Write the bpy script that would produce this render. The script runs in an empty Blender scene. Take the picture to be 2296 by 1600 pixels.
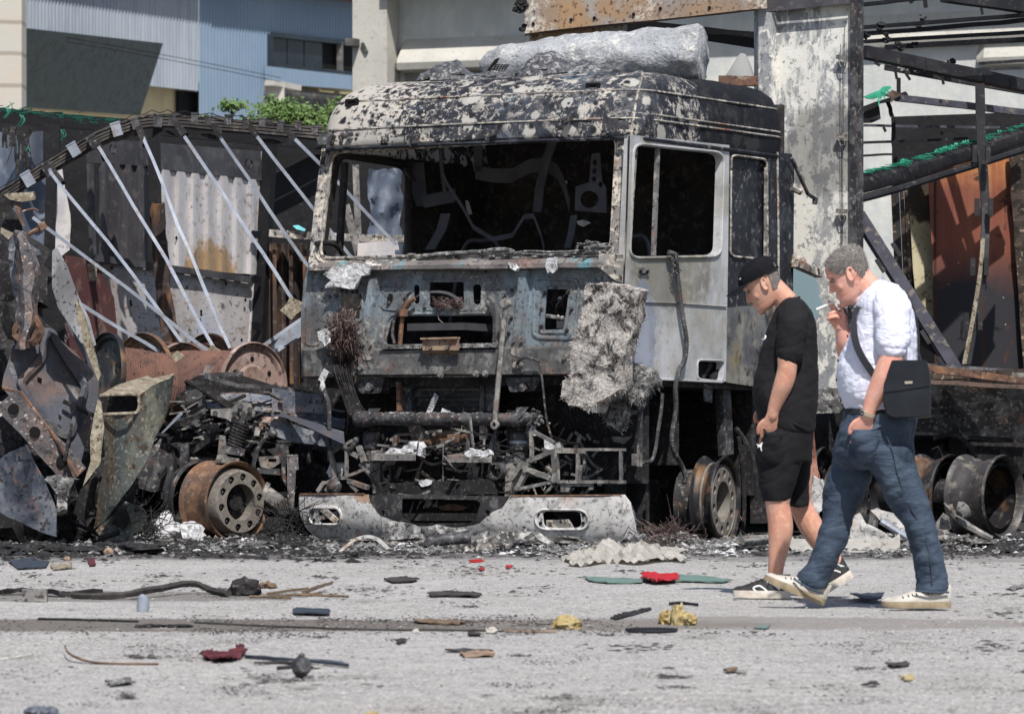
import bpy, bmesh, math, random
from mathutils import Vector, Matrix, noise
from mathutils.geometry import tessellate_polygon
R = math.radians
rnd = random.Random(7)
SC = bpy.context.scene
COL = SC.collection
# ---------------- camera, sky, sun, exposure ----------------
F, CX, HY, CH = 11500.0, 1147.5, 870.0, 1.05      # focal length and horizon in photo units (2295 wide)
cam = bpy.data.objects.new('camera', bpy.data.cameras.new('camera'))
COL.objects.link(cam); SC.camera = cam
cam.location = (0, 0, CH); cam.rotation_euler = (R(90), 0, 0)
cam.data.sensor_width = 36; cam.data.lens = F / 2295 * 36
cam.data.shift_y = (HY - 800) / 2295
cam.data.clip_start = 0.5; cam.data.clip_end = 2000
cam.data.dof.use_dof = True; cam.data.dof.focus_distance = 33.0; cam.data.dof.aperture_fstop = 9.0
SUNV = Vector((-0.13, 0.70, -1.0)).normalized()     # the way the light travels
w = bpy.data.worlds.new('World'); SC.world = w; w.use_nodes = True
nt = w.node_tree; bg = nt.nodes['Background']; sk = nt.nodes.new('ShaderNodeTexSky')
sk.sky_type = 'NISHITA'; sk.sun_disc = False
sk.sun_elevation = math.asin(-SUNV.z); sk.sun_rotation = math.atan2(-SUNV.x, -SUNV.y)
sk.air_density = 1.0; sk.dust_density = 1.5
nt.links.new(sk.outputs[0], bg.inputs[0]); bg.inputs[1].default_value = 0.10
sl = bpy.data.lights.new('sun', 'SUN'); sl.energy = 5.0; sl.angle = R(0.5); sl.color = (1, .965, .91)
so = bpy.data.objects.new('sun', sl); COL.objects.link(so)
so.rotation_euler = SUNV.to_track_quat('-Z', 'Y').to_euler(); so.location = (3, -5, 20)
SC.view_settings.view_transform = 'Standard'; SC.view_settings.look = 'None'
SC.view_settings.exposure = 0.24; SC.view_settings.gamma = 1
# ---------------- photo units to points ----------------
def P(px, py, Y): return Vector(((px - CX) / F * Y, Y, CH - (py - HY) / F * Y))
def G(px, py, z=0):
    Y = F * (CH - z) / (py - HY); return Vector(((px - CX) / F * Y, Y, z))
def ray(px, py): return Vector(((px - CX) / F, 1.0, -(py - HY) / F))
CAMP = Vector((0, 0, CH))
def hit(px, py, o, n):
    d = ray(px, py); return CAMP + d * ((o - CAMP).dot(n) / d.dot(n))
cA = lambda x, y: (684.7 + .3362 * x, 62.2 + .3362 * y)
cB = lambda x, y: (647.4 + .3525 * x, 547.8 + .3525 * y)
cC = lambda x, y: (647.4 + .3525 * x, 809.2 + .3525 * y)
cD = lambda x, y: (1307.2 + .4085 * x, 280.1 + .4085 * y)
cE = lambda x, y: (1606 + .27235 * x, 535.3 + .27235 * y)
cF = lambda x, y: (1606 + .31123 * x, 902.6 + .31123 * y)
cG = lambda x, y: (1369.4 + .40315 * x, 809.2 + .40315 * y)
cH = lambda x, y: (.3362 * x, .3362 * y)
cI = lambda x, y: (1369.4 + .40315 * x, .40315 * y)
cJ = lambda x, y: (.3362 * x, 410.8 + .3362 * y)
cK = lambda x, y: (.38905 * x, 684.7 + .38905 * y)
# ---------------- materials ----------------
def C(r, g, b):
    f = lambda c: (c / 255 / 12.92) if c / 255 <= .04045 else ((c / 255 + .055) / 1.055) ** 2.4
    return (f(r), f(g), f(b), 1)
MATS = {}
def mat(name, base, layers=(), rough=.75, metal=0., bump=(), spec=.3, crisp=False):
    """layers: (kind, scale, lo, hi, colour[, options]); laid one over the other"""
    m = bpy.data.materials.new(name); m.use_nodes = True; t = m.node_tree; N = t.nodes; Lk = t.links.new
    b = N['Principled BSDF']; tc = N.new('ShaderNodeTexCoord')
    rr = random.Random(name)
    def tex(kind, scale, o):
        mp = N.new('ShaderNodeMapping'); Lk(tc.outputs['Object'], mp.inputs[0])
        mp.inputs['Location'].default_value = [rr.uniform(-9, 9) for _ in range(3)]
        mp.inputs['Scale'].default_value = o.get('st', (1, 1, 1))
        src = mp.outputs[0]
        if o.get('warp'):
            nz = N.new('ShaderNodeTexNoise'); nz.inputs['Scale'].default_value = o.get('ws', scale * 1.5); nz.inputs['Detail'].default_value = 4
            Lk(src, nz.inputs[0]); vm = N.new('ShaderNodeVectorMath'); vm.operation = 'MULTIPLY_ADD'
            Lk(nz.outputs['Color'], vm.inputs[0]); vm.inputs[1].default_value = [o['warp']] * 3; Lk(src, vm.inputs[2]); src = vm.outputs[0]
        if kind == 'n':
            x = N.new('ShaderNodeTexNoise'); x.inputs['Scale'].default_value = scale
            x.inputs['Detail'].default_value = o.get('det', 6); x.inputs['Roughness'].default_value = o.get('ro', .6)
            x.inputs['Distortion'].default_value = o.get('di', .3); Lk(src, x.inputs[0]); return x.outputs[0]
        if kind in ('spot', 'cell'):
            x = N.new('ShaderNodeTexVoronoi'); x.inputs['Scale'].default_value = scale; Lk(src, x.inputs[0])
            if kind == 'spot':
                sp = N.new('ShaderNodeSeparateColor'); Lk(x.outputs['Color'], sp.inputs[0])
                g = N.new('ShaderNodeMath'); g.operation = 'GREATER_THAN'; Lk(sp.outputs[0], g.inputs[0]); g.inputs[1].default_value = o.get('keep', .6)
                i = N.new('ShaderNodeMath'); i.operation = 'MULTIPLY_ADD'; Lk(x.outputs['Distance'], i.inputs[0]); i.inputs[1].default_value = -1; i.inputs[2].default_value = 1
                mu = N.new('ShaderNodeMath'); mu.operation = 'MULTIPLY'; Lk(g.outputs[0], mu.inputs[0]); Lk(i.outputs[0], mu.inputs[1]); return mu.outputs[0]
            x.feature = 'DISTANCE_TO_EDGE'; return x.outputs['Distance']
        if kind == 'w':
            x = N.new('ShaderNodeTexWave'); x.inputs['Scale'].default_value = scale; x.bands_direction = o.get('dir', 'X')
            x.inputs['Distortion'].default_value = o.get('di', 0); x.inputs['Detail'].default_value = o.get('det', 2); x.inputs['Detail Scale'].default_value = 1.5
            Lk(src, x.inputs[0]); return x.outputs[1]
        if kind == 'at':      # a stain or patch with its own place
            mp.inputs['Location'].default_value = [0, 0, 0]; mp.inputs['Scale'].default_value = (1, 1, 1)
            vm = N.new('ShaderNodeVectorMath'); vm.operation = 'SUBTRACT'; Lk(mp.outputs[0], vm.inputs[0]); vm.inputs[1].default_value = o['c']
            v2 = N.new('ShaderNodeVectorMath'); v2.operation = 'DIVIDE'; Lk(vm.outputs[0], v2.inputs[0]); v2.inputs[1].default_value = o['r']
            ln = N.new('ShaderNodeVectorMath'); ln.operation = 'LENGTH'; Lk(v2.outputs[0], ln.inputs[0])
            nz = N.new('ShaderNodeTexNoise'); nz.inputs['Scale'].default_value = scale; nz.inputs['Detail'].default_value = 8; nz.inputs['Roughness'].default_value = .7; Lk(tc.outputs['Object'], nz.inputs[0])
            a = N.new('ShaderNodeMath'); a.operation = 'MULTIPLY_ADD'; Lk(nz.outputs[0], a.inputs[0]); a.inputs[1].default_value = o.get('nz', 1.6); Lk(ln.outputs['Value'], a.inputs[2])
            s = N.new('ShaderNodeMath'); s.operation = 'MULTIPLY_ADD'; Lk(a.outputs[0], s.inputs[0]); s.inputs[1].default_value = -1; s.inputs[2].default_value = 1 + o.get('nz', 1.6) * .5 + .5; return s.outputs[0]
    rgb = N.new('ShaderNodeRGB'); rgb.outputs[0].default_value = base; cur = rgb.outputs[0]; facs = []
    for l in layers:
        o = l[5] if len(l) > 5 else {}
        v = tex(l[0], l[1], o)
        mr = N.new('ShaderNodeMapRange'); Lk(v, mr.inputs[0]); mr.inputs[1].default_value = l[2]; mr.inputs[2].default_value = l[3]
        if l[0] == 'n' and not crisp: md_ = (l[2] + l[3]) / 2; hw_ = (l[3] - l[2]) * .85; mr.inputs[1].default_value = md_ - hw_; mr.inputs[2].default_value = md_ + hw_
        mr.inputs[4].default_value = o.get('max', 1.0)
        fac = mr.outputs[0]
        if o.get('mask'):     # limit by a broad noise
            ms = tex('n', o['mask'][0], {'det': 3}); m2 = N.new('ShaderNodeMapRange'); Lk(ms, m2.inputs[0]); m2.inputs[1].default_value = o['mask'][1]; m2.inputs[2].default_value = o['mask'][2]
            mm = N.new('ShaderNodeMath'); mm.operation = 'MULTIPLY'; Lk(fac, mm.inputs[0]); Lk(m2.outputs[0], mm.inputs[1]); fac = mm.outputs[0]
        mx = N.new('ShaderNodeMix'); mx.data_type = 'RGBA'; Lk(fac, mx.inputs[0]); Lk(cur, mx.inputs[6]); mx.inputs[7].default_value = l[4]; cur = mx.outputs[2]
        facs.append((fac, o))
    Lk(cur, b.inputs['Base Color'])
    b.inputs['Roughness'].default_value = rough; b.inputs['Metallic'].default_value = metal
    b.inputs['Specular IOR Level'].default_value = spec
    prev = None
    for (kind, scale, strength, dist, *o) in bump:
        v = tex(kind, scale, o[0] if o else {}); bn = N.new('ShaderNodeBump'); bn.inputs['Strength'].default_value = strength; bn.inputs['Distance'].default_value = dist
        Lk(v, bn.inputs['Height'])
        if prev: Lk(prev, bn.inputs['Normal'])
        prev = bn.outputs[0]
    if prev: Lk(prev, b.inputs['Normal'])
    MATS[name] = m; return m
# ---------------- mesh building ----------------
def frame_from(x, n):
    x = x.normalized(); z = n - x * n.dot(x)
    if z.length < 1e-6: z = Vector((0, 0, 1)) - x * x.z
    if z.length < 1e-6: z = Vector((0, 1, 0))
    z.normalize(); return x, z.cross(x), z
class MB:
    def __init__(s): s.bm = bmesh.new()
    def v(s, p): return s.bm.verts.new(p)
    def face(s, pts): 
        try: s.bm.faces.new([s.v(p) for p in pts])
        except ValueError: pass
    def box(s, c, size, ax=None):
        """c centre; size 3; ax (x,y,z axes)"""
        X, Y, Z = ax or (Vector((1, 0, 0)), Vector((0, 1, 0)), Vector((0, 0, 1)))
        vs = [s.v(c + X * (i * size[0] / 2) + Y * (j * size[1] / 2) + Z * (k * size[2] / 2)) for i in (-1, 1) for j in (-1, 1) for k in (-1, 1)]
        for f in ((0, 1, 3, 2), (4, 6, 7, 5), (0, 4, 5, 1), (2, 3, 7, 6), (0, 2, 6, 4), (1, 5, 7, 3)): s.bm.faces.new([vs[i] for i in f])
        return s
    def beam(s, a, b, w, h, up=Vector((0, 0, 1)), seg=1, bend=0, w2=None):
        """a bar from a to b, w across, h along up"""
        X, Y, Z = frame_from(b - a, up); rings = []
        for i in range(seg + 1):
            t = i / seg; p = a.lerp(b, t)
            if bend: p = p + (Y * noise.noise(Vector((t * 3, a.x * 7, 1.3))) + Z * noise.noise(Vector((t * 3, a.z * 5, 7.7)))) * bend
            ww = w + ((w2 or w) - w) * t
            rings.append([s.v(p + Y * (ww / 2 * q) + Z * (h / 2 * r)) for q, r in ((-1, -1), (1, -1), (1, 1), (-1, 1))])
        for i in range(seg):
            for k in range(4): s.bm.faces.new([rings[i][k], rings[i][(k + 1) % 4], rings[i + 1][(k + 1) % 4], rings[i + 1][k]])
        s.bm.faces.new(rings[0][::-1]); s.bm.faces.new(rings[-1]); return s
    def tube(s, pts, r, n=8, caps=True, closed=False):
        pts = [Vector(p) for p in pts]; m = len(pts); rings = []; prev = None
        for i, p in enumerate(pts):
            if closed: d = pts[(i + 1) % m] - pts[i - 1]
            else: d = pts[min(i + 1, m - 1)] - pts[max(i - 1, 0)]
            if d.length < 1e-9: d = Vector((0, 0, 1))
            d.normalize()
            if prev is None:
                u = d.orthogonal().normalized()
            else:
                u = prev - d * prev.dot(d)
                u = u.normalized() if u.length > 1e-6 else d.orthogonal().normalized()
            prev = u; vv = d.cross(u); rr = r[i] if isinstance(r, (list, tuple)) else r
            rings.append([s.v(p + (u * math.cos(a) + vv * math.sin(a)) * rr) for a in [2 * math.pi * k / n for k in range(n)]])
        for i in range(m if closed else m - 1):
            A, B = rings[i], rings[(i + 1) % m]
            for k in range(n): s.bm.faces.new([A[k], A[(k + 1) % n], B[(k + 1) % n], B[k]])
        if caps and not closed and n > 2: s.bm.faces.new(rings[0][::-1]); s.bm.faces.new(rings[-1])
        return s
    def ribbon(s, pts, wv, t=.003):
        """flat strap through pts, width vector wv"""
        k = len(pts); A = []
        for i, p in enumerate(pts):
            d = (pts[min(i + 1, k - 1)] - pts[max(i - 1, 0)]).normalized(); W = wv[i] if isinstance(wv, list) else wv
            nn = d.cross(W); nn = nn.normalized() * t if nn.length > 1e-6 else Vector((0, t, 0))
            A.append([s.v(p - W / 2 - nn / 2), s.v(p + W / 2 - nn / 2), s.v(p + W / 2 + nn / 2), s.v(p - W / 2 + nn / 2)])
        for i in range(k - 1):
            for j in range(4): s.bm.faces.new([A[i][j], A[i][(j + 1) % 4], A[i + 1][(j + 1) % 4], A[i + 1][j]])
        s.bm.faces.new(A[0][::-1]); s.bm.faces.new(A[-1]); return s
    def lathe(s, prof, o, ax, n=32, up=None, a0=0, a1=2 * math.pi, close=False):
        """prof [(r, h)] about axis ax from o"""
        ax = ax.normalized(); u = (up - ax * up.dot(ax)).normalized() if up else ax.orthogonal().normalized(); vv = ax.cross(u); full = abs(a1 - a0 - 2 * math.pi) < 1e-6
        cnt = n if full else n + 1; rings = []
        for (r, h) in prof:
            if r < 1e-6: rings.append([s.v(o + ax * h)]); continue
            rings.append([s.v(o + ax * h + (u * math.cos(a) + vv * math.sin(a)) * r) for a in [a0 + (a1 - a0) * k / n for k in range(cnt)]])
        prs = list(zip(rings, rings[1:])) + ([(rings[-1], rings[0])] if close else [])
        for A, B in prs:
            for k in range(n):
                k2 = (k + 1) % cnt
                try:
                    if len(A) == 1 and len(B) > 1: s.bm.faces.new([A[0], B[k2], B[k]])
                    elif len(B) == 1 and len(A) > 1: s.bm.faces.new([A[k], A[k2], B[0]])
                    elif len(A) > 1: s.bm.faces.new([A[k], A[k2], B[k2], B[k]])
                except ValueError: pass
        return s
    def sheet(s, outer, holes=(), t=.02, n=None, cut=0, bend=None):
        """a plate with this outline and holes, t thick along n (default away from the camera); cut: grid size for bending"""
        loops = [[Vector(p) for p in outer]] + [[Vector(p) for p in h] for h in holes]
        if n is None:
            a = Vector((0, 0, 0)); L0 = loops[0]
            for i in range(len(L0)): a += L0[i].cross(L0[(i + 1) % len(L0)])
            n = a.normalized()
            if n.y < 0: n = -n
        n = n.normalized(); bm = bmesh.new()
        flat = [p for l in loops for p in l]; vs = [bm.verts.new(p) for p in flat]
        for tri in tessellate_polygon(loops):
            try: bm.faces.new([vs[i] for i in tri])
            except ValueError: pass
        if cut:
            us = [Vector((1, 0, 0)), Vector((0, 0, 1)), Vector((0, 1, 0))]
            for ax in us:
                if abs(ax.dot(n)) > .9: continue
                lo = min(p.dot(ax) for p in flat); hi = max(p.dot(ax) for p in flat); c = lo + cut
                while c < hi:
                    bmesh.ops.bisect_plane(bm, geom=bm.verts[:] + bm.edges[:] + bm.faces[:], plane_co=ax * c, plane_no=ax, dist=1e-5); c += cut
        bmesh.ops.recalc_face_normals(bm, faces=bm.faces[:])
        bm.normal_update()
        if t:
            back = {v: bm.verts.new(v.co + n * t) for v in bm.verts[:]}
            be = [e for e in bm.edges if len(e.link_faces) == 1]; fs = bm.faces[:]
            for f in fs: bm.faces.new([back[v] for v in reversed(f.verts)])
            for e in be:
                a, b = e.verts; bm.faces.new([a, b, back[b], back[a]])
        if bend:
            for v in bm.verts: v.co = bend(v.co)
        s.merge(bm); return s
    def merge(s, bm):
        me = bpy.data.meshes.new('tmp'); bm.to_mesh(me); bm.free(); s.bm.from_mesh(me); bpy.data.meshes.remove(me)
    def grid(s, f, nu, nv, t=0, cu=False, cv=False, n=None):
        V = [[s.v(f(i / nu, j / nv)) for j in range(nv + (0 if cv else 1))] for i in range(nu + (0 if cu else 1))]
        for i in range(nu):
            for j in range(nv):
                i2 = (i + 1) % len(V); j2 = (j + 1) % len(V[0])
                s.bm.faces.new([V[i][j], V[i2][j], V[i2][j2], V[i][j2]])
        return s
    def loft(s, rings, caps=True):
        """rings: lists of points of equal count"""
        Vs = [[s.v(p) for p in r] for r in rings]; m = len(Vs[0])
        for A, B in zip(Vs, Vs[1:]):
            for k in range(m): s.bm.faces.new([A[k], A[(k + 1) % m], B[(k + 1) % m], B[k]])
        if caps: s.bm.faces.new(Vs[0][::-1]); s.bm.faces.new(Vs[-1])
        return s
    def ball(s, c, r, sub=2, amp=0, freq=3, sc=(1, 1, 1), seed=0, ax=None):
        bm = bmesh.new(); bmesh.ops.create_icosphere(bm, subdivisions=sub, radius=1)
        X, Y, Z = ax or (Vector((1, 0, 0)), Vector((0, 1, 0)), Vector((0, 0, 1)))
        for v in bm.verts:
            d = v.co.normalized(); k = 1 + amp * noise.fractal(d * freq + Vector((seed, seed * 1.7, -seed)), .8, 2.0, 4)
            q = d * r * k; v.co = c + X * (q.x * sc[0]) + Y * (q.y * sc[1]) + Z * (q.z * sc[2])
        s.merge(bm); return s
    def warp(s, amp, scale, seed=0):
        for v in s.bm.verts:
            q = v.co * scale + Vector((seed * 3.1, seed, -seed)); v.co += Vector((noise.fractal(q, .9, 2., 3), noise.fractal(q + Vector((31, 7, 3)), .9, 2., 3), noise.fractal(q + Vector((-9, 17, 23)), .9, 2., 3))) * amp
        return s
    def sub(s, cuts=1):
        bmesh.ops.subdivide_edges(s.bm, edges=s.bm.edges[:], cuts=cuts, use_grid_fill=True); return s
def srgb(*a): return C(*a)
def root_of(o):
    while o.parent: o = o.parent
    return o
def finish_mesh(me, angle=38):
    me.polygons.foreach_set('use_smooth', [True] * len(me.polygons))
    try: me.set_sharp_from_angle(angle=R(angle))
    except Exception: pass
def tag(o, label, cat, group=None, kind=None):
    if label: o['label'] = label
    if cat: o['category'] = cat
    if group: o['group'] = group
    if kind: o['kind'] = kind
    return o
WORLD = {}
def thing(name, label, cat, o=(0, 0, 0), ax=None, group=None):
    e = bpy.data.objects.new(name, None); COL.objects.link(e); e.empty_display_size = .2
    Mx = Matrix.Translation(Vector(o))
    if ax:
        X, Y, Z = ax; r3 = Matrix((X, Y, Z)).transposed().to_4x4(); Mx = Mx @ r3
    e.matrix_world = Mx; WORLD[e.name] = Mx.copy(); e.rotation_mode = 'XYZ'
    return tag(e, label, cat, group)
SPLIT = set('hanging_strap stiffening_rib mount_bracket visor_bracket visor_mount bolt drain_hole roof_slot latch_bracket pressed_rim window_rim bright_spot arm_stub door_handle ledge eave pane wire_bundle_ bracket lug slat stay clip nut louvre tread lace radiator_frame mudguard_stay pale_panel clamp underbody_block hanging_hose lifting_eye lamp_remains ash_heap lamp_ring slot side_stripe grab_handle hem'.split())
def pieces(bm, tol=.012):
    """groups of faces that hang together or touch"""
    bm.verts.index_update(); par = list(range(len(bm.verts)))
    def fd(i):
        while par[i] != i: par[i] = par[par[i]]; i = par[i]
        return i
    for e in bm.edges: par[fd(e.verts[0].index)] = fd(e.verts[1].index)
    comp = {}
    for v in bm.verts: comp.setdefault(fd(v.index), []).append(v)
    cs = list(comp.values()); bb = [[(min(v.co[k] for v in c) - tol, max(v.co[k] for v in c) + tol) for k in range(3)] for c in cs]; gp = list(range(len(cs)))
    def gf(i):
        while gp[i] != i: i = gp[i]
        return i
    for i in range(len(cs)):
        for j in range(i):
            if all(bb[i][k][0] < bb[j][k][1] and bb[j][k][0] < bb[i][k][1] for k in range(3)): gp[gf(i)] = gf(j)
    out = {}
    for i, c in enumerate(cs): out.setdefault(gf(i), []).extend(c)
    return list(out.values())
def obj(name, mb, m, parent=None, label=None, cat=None, group=None, kind=None, o=None, angle=38, recalc=True):
    if parent is not None and name in SPLIT:
        ps = pieces(mb.bm)
        if 1 < len(ps) <= 60:
            last = None
            for vs in ps:
                nb = MB(); mp = {v: nb.bm.verts.new(v.co) for v in vs}
                for f in {f for v in vs for f in v.link_faces}: nb.bm.faces.new([mp[v] for v in f.verts])
                last = obj1(name, nb, m, parent, label, None, None, kind, None, angle, recalc)
            mb.bm.free(); return last
    return obj1(name, mb, m, parent, label, cat, group, kind, o, angle, recalc)
def obj1(name, mb, m, parent=None, label=None, cat=None, group=None, kind=None, o=None, angle=38, recalc=True):
    """link what was built (in world space) as one mesh; parts take the frame of their thing"""
    if recalc: bmesh.ops.recalc_face_normals(mb.bm, faces=mb.bm.faces[:])
    me = bpy.data.meshes.new(name); ob = bpy.data.objects.new(name, me); COL.objects.link(ob)
    if parent is not None:
        Mx = WORLD[parent.name]; mb.bm.transform(Mx.inverted()); ob.parent = parent; WORLD[ob.name] = Mx
        if parent.type == 'MESH' and not parent.parent and parent.matrix_basis != Mx: pass
    else:
        if o is None:
            vs = mb.bm.verts; k = max(1, len(vs)); o = Vector((sum(v.co.x for v in vs) / k, sum(v.co.y for v in vs) / k, min([v.co.z for v in vs] or [0])))
        Mx = Matrix.Translation(o); mb.bm.transform(Mx.inverted()); ob.location = o; WORLD[ob.name] = Mx
    mb.bm.to_mesh(me); mb.bm.free(); finish_mesh(me, angle)
    me.materials.append(MATS[m] if isinstance(m, str) else m)
    if name in ('green_netting', 'wire_bundle', 'charred_end', 'tyre_wire', 'hanging_wires') and parent is not None: kind = 'stuff'
    tag(ob, label, cat, group, kind); return ob
def V3(*a): return Vector(a)
def curve(pts, k=6):
    """smooth path through pts"""
    out = []; n = len(pts)
    for i in range(n - 1):
        p0, p1, p2, p3 = pts[max(i - 1, 0)], pts[i], pts[i + 1], pts[min(i + 2, n - 1)]
        for j in range(k):
            t = j / k; out.append(.5 * ((2 * p1) + (p2 - p0) * t + (2 * p0 - 5 * p1 + 4 * p2 - p3) * t * t + (3 * p1 - p0 - 3 * p2 + p3) * t ** 3))
    out.append(pts[-1]); return out
def rrect(x0, y0, x1, y1, r, k=4):
    """rounded rectangle outline in 2D"""
    o = []
    for cx, cy, a in ((x1 - r, y0 + r, -90), (x1 - r, y1 - r, 0), (x0 + r, y1 - r, 90), (x0 + r, y0 + r, 180)):
        for i in range(k + 1): b = R(a + 90 * i / k); o.append((cx + r * math.cos(b), cy + r * math.sin(b)))
    return o
def rquad(q, r=12, k=4):
    """round the corners of any polygon (2D)"""
    o = []; n = len(q)
    for i in range(n):
        p = Vector(q[i]); a = Vector(q[i - 1]) - p; b = Vector(q[(i + 1) % n]) - p
        rr = min(r, a.length / 2.1, b.length / 2.1); s = p + a.normalized() * rr; e = p + b.normalized() * rr
        for j in range(k + 1):
            t = j / k; o.append(tuple(s * (1 - t) ** 2 + p * 2 * t * (1 - t) + e * t * t))
    return o
cL = lambda x, y: (1867.4 + .18674 * x, .18674 * y)
cM = lambda x, y: (1898.5 + .38905 * x, 249 + .38905 * y)
cN = lambda x, y: (778.1 + .27111 * x, .27111 * y)
cO = lambda x, y: (.31123 * x, 373.5 + .31123 * y)
# ---------------- materials ----------------
mat('ground', C(160, 158, 157), [
    ('n', .35, .40, .62, C(146, 144, 143)), ('n', .9, .50, .66, C(136, 131, 127), {'max': .6, 'ro': .7}), ('n', 2.6, .56, .66, C(122, 118, 114), {'max': .5, 'ro': .75, 'st': (.5, 1, 1)}), ('n', 1.3, .45, .7, C(158, 154, 150), {'max': .6, 'st': (1, .35, 1)}),
    ('n', 6, .52, .66, C(118, 117, 118), {'max': .6, 'st': (.6, 1, 1)}), ('n', 38, .56, .66, C(172, 168, 162), {'max': .55}),
    ('n', 60, .60, .68, C(92, 90, 90), {'max': .7}), 
    ('spot', 14, .93, .96, C(105, 102, 100), {'keep': .86, 'warp': .03}),
    ('n', 5, .54, .64, C(112, 108, 106), {'max': .6, 'st': (1, .5, 1), 'mask': (.25, .42, .58), 'ro': .75}),
    ('n', 24, .52, .60, C(118, 114, 112), {'max': .8, 'st': (1, .3, 1), 'ro': .7}), ('n', 90, .54, .6, C(190, 188, 184), {'max': .8, 'st': (1, .3, 1)}), ('n', 50, .56, .60, C(84, 82, 82), {'max': .8, 'st': (1, .4, 1), 'ro': .7, 'mask': (3, .45, .6)}),
    ('at', 3.5, .38, .56, C(92, 86, 80), {'c': (-1.3, 22.75, 0), 'r': (2.45, .62, 5), 'nz': .9, 'max': .9}),
    ('at', 3, .40, .52, C(96, 92, 88), {'c': (-2.2, 25.9, 0), 'r': (1.1, .7, 5), 'nz': 1.1, 'max': .75}),
    ('at', 2.5, .42, .55, C(118, 113, 108), {'c': (1.1, 22.9, 0), 'r': (1.3, .6, 5), 'nz': 1.2, 'max': .7}),
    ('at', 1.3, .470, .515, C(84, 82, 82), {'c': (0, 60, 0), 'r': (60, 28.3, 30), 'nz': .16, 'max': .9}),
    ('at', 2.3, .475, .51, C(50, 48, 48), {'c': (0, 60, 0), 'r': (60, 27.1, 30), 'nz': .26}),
], rough=.93, bump=[('n', 3, .25, .03), ('n', 45, .5, .012), ('n', 160, .4, .004)])
mat('blue_cladding', C(104, 122, 142), [('n', .5, .4, .65, C(124, 139, 155)), ('n', 3, .5, .7, C(104, 128, 150), {'st': (4, 4, .2)})], rough=.5, bump=[('n', 8, .1, .01)])
mat('grey_cladding', C(138, 146, 156), [('n', .6, .4, .65, C(152, 158, 166)), ('n', 3, .5, .7, C(122, 130, 142), {'st': (4, 4, .2)})], rough=.5)
mat('canopy_sheet', C(88, 100, 106), [('n', 1.2, .5, .8, C(84, 94, 98), {'st': (3, 3, .2)}), ('n', 4, .55, .75, C(48, 56, 60), {'st': (3, 3, .2)})], rough=.55)
mat('yellow_plaster', C(186, 172, 136), [('n', 2, .45, .7, C(160, 146, 116))], rough=.9)
mat('rusty_roof', C(120, 72, 56), [('n', 3, .45, .6, C(84, 52, 44))], rough=.9)
mat('window_dark', C(26, 32, 40), [('n', 1.5, .4, .7, C(44, 54, 66))], rough=.25)
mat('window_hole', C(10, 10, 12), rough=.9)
mat('stained_wall', C(92, 92, 92), [('n', 1.2, .4, .6, C(54, 54, 56)), ('n', 5, .5, .7, C(122, 118, 110))], rough=.9)
mat('limestone', C(180, 176, 168), [('n', 1.5, .45, .65, C(184, 174, 160)), ('w', .55, .93, .99, C(150, 142, 130), {'dir': 'Z', 'di': .4})], rough=.9, bump=[('n', 20, .3, .02)])
mat('concrete', C(194, 195, 192), [('n', .8, .4, .65, C(174, 177, 176)), ('n', 3.5, .5, .7, C(214, 210, 200), {'max': .7}), ('n', 3, .52, .7, C(168, 170, 168), {'st': (3, 3, .25), 'max': .5}), ('spot', 9, .93, .96, C(110, 108, 104), {'keep': .93})], rough=.9, bump=[('n', 9, .35, .02), ('n', 50, .2, .006)])
mat('concrete_shade', C(140, 140, 138), [('n', 2, .4, .65, C(122, 124, 124))], rough=.9, bump=[('n', 20, .3, .01)])  # greyer concrete: holds the painted shade under the ledge, also colours the cone
mat('concrete_light', C(184, 181, 173), [('n', 2, .4, .65, C(166, 163, 156)), ('n', 20, .6, .75, C(140, 134, 124))], rough=.9, bump=[('n', 20, .3, .01)])
mat('leaf', C(80, 100, 54), [('n', 3, .4, .6, C(108, 126, 76)), ('n', 9, .5, .7, C(60, 96, 38))], rough=.6)
mat('bark', C(80, 66, 52), [('n', 9, .4, .6, C(56, 46, 38))], rough=.9)
# ---------------- ground ----------------
g = MB(); xs = [-60, -12, -8] + [-6 + .4 * i for i in range(31)] + [8, 12, 60]; ys = [2, 8, 12] + [14 + .4 * i for i in range(61)] + [44, 60, 120, 420]
def gz(x, y):
    if not (-7 < x < 7 and 13 < y < 38.5): return 0
    return .012 * noise.noise(Vector((x * .7, y * .5, 0)))
VV = [[g.v(Vector((x * (1 if y < 60 else 3), y, gz(x, y)))) for y in ys] for x in xs]
for i in range(len(xs) - 1):
    for j in range(len(ys) - 1): g.bm.faces.new([VV[i][j], VV[i + 1][j], VV[i + 1][j + 1], VV[i][j + 1]])
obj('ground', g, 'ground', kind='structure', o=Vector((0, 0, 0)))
# ---------------- far factory with blue corrugated cladding ----------------
WO = P(445, 600, 110); WD = V3(.454, .891, 0).normalized(); WN = WD.cross(V3(0, 0, 1)) 
if WN.y > 0: WN = -WN
def wl(px, py, off=0): return hit(px, py, WO + WN * off, WN)
def corr(mb, x0, x1, top, bot, off=0, amp=.035, pitch=.13):
    """corrugated sheet on the wall between two photo columns; top and bot give the photo row of the edge at a column"""
    a = (wl(x0, 300, off) - WO).dot(WD); b = (wl(x1, 300, off) - WO).dot(WD); k = int((b - a) / pitch) * 4; rows = []
    for i in range(k + 1):
        s = a + (b - a) * i / k; q = WO + WD * s; px = CX + q.x / q.y * F
        d = (i % 4) in (1, 2)
        T, B = wl(px, top(px), off), wl(px, bot(px), off); o = WN * (amp if d else 0)
        rows.append((mb.v(T + o), mb.v(B + o)))
    for (a1, b1), (a2, b2) in zip(rows, rows[1:]): mb.bm.faces.new([a1, a2, b2, b1])
lin = lambda x0, y0, x1, y1: (lambda x: y0 + (y1 - y0) * (x - x0) / (x1 - x0))
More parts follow.
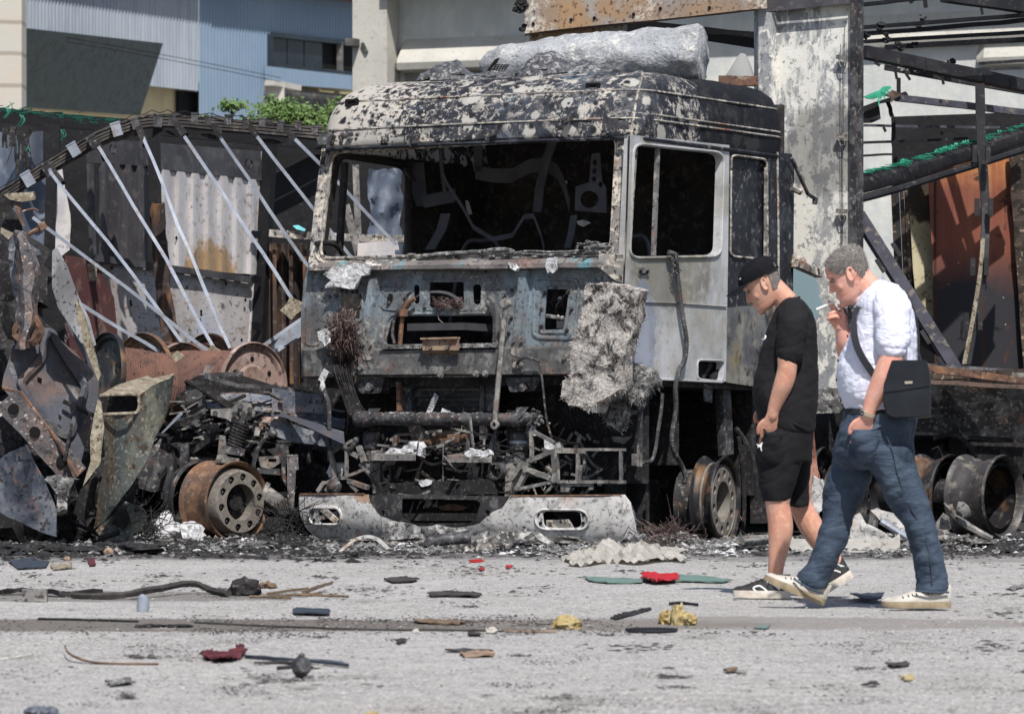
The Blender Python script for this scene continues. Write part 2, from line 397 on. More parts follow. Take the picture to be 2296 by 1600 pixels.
fac = thing('factory_building', 'long factory hall clad in blue and grey corrugated sheets beyond the wrecks', 'building', V3(WO.x, WO.y, 0))
m = MB(); corr(m, -900, 445, lin(20, -260, 445, -205), lin(333, 193, 445, 205)); obj('grey_cladding', m, 'grey_cladding', fac, 'pale grey corrugated cladding', angle=20)
m = MB(); corr(m, 446, 606, lin(446, -205, 606, -180), lin(446, 400, 606, 410)); corr(m, 606, 800, lin(606, -180, 800, -150), lin(606, 77, 800, 100)); obj('blue_cladding', m, 'blue_cladding', fac, 'light blue corrugated cladding', angle=20)
m = MB(); corr(m, 606, 800, lin(606, 150, 770, 168), lin(606, 188, 770, 200), .12); obj('window_apron', m, 'blue_cladding', fac, 'weathered blue sheet strip under the window', angle=20)
m = MB(); m.sheet([wl(-900, 170, -.3), wl(800, 190, -.3), wl(800, 985, -.3), wl(-900, 1010, -.3)], t=.2); obj('lower_wall', m, 'yellow_plaster', fac)
m = MB(); m.sheet([wl(606, 40, -.5), wl(800, 60, -.5), wl(800, 420, -.5), wl(606, 420, -.5)], t=.2); obj('inner_wall', m, 'stained_wall', fac)
m = MB(); m.sheet([wl(400, 204, -.2), wl(444, 208, -.2), wl(444, 262, -.2), wl(400, 260, -.2)], t=.05); obj('doorway', m, 'window_hole', fac)
w_ = MB()
w_.beam(wl(606, 77, .05), wl(606, 152, .05), .12, .12); w_.beam(wl(606, 78, .03), wl(800, 99, .03), .1, .1); w_.beam(wl(606, 150, .03), wl(800, 170, .03), .1, .14)
wf = obj('window', w_, 'window_dark', fac)
m = MB()
for a, b in ((609, 642), (645, 680), (683, 722)): m.sheet([wl(a, lin(606, 79, 800, 100)(a), -.05), wl(b, lin(606, 79, 800, 100)(b), -.05), wl(b, lin(606, 149, 800, 168)(b), -.05), wl(a, lin(606, 149, 800, 168)(a), -.05)], t=.02)
obj('pane', m, 'window_dark', wf)
m = MB(); m.sheet([wl(722, 92, -.12), wl(800, 100, -.12), wl(800, 166, -.12), wl(722, 160, -.12)], t=.02); obj('broken_pane', m, 'window_hole', wf, 'empty black opening')
m = MB(); m.beam(wl(762, 95, 0), wl(762, 164, 0), .14, .14); obj('mullion', m, 'stained_wall', wf, 'rusty mullion')
m = MB(); m.sheet([wl(626, 195, -.1), wl(800, 215, -.1), wl(800, 280, -.1), wl(626, 270, -.1)], t=.05)
obj('broken_window', m, 'stained_wall', fac, 'sooty lower window bay')
m = MB(); m.beam(wl(604, 186, .25), wl(664, 198, .25), .25, .12); m.beam(wl(612, 190, .1), wl(612, 420, .1), .5, .3); obj('door_post', m, 'concrete_light', fac)
m = MB()
a, b = wl(700, -4, .0), wl(860, 16, 0); m.loft([[p, p + WN * .42, p + WN * .42 + V3(0, 0, .18), p + V3(0, 0, .3)] for p in (wl(446, -38), wl(860, 14))])
m.loft([[p, p + WN * .42, p + WN * .42 + V3(0, 0, .18), p + V3(0, 0, .3)] for p in (wl(-900, -253), wl(445, -44))])
obj('eave', m, 'rusty_roof', fac, 'rusty roof edge')
can = MB(); n_ = 75; rows = []
for i in range(n_ * 2 + 1):
    t = i / (n_ * 2); tx = 40 + t * 324; top = wl(tx, lin(40, 62, 364, 98)(tx), 1.25) + WN * (0.04 * (i % 2))
    bx = 40 + t * 272; bq = wl(bx, lin(40, 240, 312, 260)(bx), .25) + WN * (0.04 * (i % 2)); rows.append((can.v(top), can.v(bq)))
for (a1, b1), (a2, b2) in zip(rows, rows[1:]): can.bm.faces.new([a1, a2, b2, b1])
obj('canopy', can, 'canopy_sheet', fac, 'dark sloping corrugated canopy sheet', angle=20)
# limestone pier at the left edge
pr = MB(); pr.box(V3(P(8, 60, 92).x, 92.6, 5.0), (.62, .9, 10.02)); tag(obj('brick_pier', pr, 'limestone', o=P(8, 870, 92)), 'pale stone block pier at the left edge beside the grey cladding', 'pier')
# cables strung over the yard
m = MB()
for dy in (0, 9): m.tube([P(150 + i * 60, 85 + i * 11.5 + dy - 3 * math.sin(i / 10 * math.pi), 96) for i in range(9)], .008, 4)
tag(obj('overhead_cable', m, 'window_hole'), 'pair of thin cables strung across the blue cladding', 'cable')
# ---------------- precast concrete building ----------------
CO = P(870, 600, 70); CD = V3(1, -.34, 0).normalized(); CN = CD.cross(V3(0, 0, 1))
if CN.y > 0: CN = -CN
def cl(px, py, off=0): return hit(px, py, CO + CN * off, CN)
con = thing('concrete_building', 'precast concrete building with ribbed wall panels behind the burnt trucks', 'building', V3(CO.x, CO.y, 0))
m = MB(); m.sheet([cl(790, -300), cl(2420, -300), cl(2420, 1000), cl(790, 1000)], holes=[[cl(2012, 270), cl(2400, 262), cl(2400, 960), cl(2012, 960)]], t=.35); obj('wall', m, 'concrete', con)
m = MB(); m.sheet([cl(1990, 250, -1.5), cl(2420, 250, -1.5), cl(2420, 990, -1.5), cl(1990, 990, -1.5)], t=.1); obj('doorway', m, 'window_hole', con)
m = MB(); m.sheet([cl(790, -300, .5), cl(866, -300, .5), cl(870, 1000, .5), cl(790, 1000, .5)], t=.45); obj('column', m, 'concrete_light', con, 'plain cream concrete column')
def ledge(mb, xa, xb, ya, yb, d=.32, h=.2):
    """rib along the wall: sloped top, flat nose, undercut"""
    A, B = cl(xa, ya), cl(xb, yb); prof = [(0, .34), (d, .06), (d + .03, 0), (d, -.09), (0, -.12)]
    mb.loft([[q + CN * (a * k + .0) + V3(0, 0, b * k + (0 if k == 1 else -.02)) for a, b in prof] for q, k in ((A, .35), (A + (B - A).normalized() * .12, 1), (B, 1))])
m = MB(); ledge(m, 890, 1560, 146, 122); obj('ledge', m, 'concrete_light', con)
m = MB(); ledge(m, 1915, 2420, 95, 70, .14); obj('ledge', m, 'concrete_light', con)
m = MB()
for xa, xb, ya, yb in ((903, 1560, 24, -6),): pass
m.sheet([cl(905, 158, .001), cl(1560, 134, .001), cl(1560, 330, .001), cl(925, 360, .001)], t=.002); obj('ledge_shade', m, 'concrete_shade', con, 'greyer panel painted as shade below the ledge')  # thin grey sheet paints the ledge's shade on the wall
m = MB(); A, B = cl(900, -38), cl(2420, -110); m.loft([[q, q + CN * .75, q + CN * .75 + V3(0, 0, .35), q + V3(0, 0, .35)] for q in (A, B)]); obj('eave', m, 'concrete', con)
m = MB(); A, B = cl(1905, 52), cl(2420, 30)
obj('ledge', (lambda q: (ledge(q, 2190, 2420, 132, 124, .12), q)[1])(MB()), 'concrete_light', con)
m = MB(); m.beam(cl(797, 97, .5), cl(797, 97, .5) + CN * .25, .12, .1); m.beam(cl(812, 97, .52), cl(822, 118, .52), .05, .04); obj('bracket', m, 'stained_wall', con, 'dark bracket stub on the column')
# bushes behind the arch
def bush(px, py, Y, w, h, n, seed, label):
    r2 = random.Random(seed); c = P(px, py, Y); t = thing('bush', label, 'bush', V3(c.x, c.y, 0), group='bushes in front of the factory')
    f = MB()
    cl_ = [(r2.gauss(0, .33) * w, r2.gauss(0, .3) * w, r2.uniform(-1.6 / h, 1) * h) for _ in range(24)]
    for i in range(n):
        cx, cy, cz = r2.choice(cl_); k = 1 - .5 * max(cz, 0) / h
        p = V3(c.x + cx * k + r2.gauss(0, .15) * w, c.y + cy + r2.gauss(0, .12) * w, c.z + cz + r2.gauss(0, .11) * h); s = r2.uniform(.015, .045)
        a = V3(r2.gauss(0, 1), r2.gauss(0, 1), r2.gauss(0, 1)).normalized(); b = a.orthogonal().normalized()
        f.face([p - a * s, p + b * s * .5, p + a * s, p - b * s * .5])
    obj('foliage', f, 'leaf', t, recalc=False)
    s_ = MB()
    for i in range(7): x, y, z = cl_[i]; s_.tube([V3(c.x, c.y, 0), V3(c.x + x * .4, c.y + y * .4, c.z * .5), V3(c.x + x * .8, c.y + y, c.z + z * .8)], [.04, .025, .01], 5)
    obj('stem', s_, 'bark', t)
bush(525, 275, 62, .55, .3, 6000, 1, 'slender young green bush rising highest behind the arched roof beam')
bush(562, 275, 63, .3, .12, 2200, 5, 'small green bush right of the tallest one behind the arch')
bush(668, 345, 60, .8, .62, 18000, 2, 'broad bright green bush showing beside the cab roof corner')
bush(742, 290, 66, .5, .35, 5000, 3, 'thin dark green bush touching the top left of the cab roof')
# ---------------- materials of the burnt vehicles ----------------
WHITE = C(214, 208, 200); ASH = C(176, 174, 172)
mat('cab_roof', C(46, 48, 56), [
    ('n', 1.6, .42, .62, C(74, 78, 88)), ('n', 2.2, .56, .66, C(92, 112, 130), {'max': .8}),
    ('n', 9, .50, .60, C(120, 118, 116), {'max': .5, 'mask': (2.0, .45, .6)}),
    ('n', 9.0, .525, .55, WHITE, {'ro': .82, 'di': .25, 'mask': (1.6, .44, .54)}),
    ('n', 20, .545, .58, WHITE, {'ro': .75, 'di': .3, 'mask': (2.2, .40, .55), 'max': .9}),
    ('at', 22, .47, .56, WHITE, {'c': (-2.6, .3, 3.0), 'r': (.7, .9, .6), 'nz': 5.5}),
    ('spot', 8.5, .58, .64, C(196, 194, 190), {'keep': .80, 'warp': .05, 'ws': 26}),
    ('spot', 6.2, .62, .68, C(205, 202, 196), {'keep': .76, 'warp': .05, 'ws': 22}),
    ('spot', 13, .60, .78, C(50, 49, 54), {'keep': .62, 'warp': .03, 'ws': 22}),
    ('spot', 24, .60, .78, C(50, 50, 54), {'keep': .72}),
    ('at', 5, .45, .55, C(40, 41, 47), {'c': (-.05, 1.95, 2.9), 'r': (1.6, .95, 1.2), 'nz': .9, 'max': .93}),
], rough=.62, crisp=True, bump=[('n', 9, .3, .012), ('n', 60, .35, .004)])
mat('cab_front', C(110, 114, 116), [
    ('n', 2.6, .46, .62, C(116, 134, 146)), ('n', 1.7, .42, .58, C(84, 82, 82)),
    ('n', 6, .52, .66, C(64, 62, 62), {'max': .7}), ('n', 4.2, .58, .70, C(124, 92, 74), {'max': .6}),
    ('n', 16, .55, .61, C(176, 172, 164), {'di': 1.2, 'max': .75, 'mask': (1.6, .45, .62)}), ('n', 34, .56, .62, C(44, 42, 42), {'max': .7}),
    ('n', 3, .56, .70, C(146, 156, 164), {'max': .5, 'st': (3, 3, .5)}),
], rough=.6, bump=[('n', 7, .3, .012), ('n', 55, .4, .004)])
mat('cab_sill', C(112, 106, 104), [('n', 2, .45, .6, C(84, 82, 82)), ('n', 3, .55, .66, C(112, 80, 74), {'max': .8}), ('n', 12, .54, .60, C(190, 184, 176), {'di': 1, 'mask': (2, .45, .6)}), ('n', 3.3, .62, .68, C(92, 132, 140)), ('n', 30, .56, .62, C(46, 44, 44), {'max': .7})], rough=.65, bump=[('n', 8, .3, .01), ('n', 60, .3, .004)])
mat('door_metal', C(186, 187, 190), [
    ('n', 1.6, .42, .62, C(146, 146, 146)), ('n', 3, .52, .64, C(196, 198, 206), {'max': .8}),
    ('at', 4, .42, .62, C(104, 100, 88), {'c': (0, .62, 1.85), 'r': (.5, .55, .25), 'nz': 1.2, 'max': .7}),
    ('n', 15, .52, .66, C(196, 194, 190), {'max': .6, 'mask': (2, .45, .6)}), ('n', 3, .5, .72, C(132, 122, 92), {'max': .65}),
    ('n', 26, .57, .66, C(88, 86, 84), {'max': .5, 'mask': (2.5, .42, .6)}),
    ('at', 5, .46, .56, C(120, 130, 152), {'c': (0, .22, 1.42), 'r': (.4, .18, .34), 'nz': 1.6, 'max': .6}),  # bluish patch: shadow of the hanging insulation painted into the door colour
    ('n', 3, .56, .74, C(84, 84, 88), {'max': .55}),
], rough=.5, metal=.15, bump=[('n', 5, .25, .02), ('n', 50, .3, .004)])
mat('cab_dark', C(38, 40, 47), [('n', 3, .45, .65, C(26, 27, 32)), ('n', 6, .56, .64, C(66, 68, 74), {'max': .8}), ('n', 22, .60, .66, C(130, 128, 126), {'max': .7}), ('at', 3, .45, .6, C(70, 66, 58), {'c': (0, 1.9, 1.35), 'r': (.5, .5, .35)})], rough=.5, bump=[('n', 8, .3, .01), ('n', 50, .3, .004)])
mat('rear_quarter', C(108, 110, 112), [('n', 2.5, .4, .6, C(72, 72, 74)), ('n', 5, .52, .64, C(134, 130, 118)), ('n', 12, .55, .62, C(50, 48, 48)), ('n', 3, .6, .68, C(140, 122, 84), {'max': .6})], rough=.55, bump=[('n', 5, .3, .02)])
mat('pillar', C(140, 138, 136), [('n', 3, .45, .62, C(92, 88, 84)), ('n', 12, .5, .58, C(186, 178, 166), {'di': 1}), ('n', 28, .54, .6, C(52, 46, 42)), ('n', 5, .58, .66, C(120, 82, 60), {'max': .7})], rough=.6, bump=[('n', 20, .4, .006)])
mat('beam_grey', C(98, 98, 98), [('n', 2.5, .4, .6, C(66, 65, 66)), ('n', 9, .52, .62, C(124, 122, 118)), ('n', 5, .6, .68, C(118, 82, 62), {'max': .5}), ('n', 30, .55, .61, C(50, 48, 48), {'max': .7}), ('spot', 16, .6, .75, C(80, 80, 84), {'keep': .7})], rough=.6, bump=[('n', 9, .3, .01), ('n', 60, .3, .003)])
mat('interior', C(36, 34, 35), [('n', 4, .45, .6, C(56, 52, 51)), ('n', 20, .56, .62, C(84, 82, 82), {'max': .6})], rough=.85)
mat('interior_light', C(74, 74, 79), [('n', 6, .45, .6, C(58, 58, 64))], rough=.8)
mat('char', C(23, 22, 24), [('n', 5, .48, .64, C(42, 40, 41)), ('n', 18, .56, .64, C(72, 69, 68), {'max': .6}), ('n', 40, .61, .67, C(120, 116, 112), {'max': .5})], rough=.85, bump=[('n', 20, .5, .01), ('n', 90, .4, .004)])
mat('dark_steel', C(56, 56, 60), [('n', 4, .42, .6, C(36, 35, 37)), ('n', 9, .52, .62, C(92, 92, 94), {'max': .8}), ('n', 6, .60, .68, C(110, 74, 54), {'max': .6}), ('n', 34, .58, .64, C(150, 146, 140), {'max': .6})], rough=.55, bump=[('n', 14, .4, .01), ('n', 70, .3, .003)])
mat('grey_steel', C(118, 116, 114), [('n', 4, .42, .6, C(80, 78, 78)), ('n', 10, .52, .62, C(148, 144, 138)), ('n', 5, .58, .66, C(118, 86, 62), {'max': .6}), ('n', 30, .56, .62, C(58, 55, 54))], rough=.6, bump=[('n', 14, .4, .008)])
mat('rust', C(104, 78, 64), [('n', 4, .42, .6, C(76, 60, 54)), ('n', 9, .5, .62, C(128, 94, 70)), ('n', 24, .56, .62, C(58, 46, 42)), ('n', 15, .6, .66, C(166, 156, 144), {'max': .6})], rough=.85, bump=[('n', 24, .4, .006)])
mat('rust_tan', C(146, 126, 108), [('n', 8, .5, .62, C(116, 90, 76)), ('n', 22, .58, .64, C(60, 50, 46))], rough=.85)
mat('ash_white', C(206, 206, 208), [('n', 9, .42, .62, C(168, 168, 170)), ('n', 22, .55, .62, C(96, 94, 94), {'max': .8})], rough=.95, bump=[('n', 30, .9, .02)])
mat('ash_grey', C(112, 112, 112), [('n', 9, .42, .58, C(70, 69, 70)), ('n', 18, .52, .62, C(168, 166, 164)), ('n', 40, .55, .6, C(40, 38, 38))], rough=.95, bump=[('n', 30, .9, .02)])
mat('insulation', C(178, 173, 168), [('n', 7, .47, .6, C(176, 170, 164)), ('n', 8, .50, .54, C(50, 48, 48), {'ro': .78, 'di': .6, 'mask': (3, .38, .48)}), ('n', 26, .5, .64, C(140, 134, 130), {'max': .7})], rough=.95, bump=[('n', 22, .9, .03), ('n', 90, .8, .01)])
mat('copper_wire', C(78, 60, 56), [('n', 15, .45, .6, C(50, 42, 42)), ('n', 9, .52, .65, C(118, 104, 100))], rough=.6, metal=.3)
mat('bumper', C(196, 193, 190), [
    ('n', 3, .44, .60, C(168, 166, 166)), ('n', 14, .54, .62, C(120, 118, 116), {'max': .7}), ('n', 5, .56, .64, C(198, 198, 198)),
    ('n', 36, .56, .62, C(74, 72, 72), {'max': .8}), ('n', 3.5, .60, .66, C(150, 112, 74), {'max': .7}),
    ('at', 6, .44, .56, C(146, 104, 64), {'c': (-1.80, -.2, .34), 'r': (.10, .5, .08), 'nz': 2, 'max': .7}),
], rough=.6, bump=[('n', 9, .4, .01), ('n', 60, .4, .004)])
mat('bumper_dark', C(50, 49, 51), [('n', 6, .45, .6, C(34, 33, 34)), ('n', 20, .54, .62, C(90, 88, 88))], rough=.75, bump=[('n', 20, .4, .01)])
mat('aluminium', C(158, 164, 174), [('n', 5, .45, .62, C(122, 128, 140)), ('n', 12, .58, .66, C(128, 110, 92), {'max': .6}), ('n', 40, .6, .66, C(90, 88, 88), {'max': .5})], rough=.42, metal=.35, bump=[('n', 30, .2, .004)])
# ---------------- cab frame of reference ----------------
eu = V3(.857, -.515, .009).normalized(); ev = V3(.515, .857, -.023); ev = (ev - eu * ev.dot(eu)).normalized(); ez = eu.cross(ev)
KO = V3(.749, 34.1, 0)
def K(x, y, z): return KO + eu * x + ev * y + ez * z          # local cab metres: x right (0 at the near corner, -2.55 far), y back, z up
def kf(p, y=0):                                                   # photo point on the front plane pushed back y
    return hit(p[0], p[1], K(0, y, 0), ev)
def ks(p, x=0): return hit(p[0], p[1], K(x, 0, 0), eu)
def kz(p, z): return hit(p[0], p[1], K(0, 0, z), ez)
def kloc(w_): d = w_ - KO; return (d.dot(eu), d.dot(ev), d.dot(ez))
cab = thing('burnt_truck_cab', 'tall burnt out lorry cab with blistered white and black roof and empty windscreen', 'lorry', KO, (eu, ev, ez))
AX = (eu, ev, ez)
def KB(mb, x0, x1, y0, y1, z0, z1): mb.box(K((x0 + x1) / 2, (y0 + y1) / 2, (z0 + z1) / 2), (abs(x1 - x0), abs(y1 - y0), abs(z1 - z0)), AX); return mb
# --- roof shell ---
W0 = -2.55
def ringpts(xl, xr, yf, yb, z, r=.22, rf=.16, nx=34, ny=26):
    """rounded rectangle round the cab at one height"""
    cs = [(xr - rf, yf + rf, rf, -90), (xr - r, yb - r, r, 0), (xl + r, yb - r, r, 90), (xl + rf, yf + rf, rf, 180)]; out = []
    for i, (cx, cy, rr, a) in enumerate(cs):
        for j in range(7): b = R(a + 15 * j); out.append(V3(cx + rr * math.cos(b), cy + rr * math.sin(b), z))
        nx_, ny_ = cs[(i + 1) % 4][0], cs[(i + 1) % 4][1]; a2 = R(a + 90); p = out[-1]
        q = V3(nx_ + cs[(i + 1) % 4][2] * math.cos(R(cs[(i + 1) % 4][3])), ny_ + cs[(i + 1) % 4][2] * math.sin(R(cs[(i + 1) % 4][3])), z)
        for j in range(1, 12): out.append(p.lerp(q, j / 12))
    return out
def bulge(p):
    # front face bows forward, roof rises backwards
    x = (p.x - W0 / 2) / (-W0 / 2); f = max(0, 1 - (p.y - .1) / .9)
    return V3(p.x, p.y - .07 * (1 - x * x) * min(1, f), p.z)
secs = [(0.02, .12, 2.32, 2.725), (.025, .10, 2.33, 2.75), (.03, .12, 2.34, 2.86), (.02, .17, 2.335, 2.97), (.0, .24, 2.33, 3.06), (-.03, .33, 2.31, 3.13), (-.09, .45, 2.27, 3.185), (-.18, .60, 2.20, 3.215), (-.4, .85, 2.0, 3.235), (-.8, 1.1, 1.6, 3.245)]
rings = []
for ix, yf, yb, z in secs:
    lx = W0 + .05 - ix * 1.0 - (.0 if z < 2.8 else (z - 2.8) * .12); rx = ix - .02
    rings.append([K(*(bulge(V3(p.x, p.y, p.z)) + V3(0, 0, 0))) for p in ringpts(lx, rx, yf, yb, z, r=.24 if z < 3.2 else .2, rf=.17 if z < 3.2 else .14)])
fine = []
for a, b in zip(rings, rings[1:]):
    for k in range(3): fine.append([p.lerp(q, k / 3) for p, q in zip(a, b)])
fine.append(rings[-1])
m = MB(); m.loft(fine, caps=False); m.bm.faces.new([m.v(p) for p in rings[-1]]); m.warp(.012, 2.2)
bmesh.ops.solidify(m.bm, geom=m.bm.faces[:], thickness=.006)
roof = obj('roof_shell', m, 'cab_roof', cab, 'blistered black roof shell with white blotches', angle=50)
# raised seams and slots
m = MB()
for sec in (2, 4):
    ix, yf, yb, z = secs[sec]; pts = fine[sec * 3]; m.tube([p + (p - K(-1.27, 1.2, z)).normalized() * .004 for p in pts], .0075, 5, closed=True)
for sec in (3,):
    pts = fine[sec * 3 - 2]; k = [p for p in pts if kloc(p)[0] > -.25 and kloc(p)[1] > .15]; m.tube([p + eu * .004 for p in k[:28]], .007, 5)
m.tube([r_[20 + 7] + eu * .004 for r_ in fine[:26]], .008, 5)
m.tube([r_[3] + (eu - ev) * .003 for r_ in fine[:24]], .008, 5)
obj('roof_seam', m, 'pillar', roof)
m = MB()
for q in ((1920, 397), (313, 503)):
    c = kf(cA(*q), .235 if q[0] > 1000 else .2); m.sheet([c + eu * x + ez * z - ev * .012 for x, z in rrect(-.055, -.028, .055, .028, .012)], [[c + eu * x + ez * z - ev * .012 for x, z in rrect(-.032, -.013, .032, .013, .004)]], t=.012, n=ev)
    m.sheet([c + eu * x + ez * z - ev * .004 for x, z in rrect(-.034, -.015, .034, .015, .004)], t=.006, n=ev)
obj('roof_slot', m, 'window_hole', roof)
m = MB()
for q in ((1765, 610), (1275, 700), (755, 728), (300, 720)):
    c = kf(cA(*q), .06); m.beam(c + ez * .01, c - ev * .12 - ez * .02, .045, .03, ez); m.beam(c - ev * .10 - ez * .01, c - ev * .13 - ez * .07 + eu * .0, .03, .012, eu); m.ball(c - ev * .1, .02, 1, .2)
obj('visor_bracket', m, 'dark_steel', cab)
m = MB(); c = kf(cA(2075, 640), .03); m.sheet([kf(cA(1985, 585), .02), kf(cA(2150, 640), .02), kf(cA(2150, 680), .02), kf(cA(1975, 670), .02)], t=.01)
m.sheet([kf(cA(75, 735), .0), kf(cA(130, 690), .0), kf(cA(180, 720), .0), kf(cA(160, 780), .0), kf(cA(85, 780), .0)], t=.05)
obj('visor_mount', m, 'dark_steel', cab)
# gutter strip
m = MB(); m.tube([p + (p - K(-1.27, 1.2, 2.72)).normalized() * .01 for p in fine[0]], .014, 6, closed=True); obj('gutter', m, 'cab_dark', cab)
# --- windscreen frame: raked plane ---
p0, p1, p2 = K(0, -.0, 1.93), K(W0, 0, 1.93), K(0, .15, 2.74); RN = (p1 - p0).cross(p2 - p0).normalized()
if RN.dot(ev) < 0: RN = -RN
def kr(p, off=0): return hit(p[0], p[1], p0 - RN * off, RN)
outer = [(721, 333), (1409, 300), (1402, 420), (1396, 592), (690, 600), (704, 470)]
hole = rquad([(741, 338), (1386, 302), (1372, 566), (712, 583)], 26, 5)
m = MB(); m.sheet([kr(q) for q in outer], [[kr(q) for q in hole]], t=.05, n=RN)
m.warp(.003, 6); wf = obj('windscreen_frame', m, 'pillar', cab)
m = MB(); m.tube([kr(q, .004) for q in rquad([(745, 342), (1382, 306), (1368, 562), (716, 579)], 26, 5)], .010, 5, closed=True)
m.tube([kr(q, .004) for q in rquad([(734, 332), (1393, 298), (1381, 572), (704, 588)], 30, 5)], .007, 5, closed=True)
obj('rubber_seal', m, 'pillar', wf)
# remains of the dashboard edge and wiper rail along the sill
m = MB(); m.tube(curve([kr(cA(*q), .03) for q in ((740, 1535), (850, 1512), (1000, 1503), (1150, 1492), (1330, 1478), (1385, 1500))], 4), [.014] * 18 + [.02, .022, .014], 7); m.warp(.006, 18)
m.tube(curve([kr(cA(*q), .02) for q in ((1380, 1505), (1500, 1490), (1660, 1497), (1800, 1490), (1900, 1478))], 4), .009, 5)
m.tube(curve([kr(cA(*q), .02) for q in ((1400, 1502), (1600, 1512), (1860, 1500), (1950, 1482))], 4), .006, 5)
obj('wiper_rail', m, 'ash_grey', cab)
m = MB()
for i in range(34):
    a = kr(cA(rnd.uniform(1850, 1990), rnd.uniform(1440, 1500)), rnd.uniform(0, .05)); m.tube(curve([a, a + V3(rnd.uniform(-.08, .1), rnd.uniform(-.03, .03), rnd.uniform(-.01, .03)), a + V3(rnd.uniform(-.1, .15), rnd.uniform(-.03, .03), rnd.uniform(-.03, .02))], 3), .006, 4)
for i in range(50):
    a = kr(cA(rnd.uniform(620, 1880), 1530 - rnd.uniform(0, 18)), rnd.uniform(-.02, .04)); m.ball(a, rnd.uniform(.008, .02), 1, .5, 3, (1.8, 1, .6), i)
obj('ash_heap', m, 'ash_grey', cab)
# --- A pillar corner and lower corner ---
m = MB(); prof = [(-.09, .02), (-.02, -.0), (.0, .025), (.0, .05)]
cor = []
for z, yo, xo in ((1.12, .0, .0), (1.5, 0, 0), (1.93, 0, 0), (2.3, .07, -.015), (2.74, .15, -.03)):
    cor.append([K(a + xo, b + yo, z) for a, b in ((-.12, -.004), (-.03, -.006), (-.006, .004), (.004, .03), (.004, .062), (-.03, .07), (-.12, .05))])
m.loft(cor); m.warp(.003, 8); obj('corner_pillar', m, 'pillar', cab)
# --- front panel ---
fout = [kf(q) for q in ((690, 598), (1397, 588), (1398, 838), (676, 848), (674, 700), (680, 640))]
holes = [[kf(cB(*q)) for q in rquad([(335, 318), (455, 318), (450, 470), (330, 470)], 10)],
         [kf(cB(*q)) for q in rquad([(895, 240), (1112, 240), (1115, 400), (893, 400)], 12)],
         [kf(cB(*q)) for q in rrect(795, 258, 832, 380, 18)], [kf(cB(*q)) for q in rrect(1170, 253, 1222, 380, 22)],
         [kf(cB(*q)) for q in rquad([(655, 455), (1345, 450), (1330, 640), (605, 650)], 55)],
         [kf(cB(*q)) for q in rquad([(1640, 284), (1782, 284), (1745, 542), (1620, 542)], 12)]]
m = MB(); m.sheet(fout, holes, t=.012, n=ev, cut=.12); m.warp(.004, 4); fp = obj('front_panel', m, 'cab_front', cab)
m = MB()
for (a, b, c, d) in (((520, 235), (598, 200), (545, 600), (460, 640)), ((1478, 170), (1545, 165), (1500, 590), (1435, 610))):
    q = [kf(cB(*t)) for t in (a, b, c, d)]; n_ = -ev * .05; i_ = [q[0].lerp(q[1], .15), q[0].lerp(q[1], .85), q[3].lerp(q[2], .85), q[3].lerp(q[2], .15)]
    m.face([i_[0] + n_, i_[1] + n_, i_[2] + n_, i_[3] + n_]); m.face([q[0], i_[0] + n_, i_[3] + n_, q[3]]); m.face([q[1], i_[1] + n_, i_[2] + n_, q[2]]); m.face([q[0], q[1], i_[1] + n_, i_[0] + n_]); m.face([q[3], i_[3] + n_, i_[2] + n_, q[2]])
obj('stiffening_rib', m, 'cab_front', fp)
m = MB()   # pressed rims round the openings and shallow swages
for q, r_ in ((rquad([(318, 300), (470, 300), (466, 486), (312, 486)], 22), .008), (rquad([(1560, 215), (1850, 230), (1820, 600), (1555, 590)], 45), .012), (rquad([(1618, 262), (1800, 262), (1762, 562), (1598, 562)], 22), .007),
              (rquad([(872, 220), (1135, 220), (1138, 418), (870, 418)], 22), .006), (rquad([(640, 440), (1358, 436), (1345, 655), (590, 664)], 62), .009), (rquad([(600, 265), (700, 262), (690, 420), (595, 410)], 20), .006), (rquad([(120, 260), (190, 250), (200, 640), (110, 640)], 30), .006)):
    m.tube([kf(cB(*t), -.001) for t in q], r_, 5, closed=True)
obj('pressed_rim', m, 'cab_front', fp)
m = MB()
for x, y in [(640, 332), (637, 372), (525, 424), (300, 330), (300, 430), (262, 332), (1470, 404), (1415, 468), (1400, 565), (1372, 325), (1420, 292), (1380, 350), (1725, 345), (1625, 310), (1780, 300), (1610, 412), (1605, 520), (1770, 545), (1800, 410), (1695, 275), (868, 398), (1085, 425), (455, 330), (452, 400), (205, 765), (1250, 172), (540, 158), (905, 150), (1080, 148), (730, 445), (370, 300), (405, 298), (435, 300), (340, 300)]:
    c = kf(cB(x, y)); m.lathe([(0, .022), (.009, .022), (.011, .008), (.016, .006), (.016, 0)], c, -ev, 8)
obj('bolt', m, 'dark_steel', fp)
m = MB()
for x, y, r_ in [(642, 333, .022), (1668, 730, .02), (523, 425, .011), (1695, 730, .025), (1470, 404, .011)]:
    c = kf(cB(x, y), -.052 if y > 600 else -.014); m.lathe([(0, 0), (r_, 0), (r_ * 1.1, -.004)], c, -ev, 12)
obj('drain_hole', m, 'window_hole', fp)
# latch brackets
m = MB()
for q in ([(455, 600), (545, 600), (525, 735), (470, 735)], [(1430, 580), (1505, 590), (1470, 720), (1410, 700)]):
    m.sheet([kf(cB(*t), -.075) for t in rquad(q, 14)], t=.01, n=ev); c = kf(cB(sum(t[0] for t in q) / 4, sum(t[1] for t in q) / 4 - 30), -.08)
    for s_ in (-.03, .03): m.lathe([(0, .015), (.01, .015), (.012, 0)], c + eu * s_, -ev, 8)
obj('latch_bracket', m, 'grey_steel', cab)
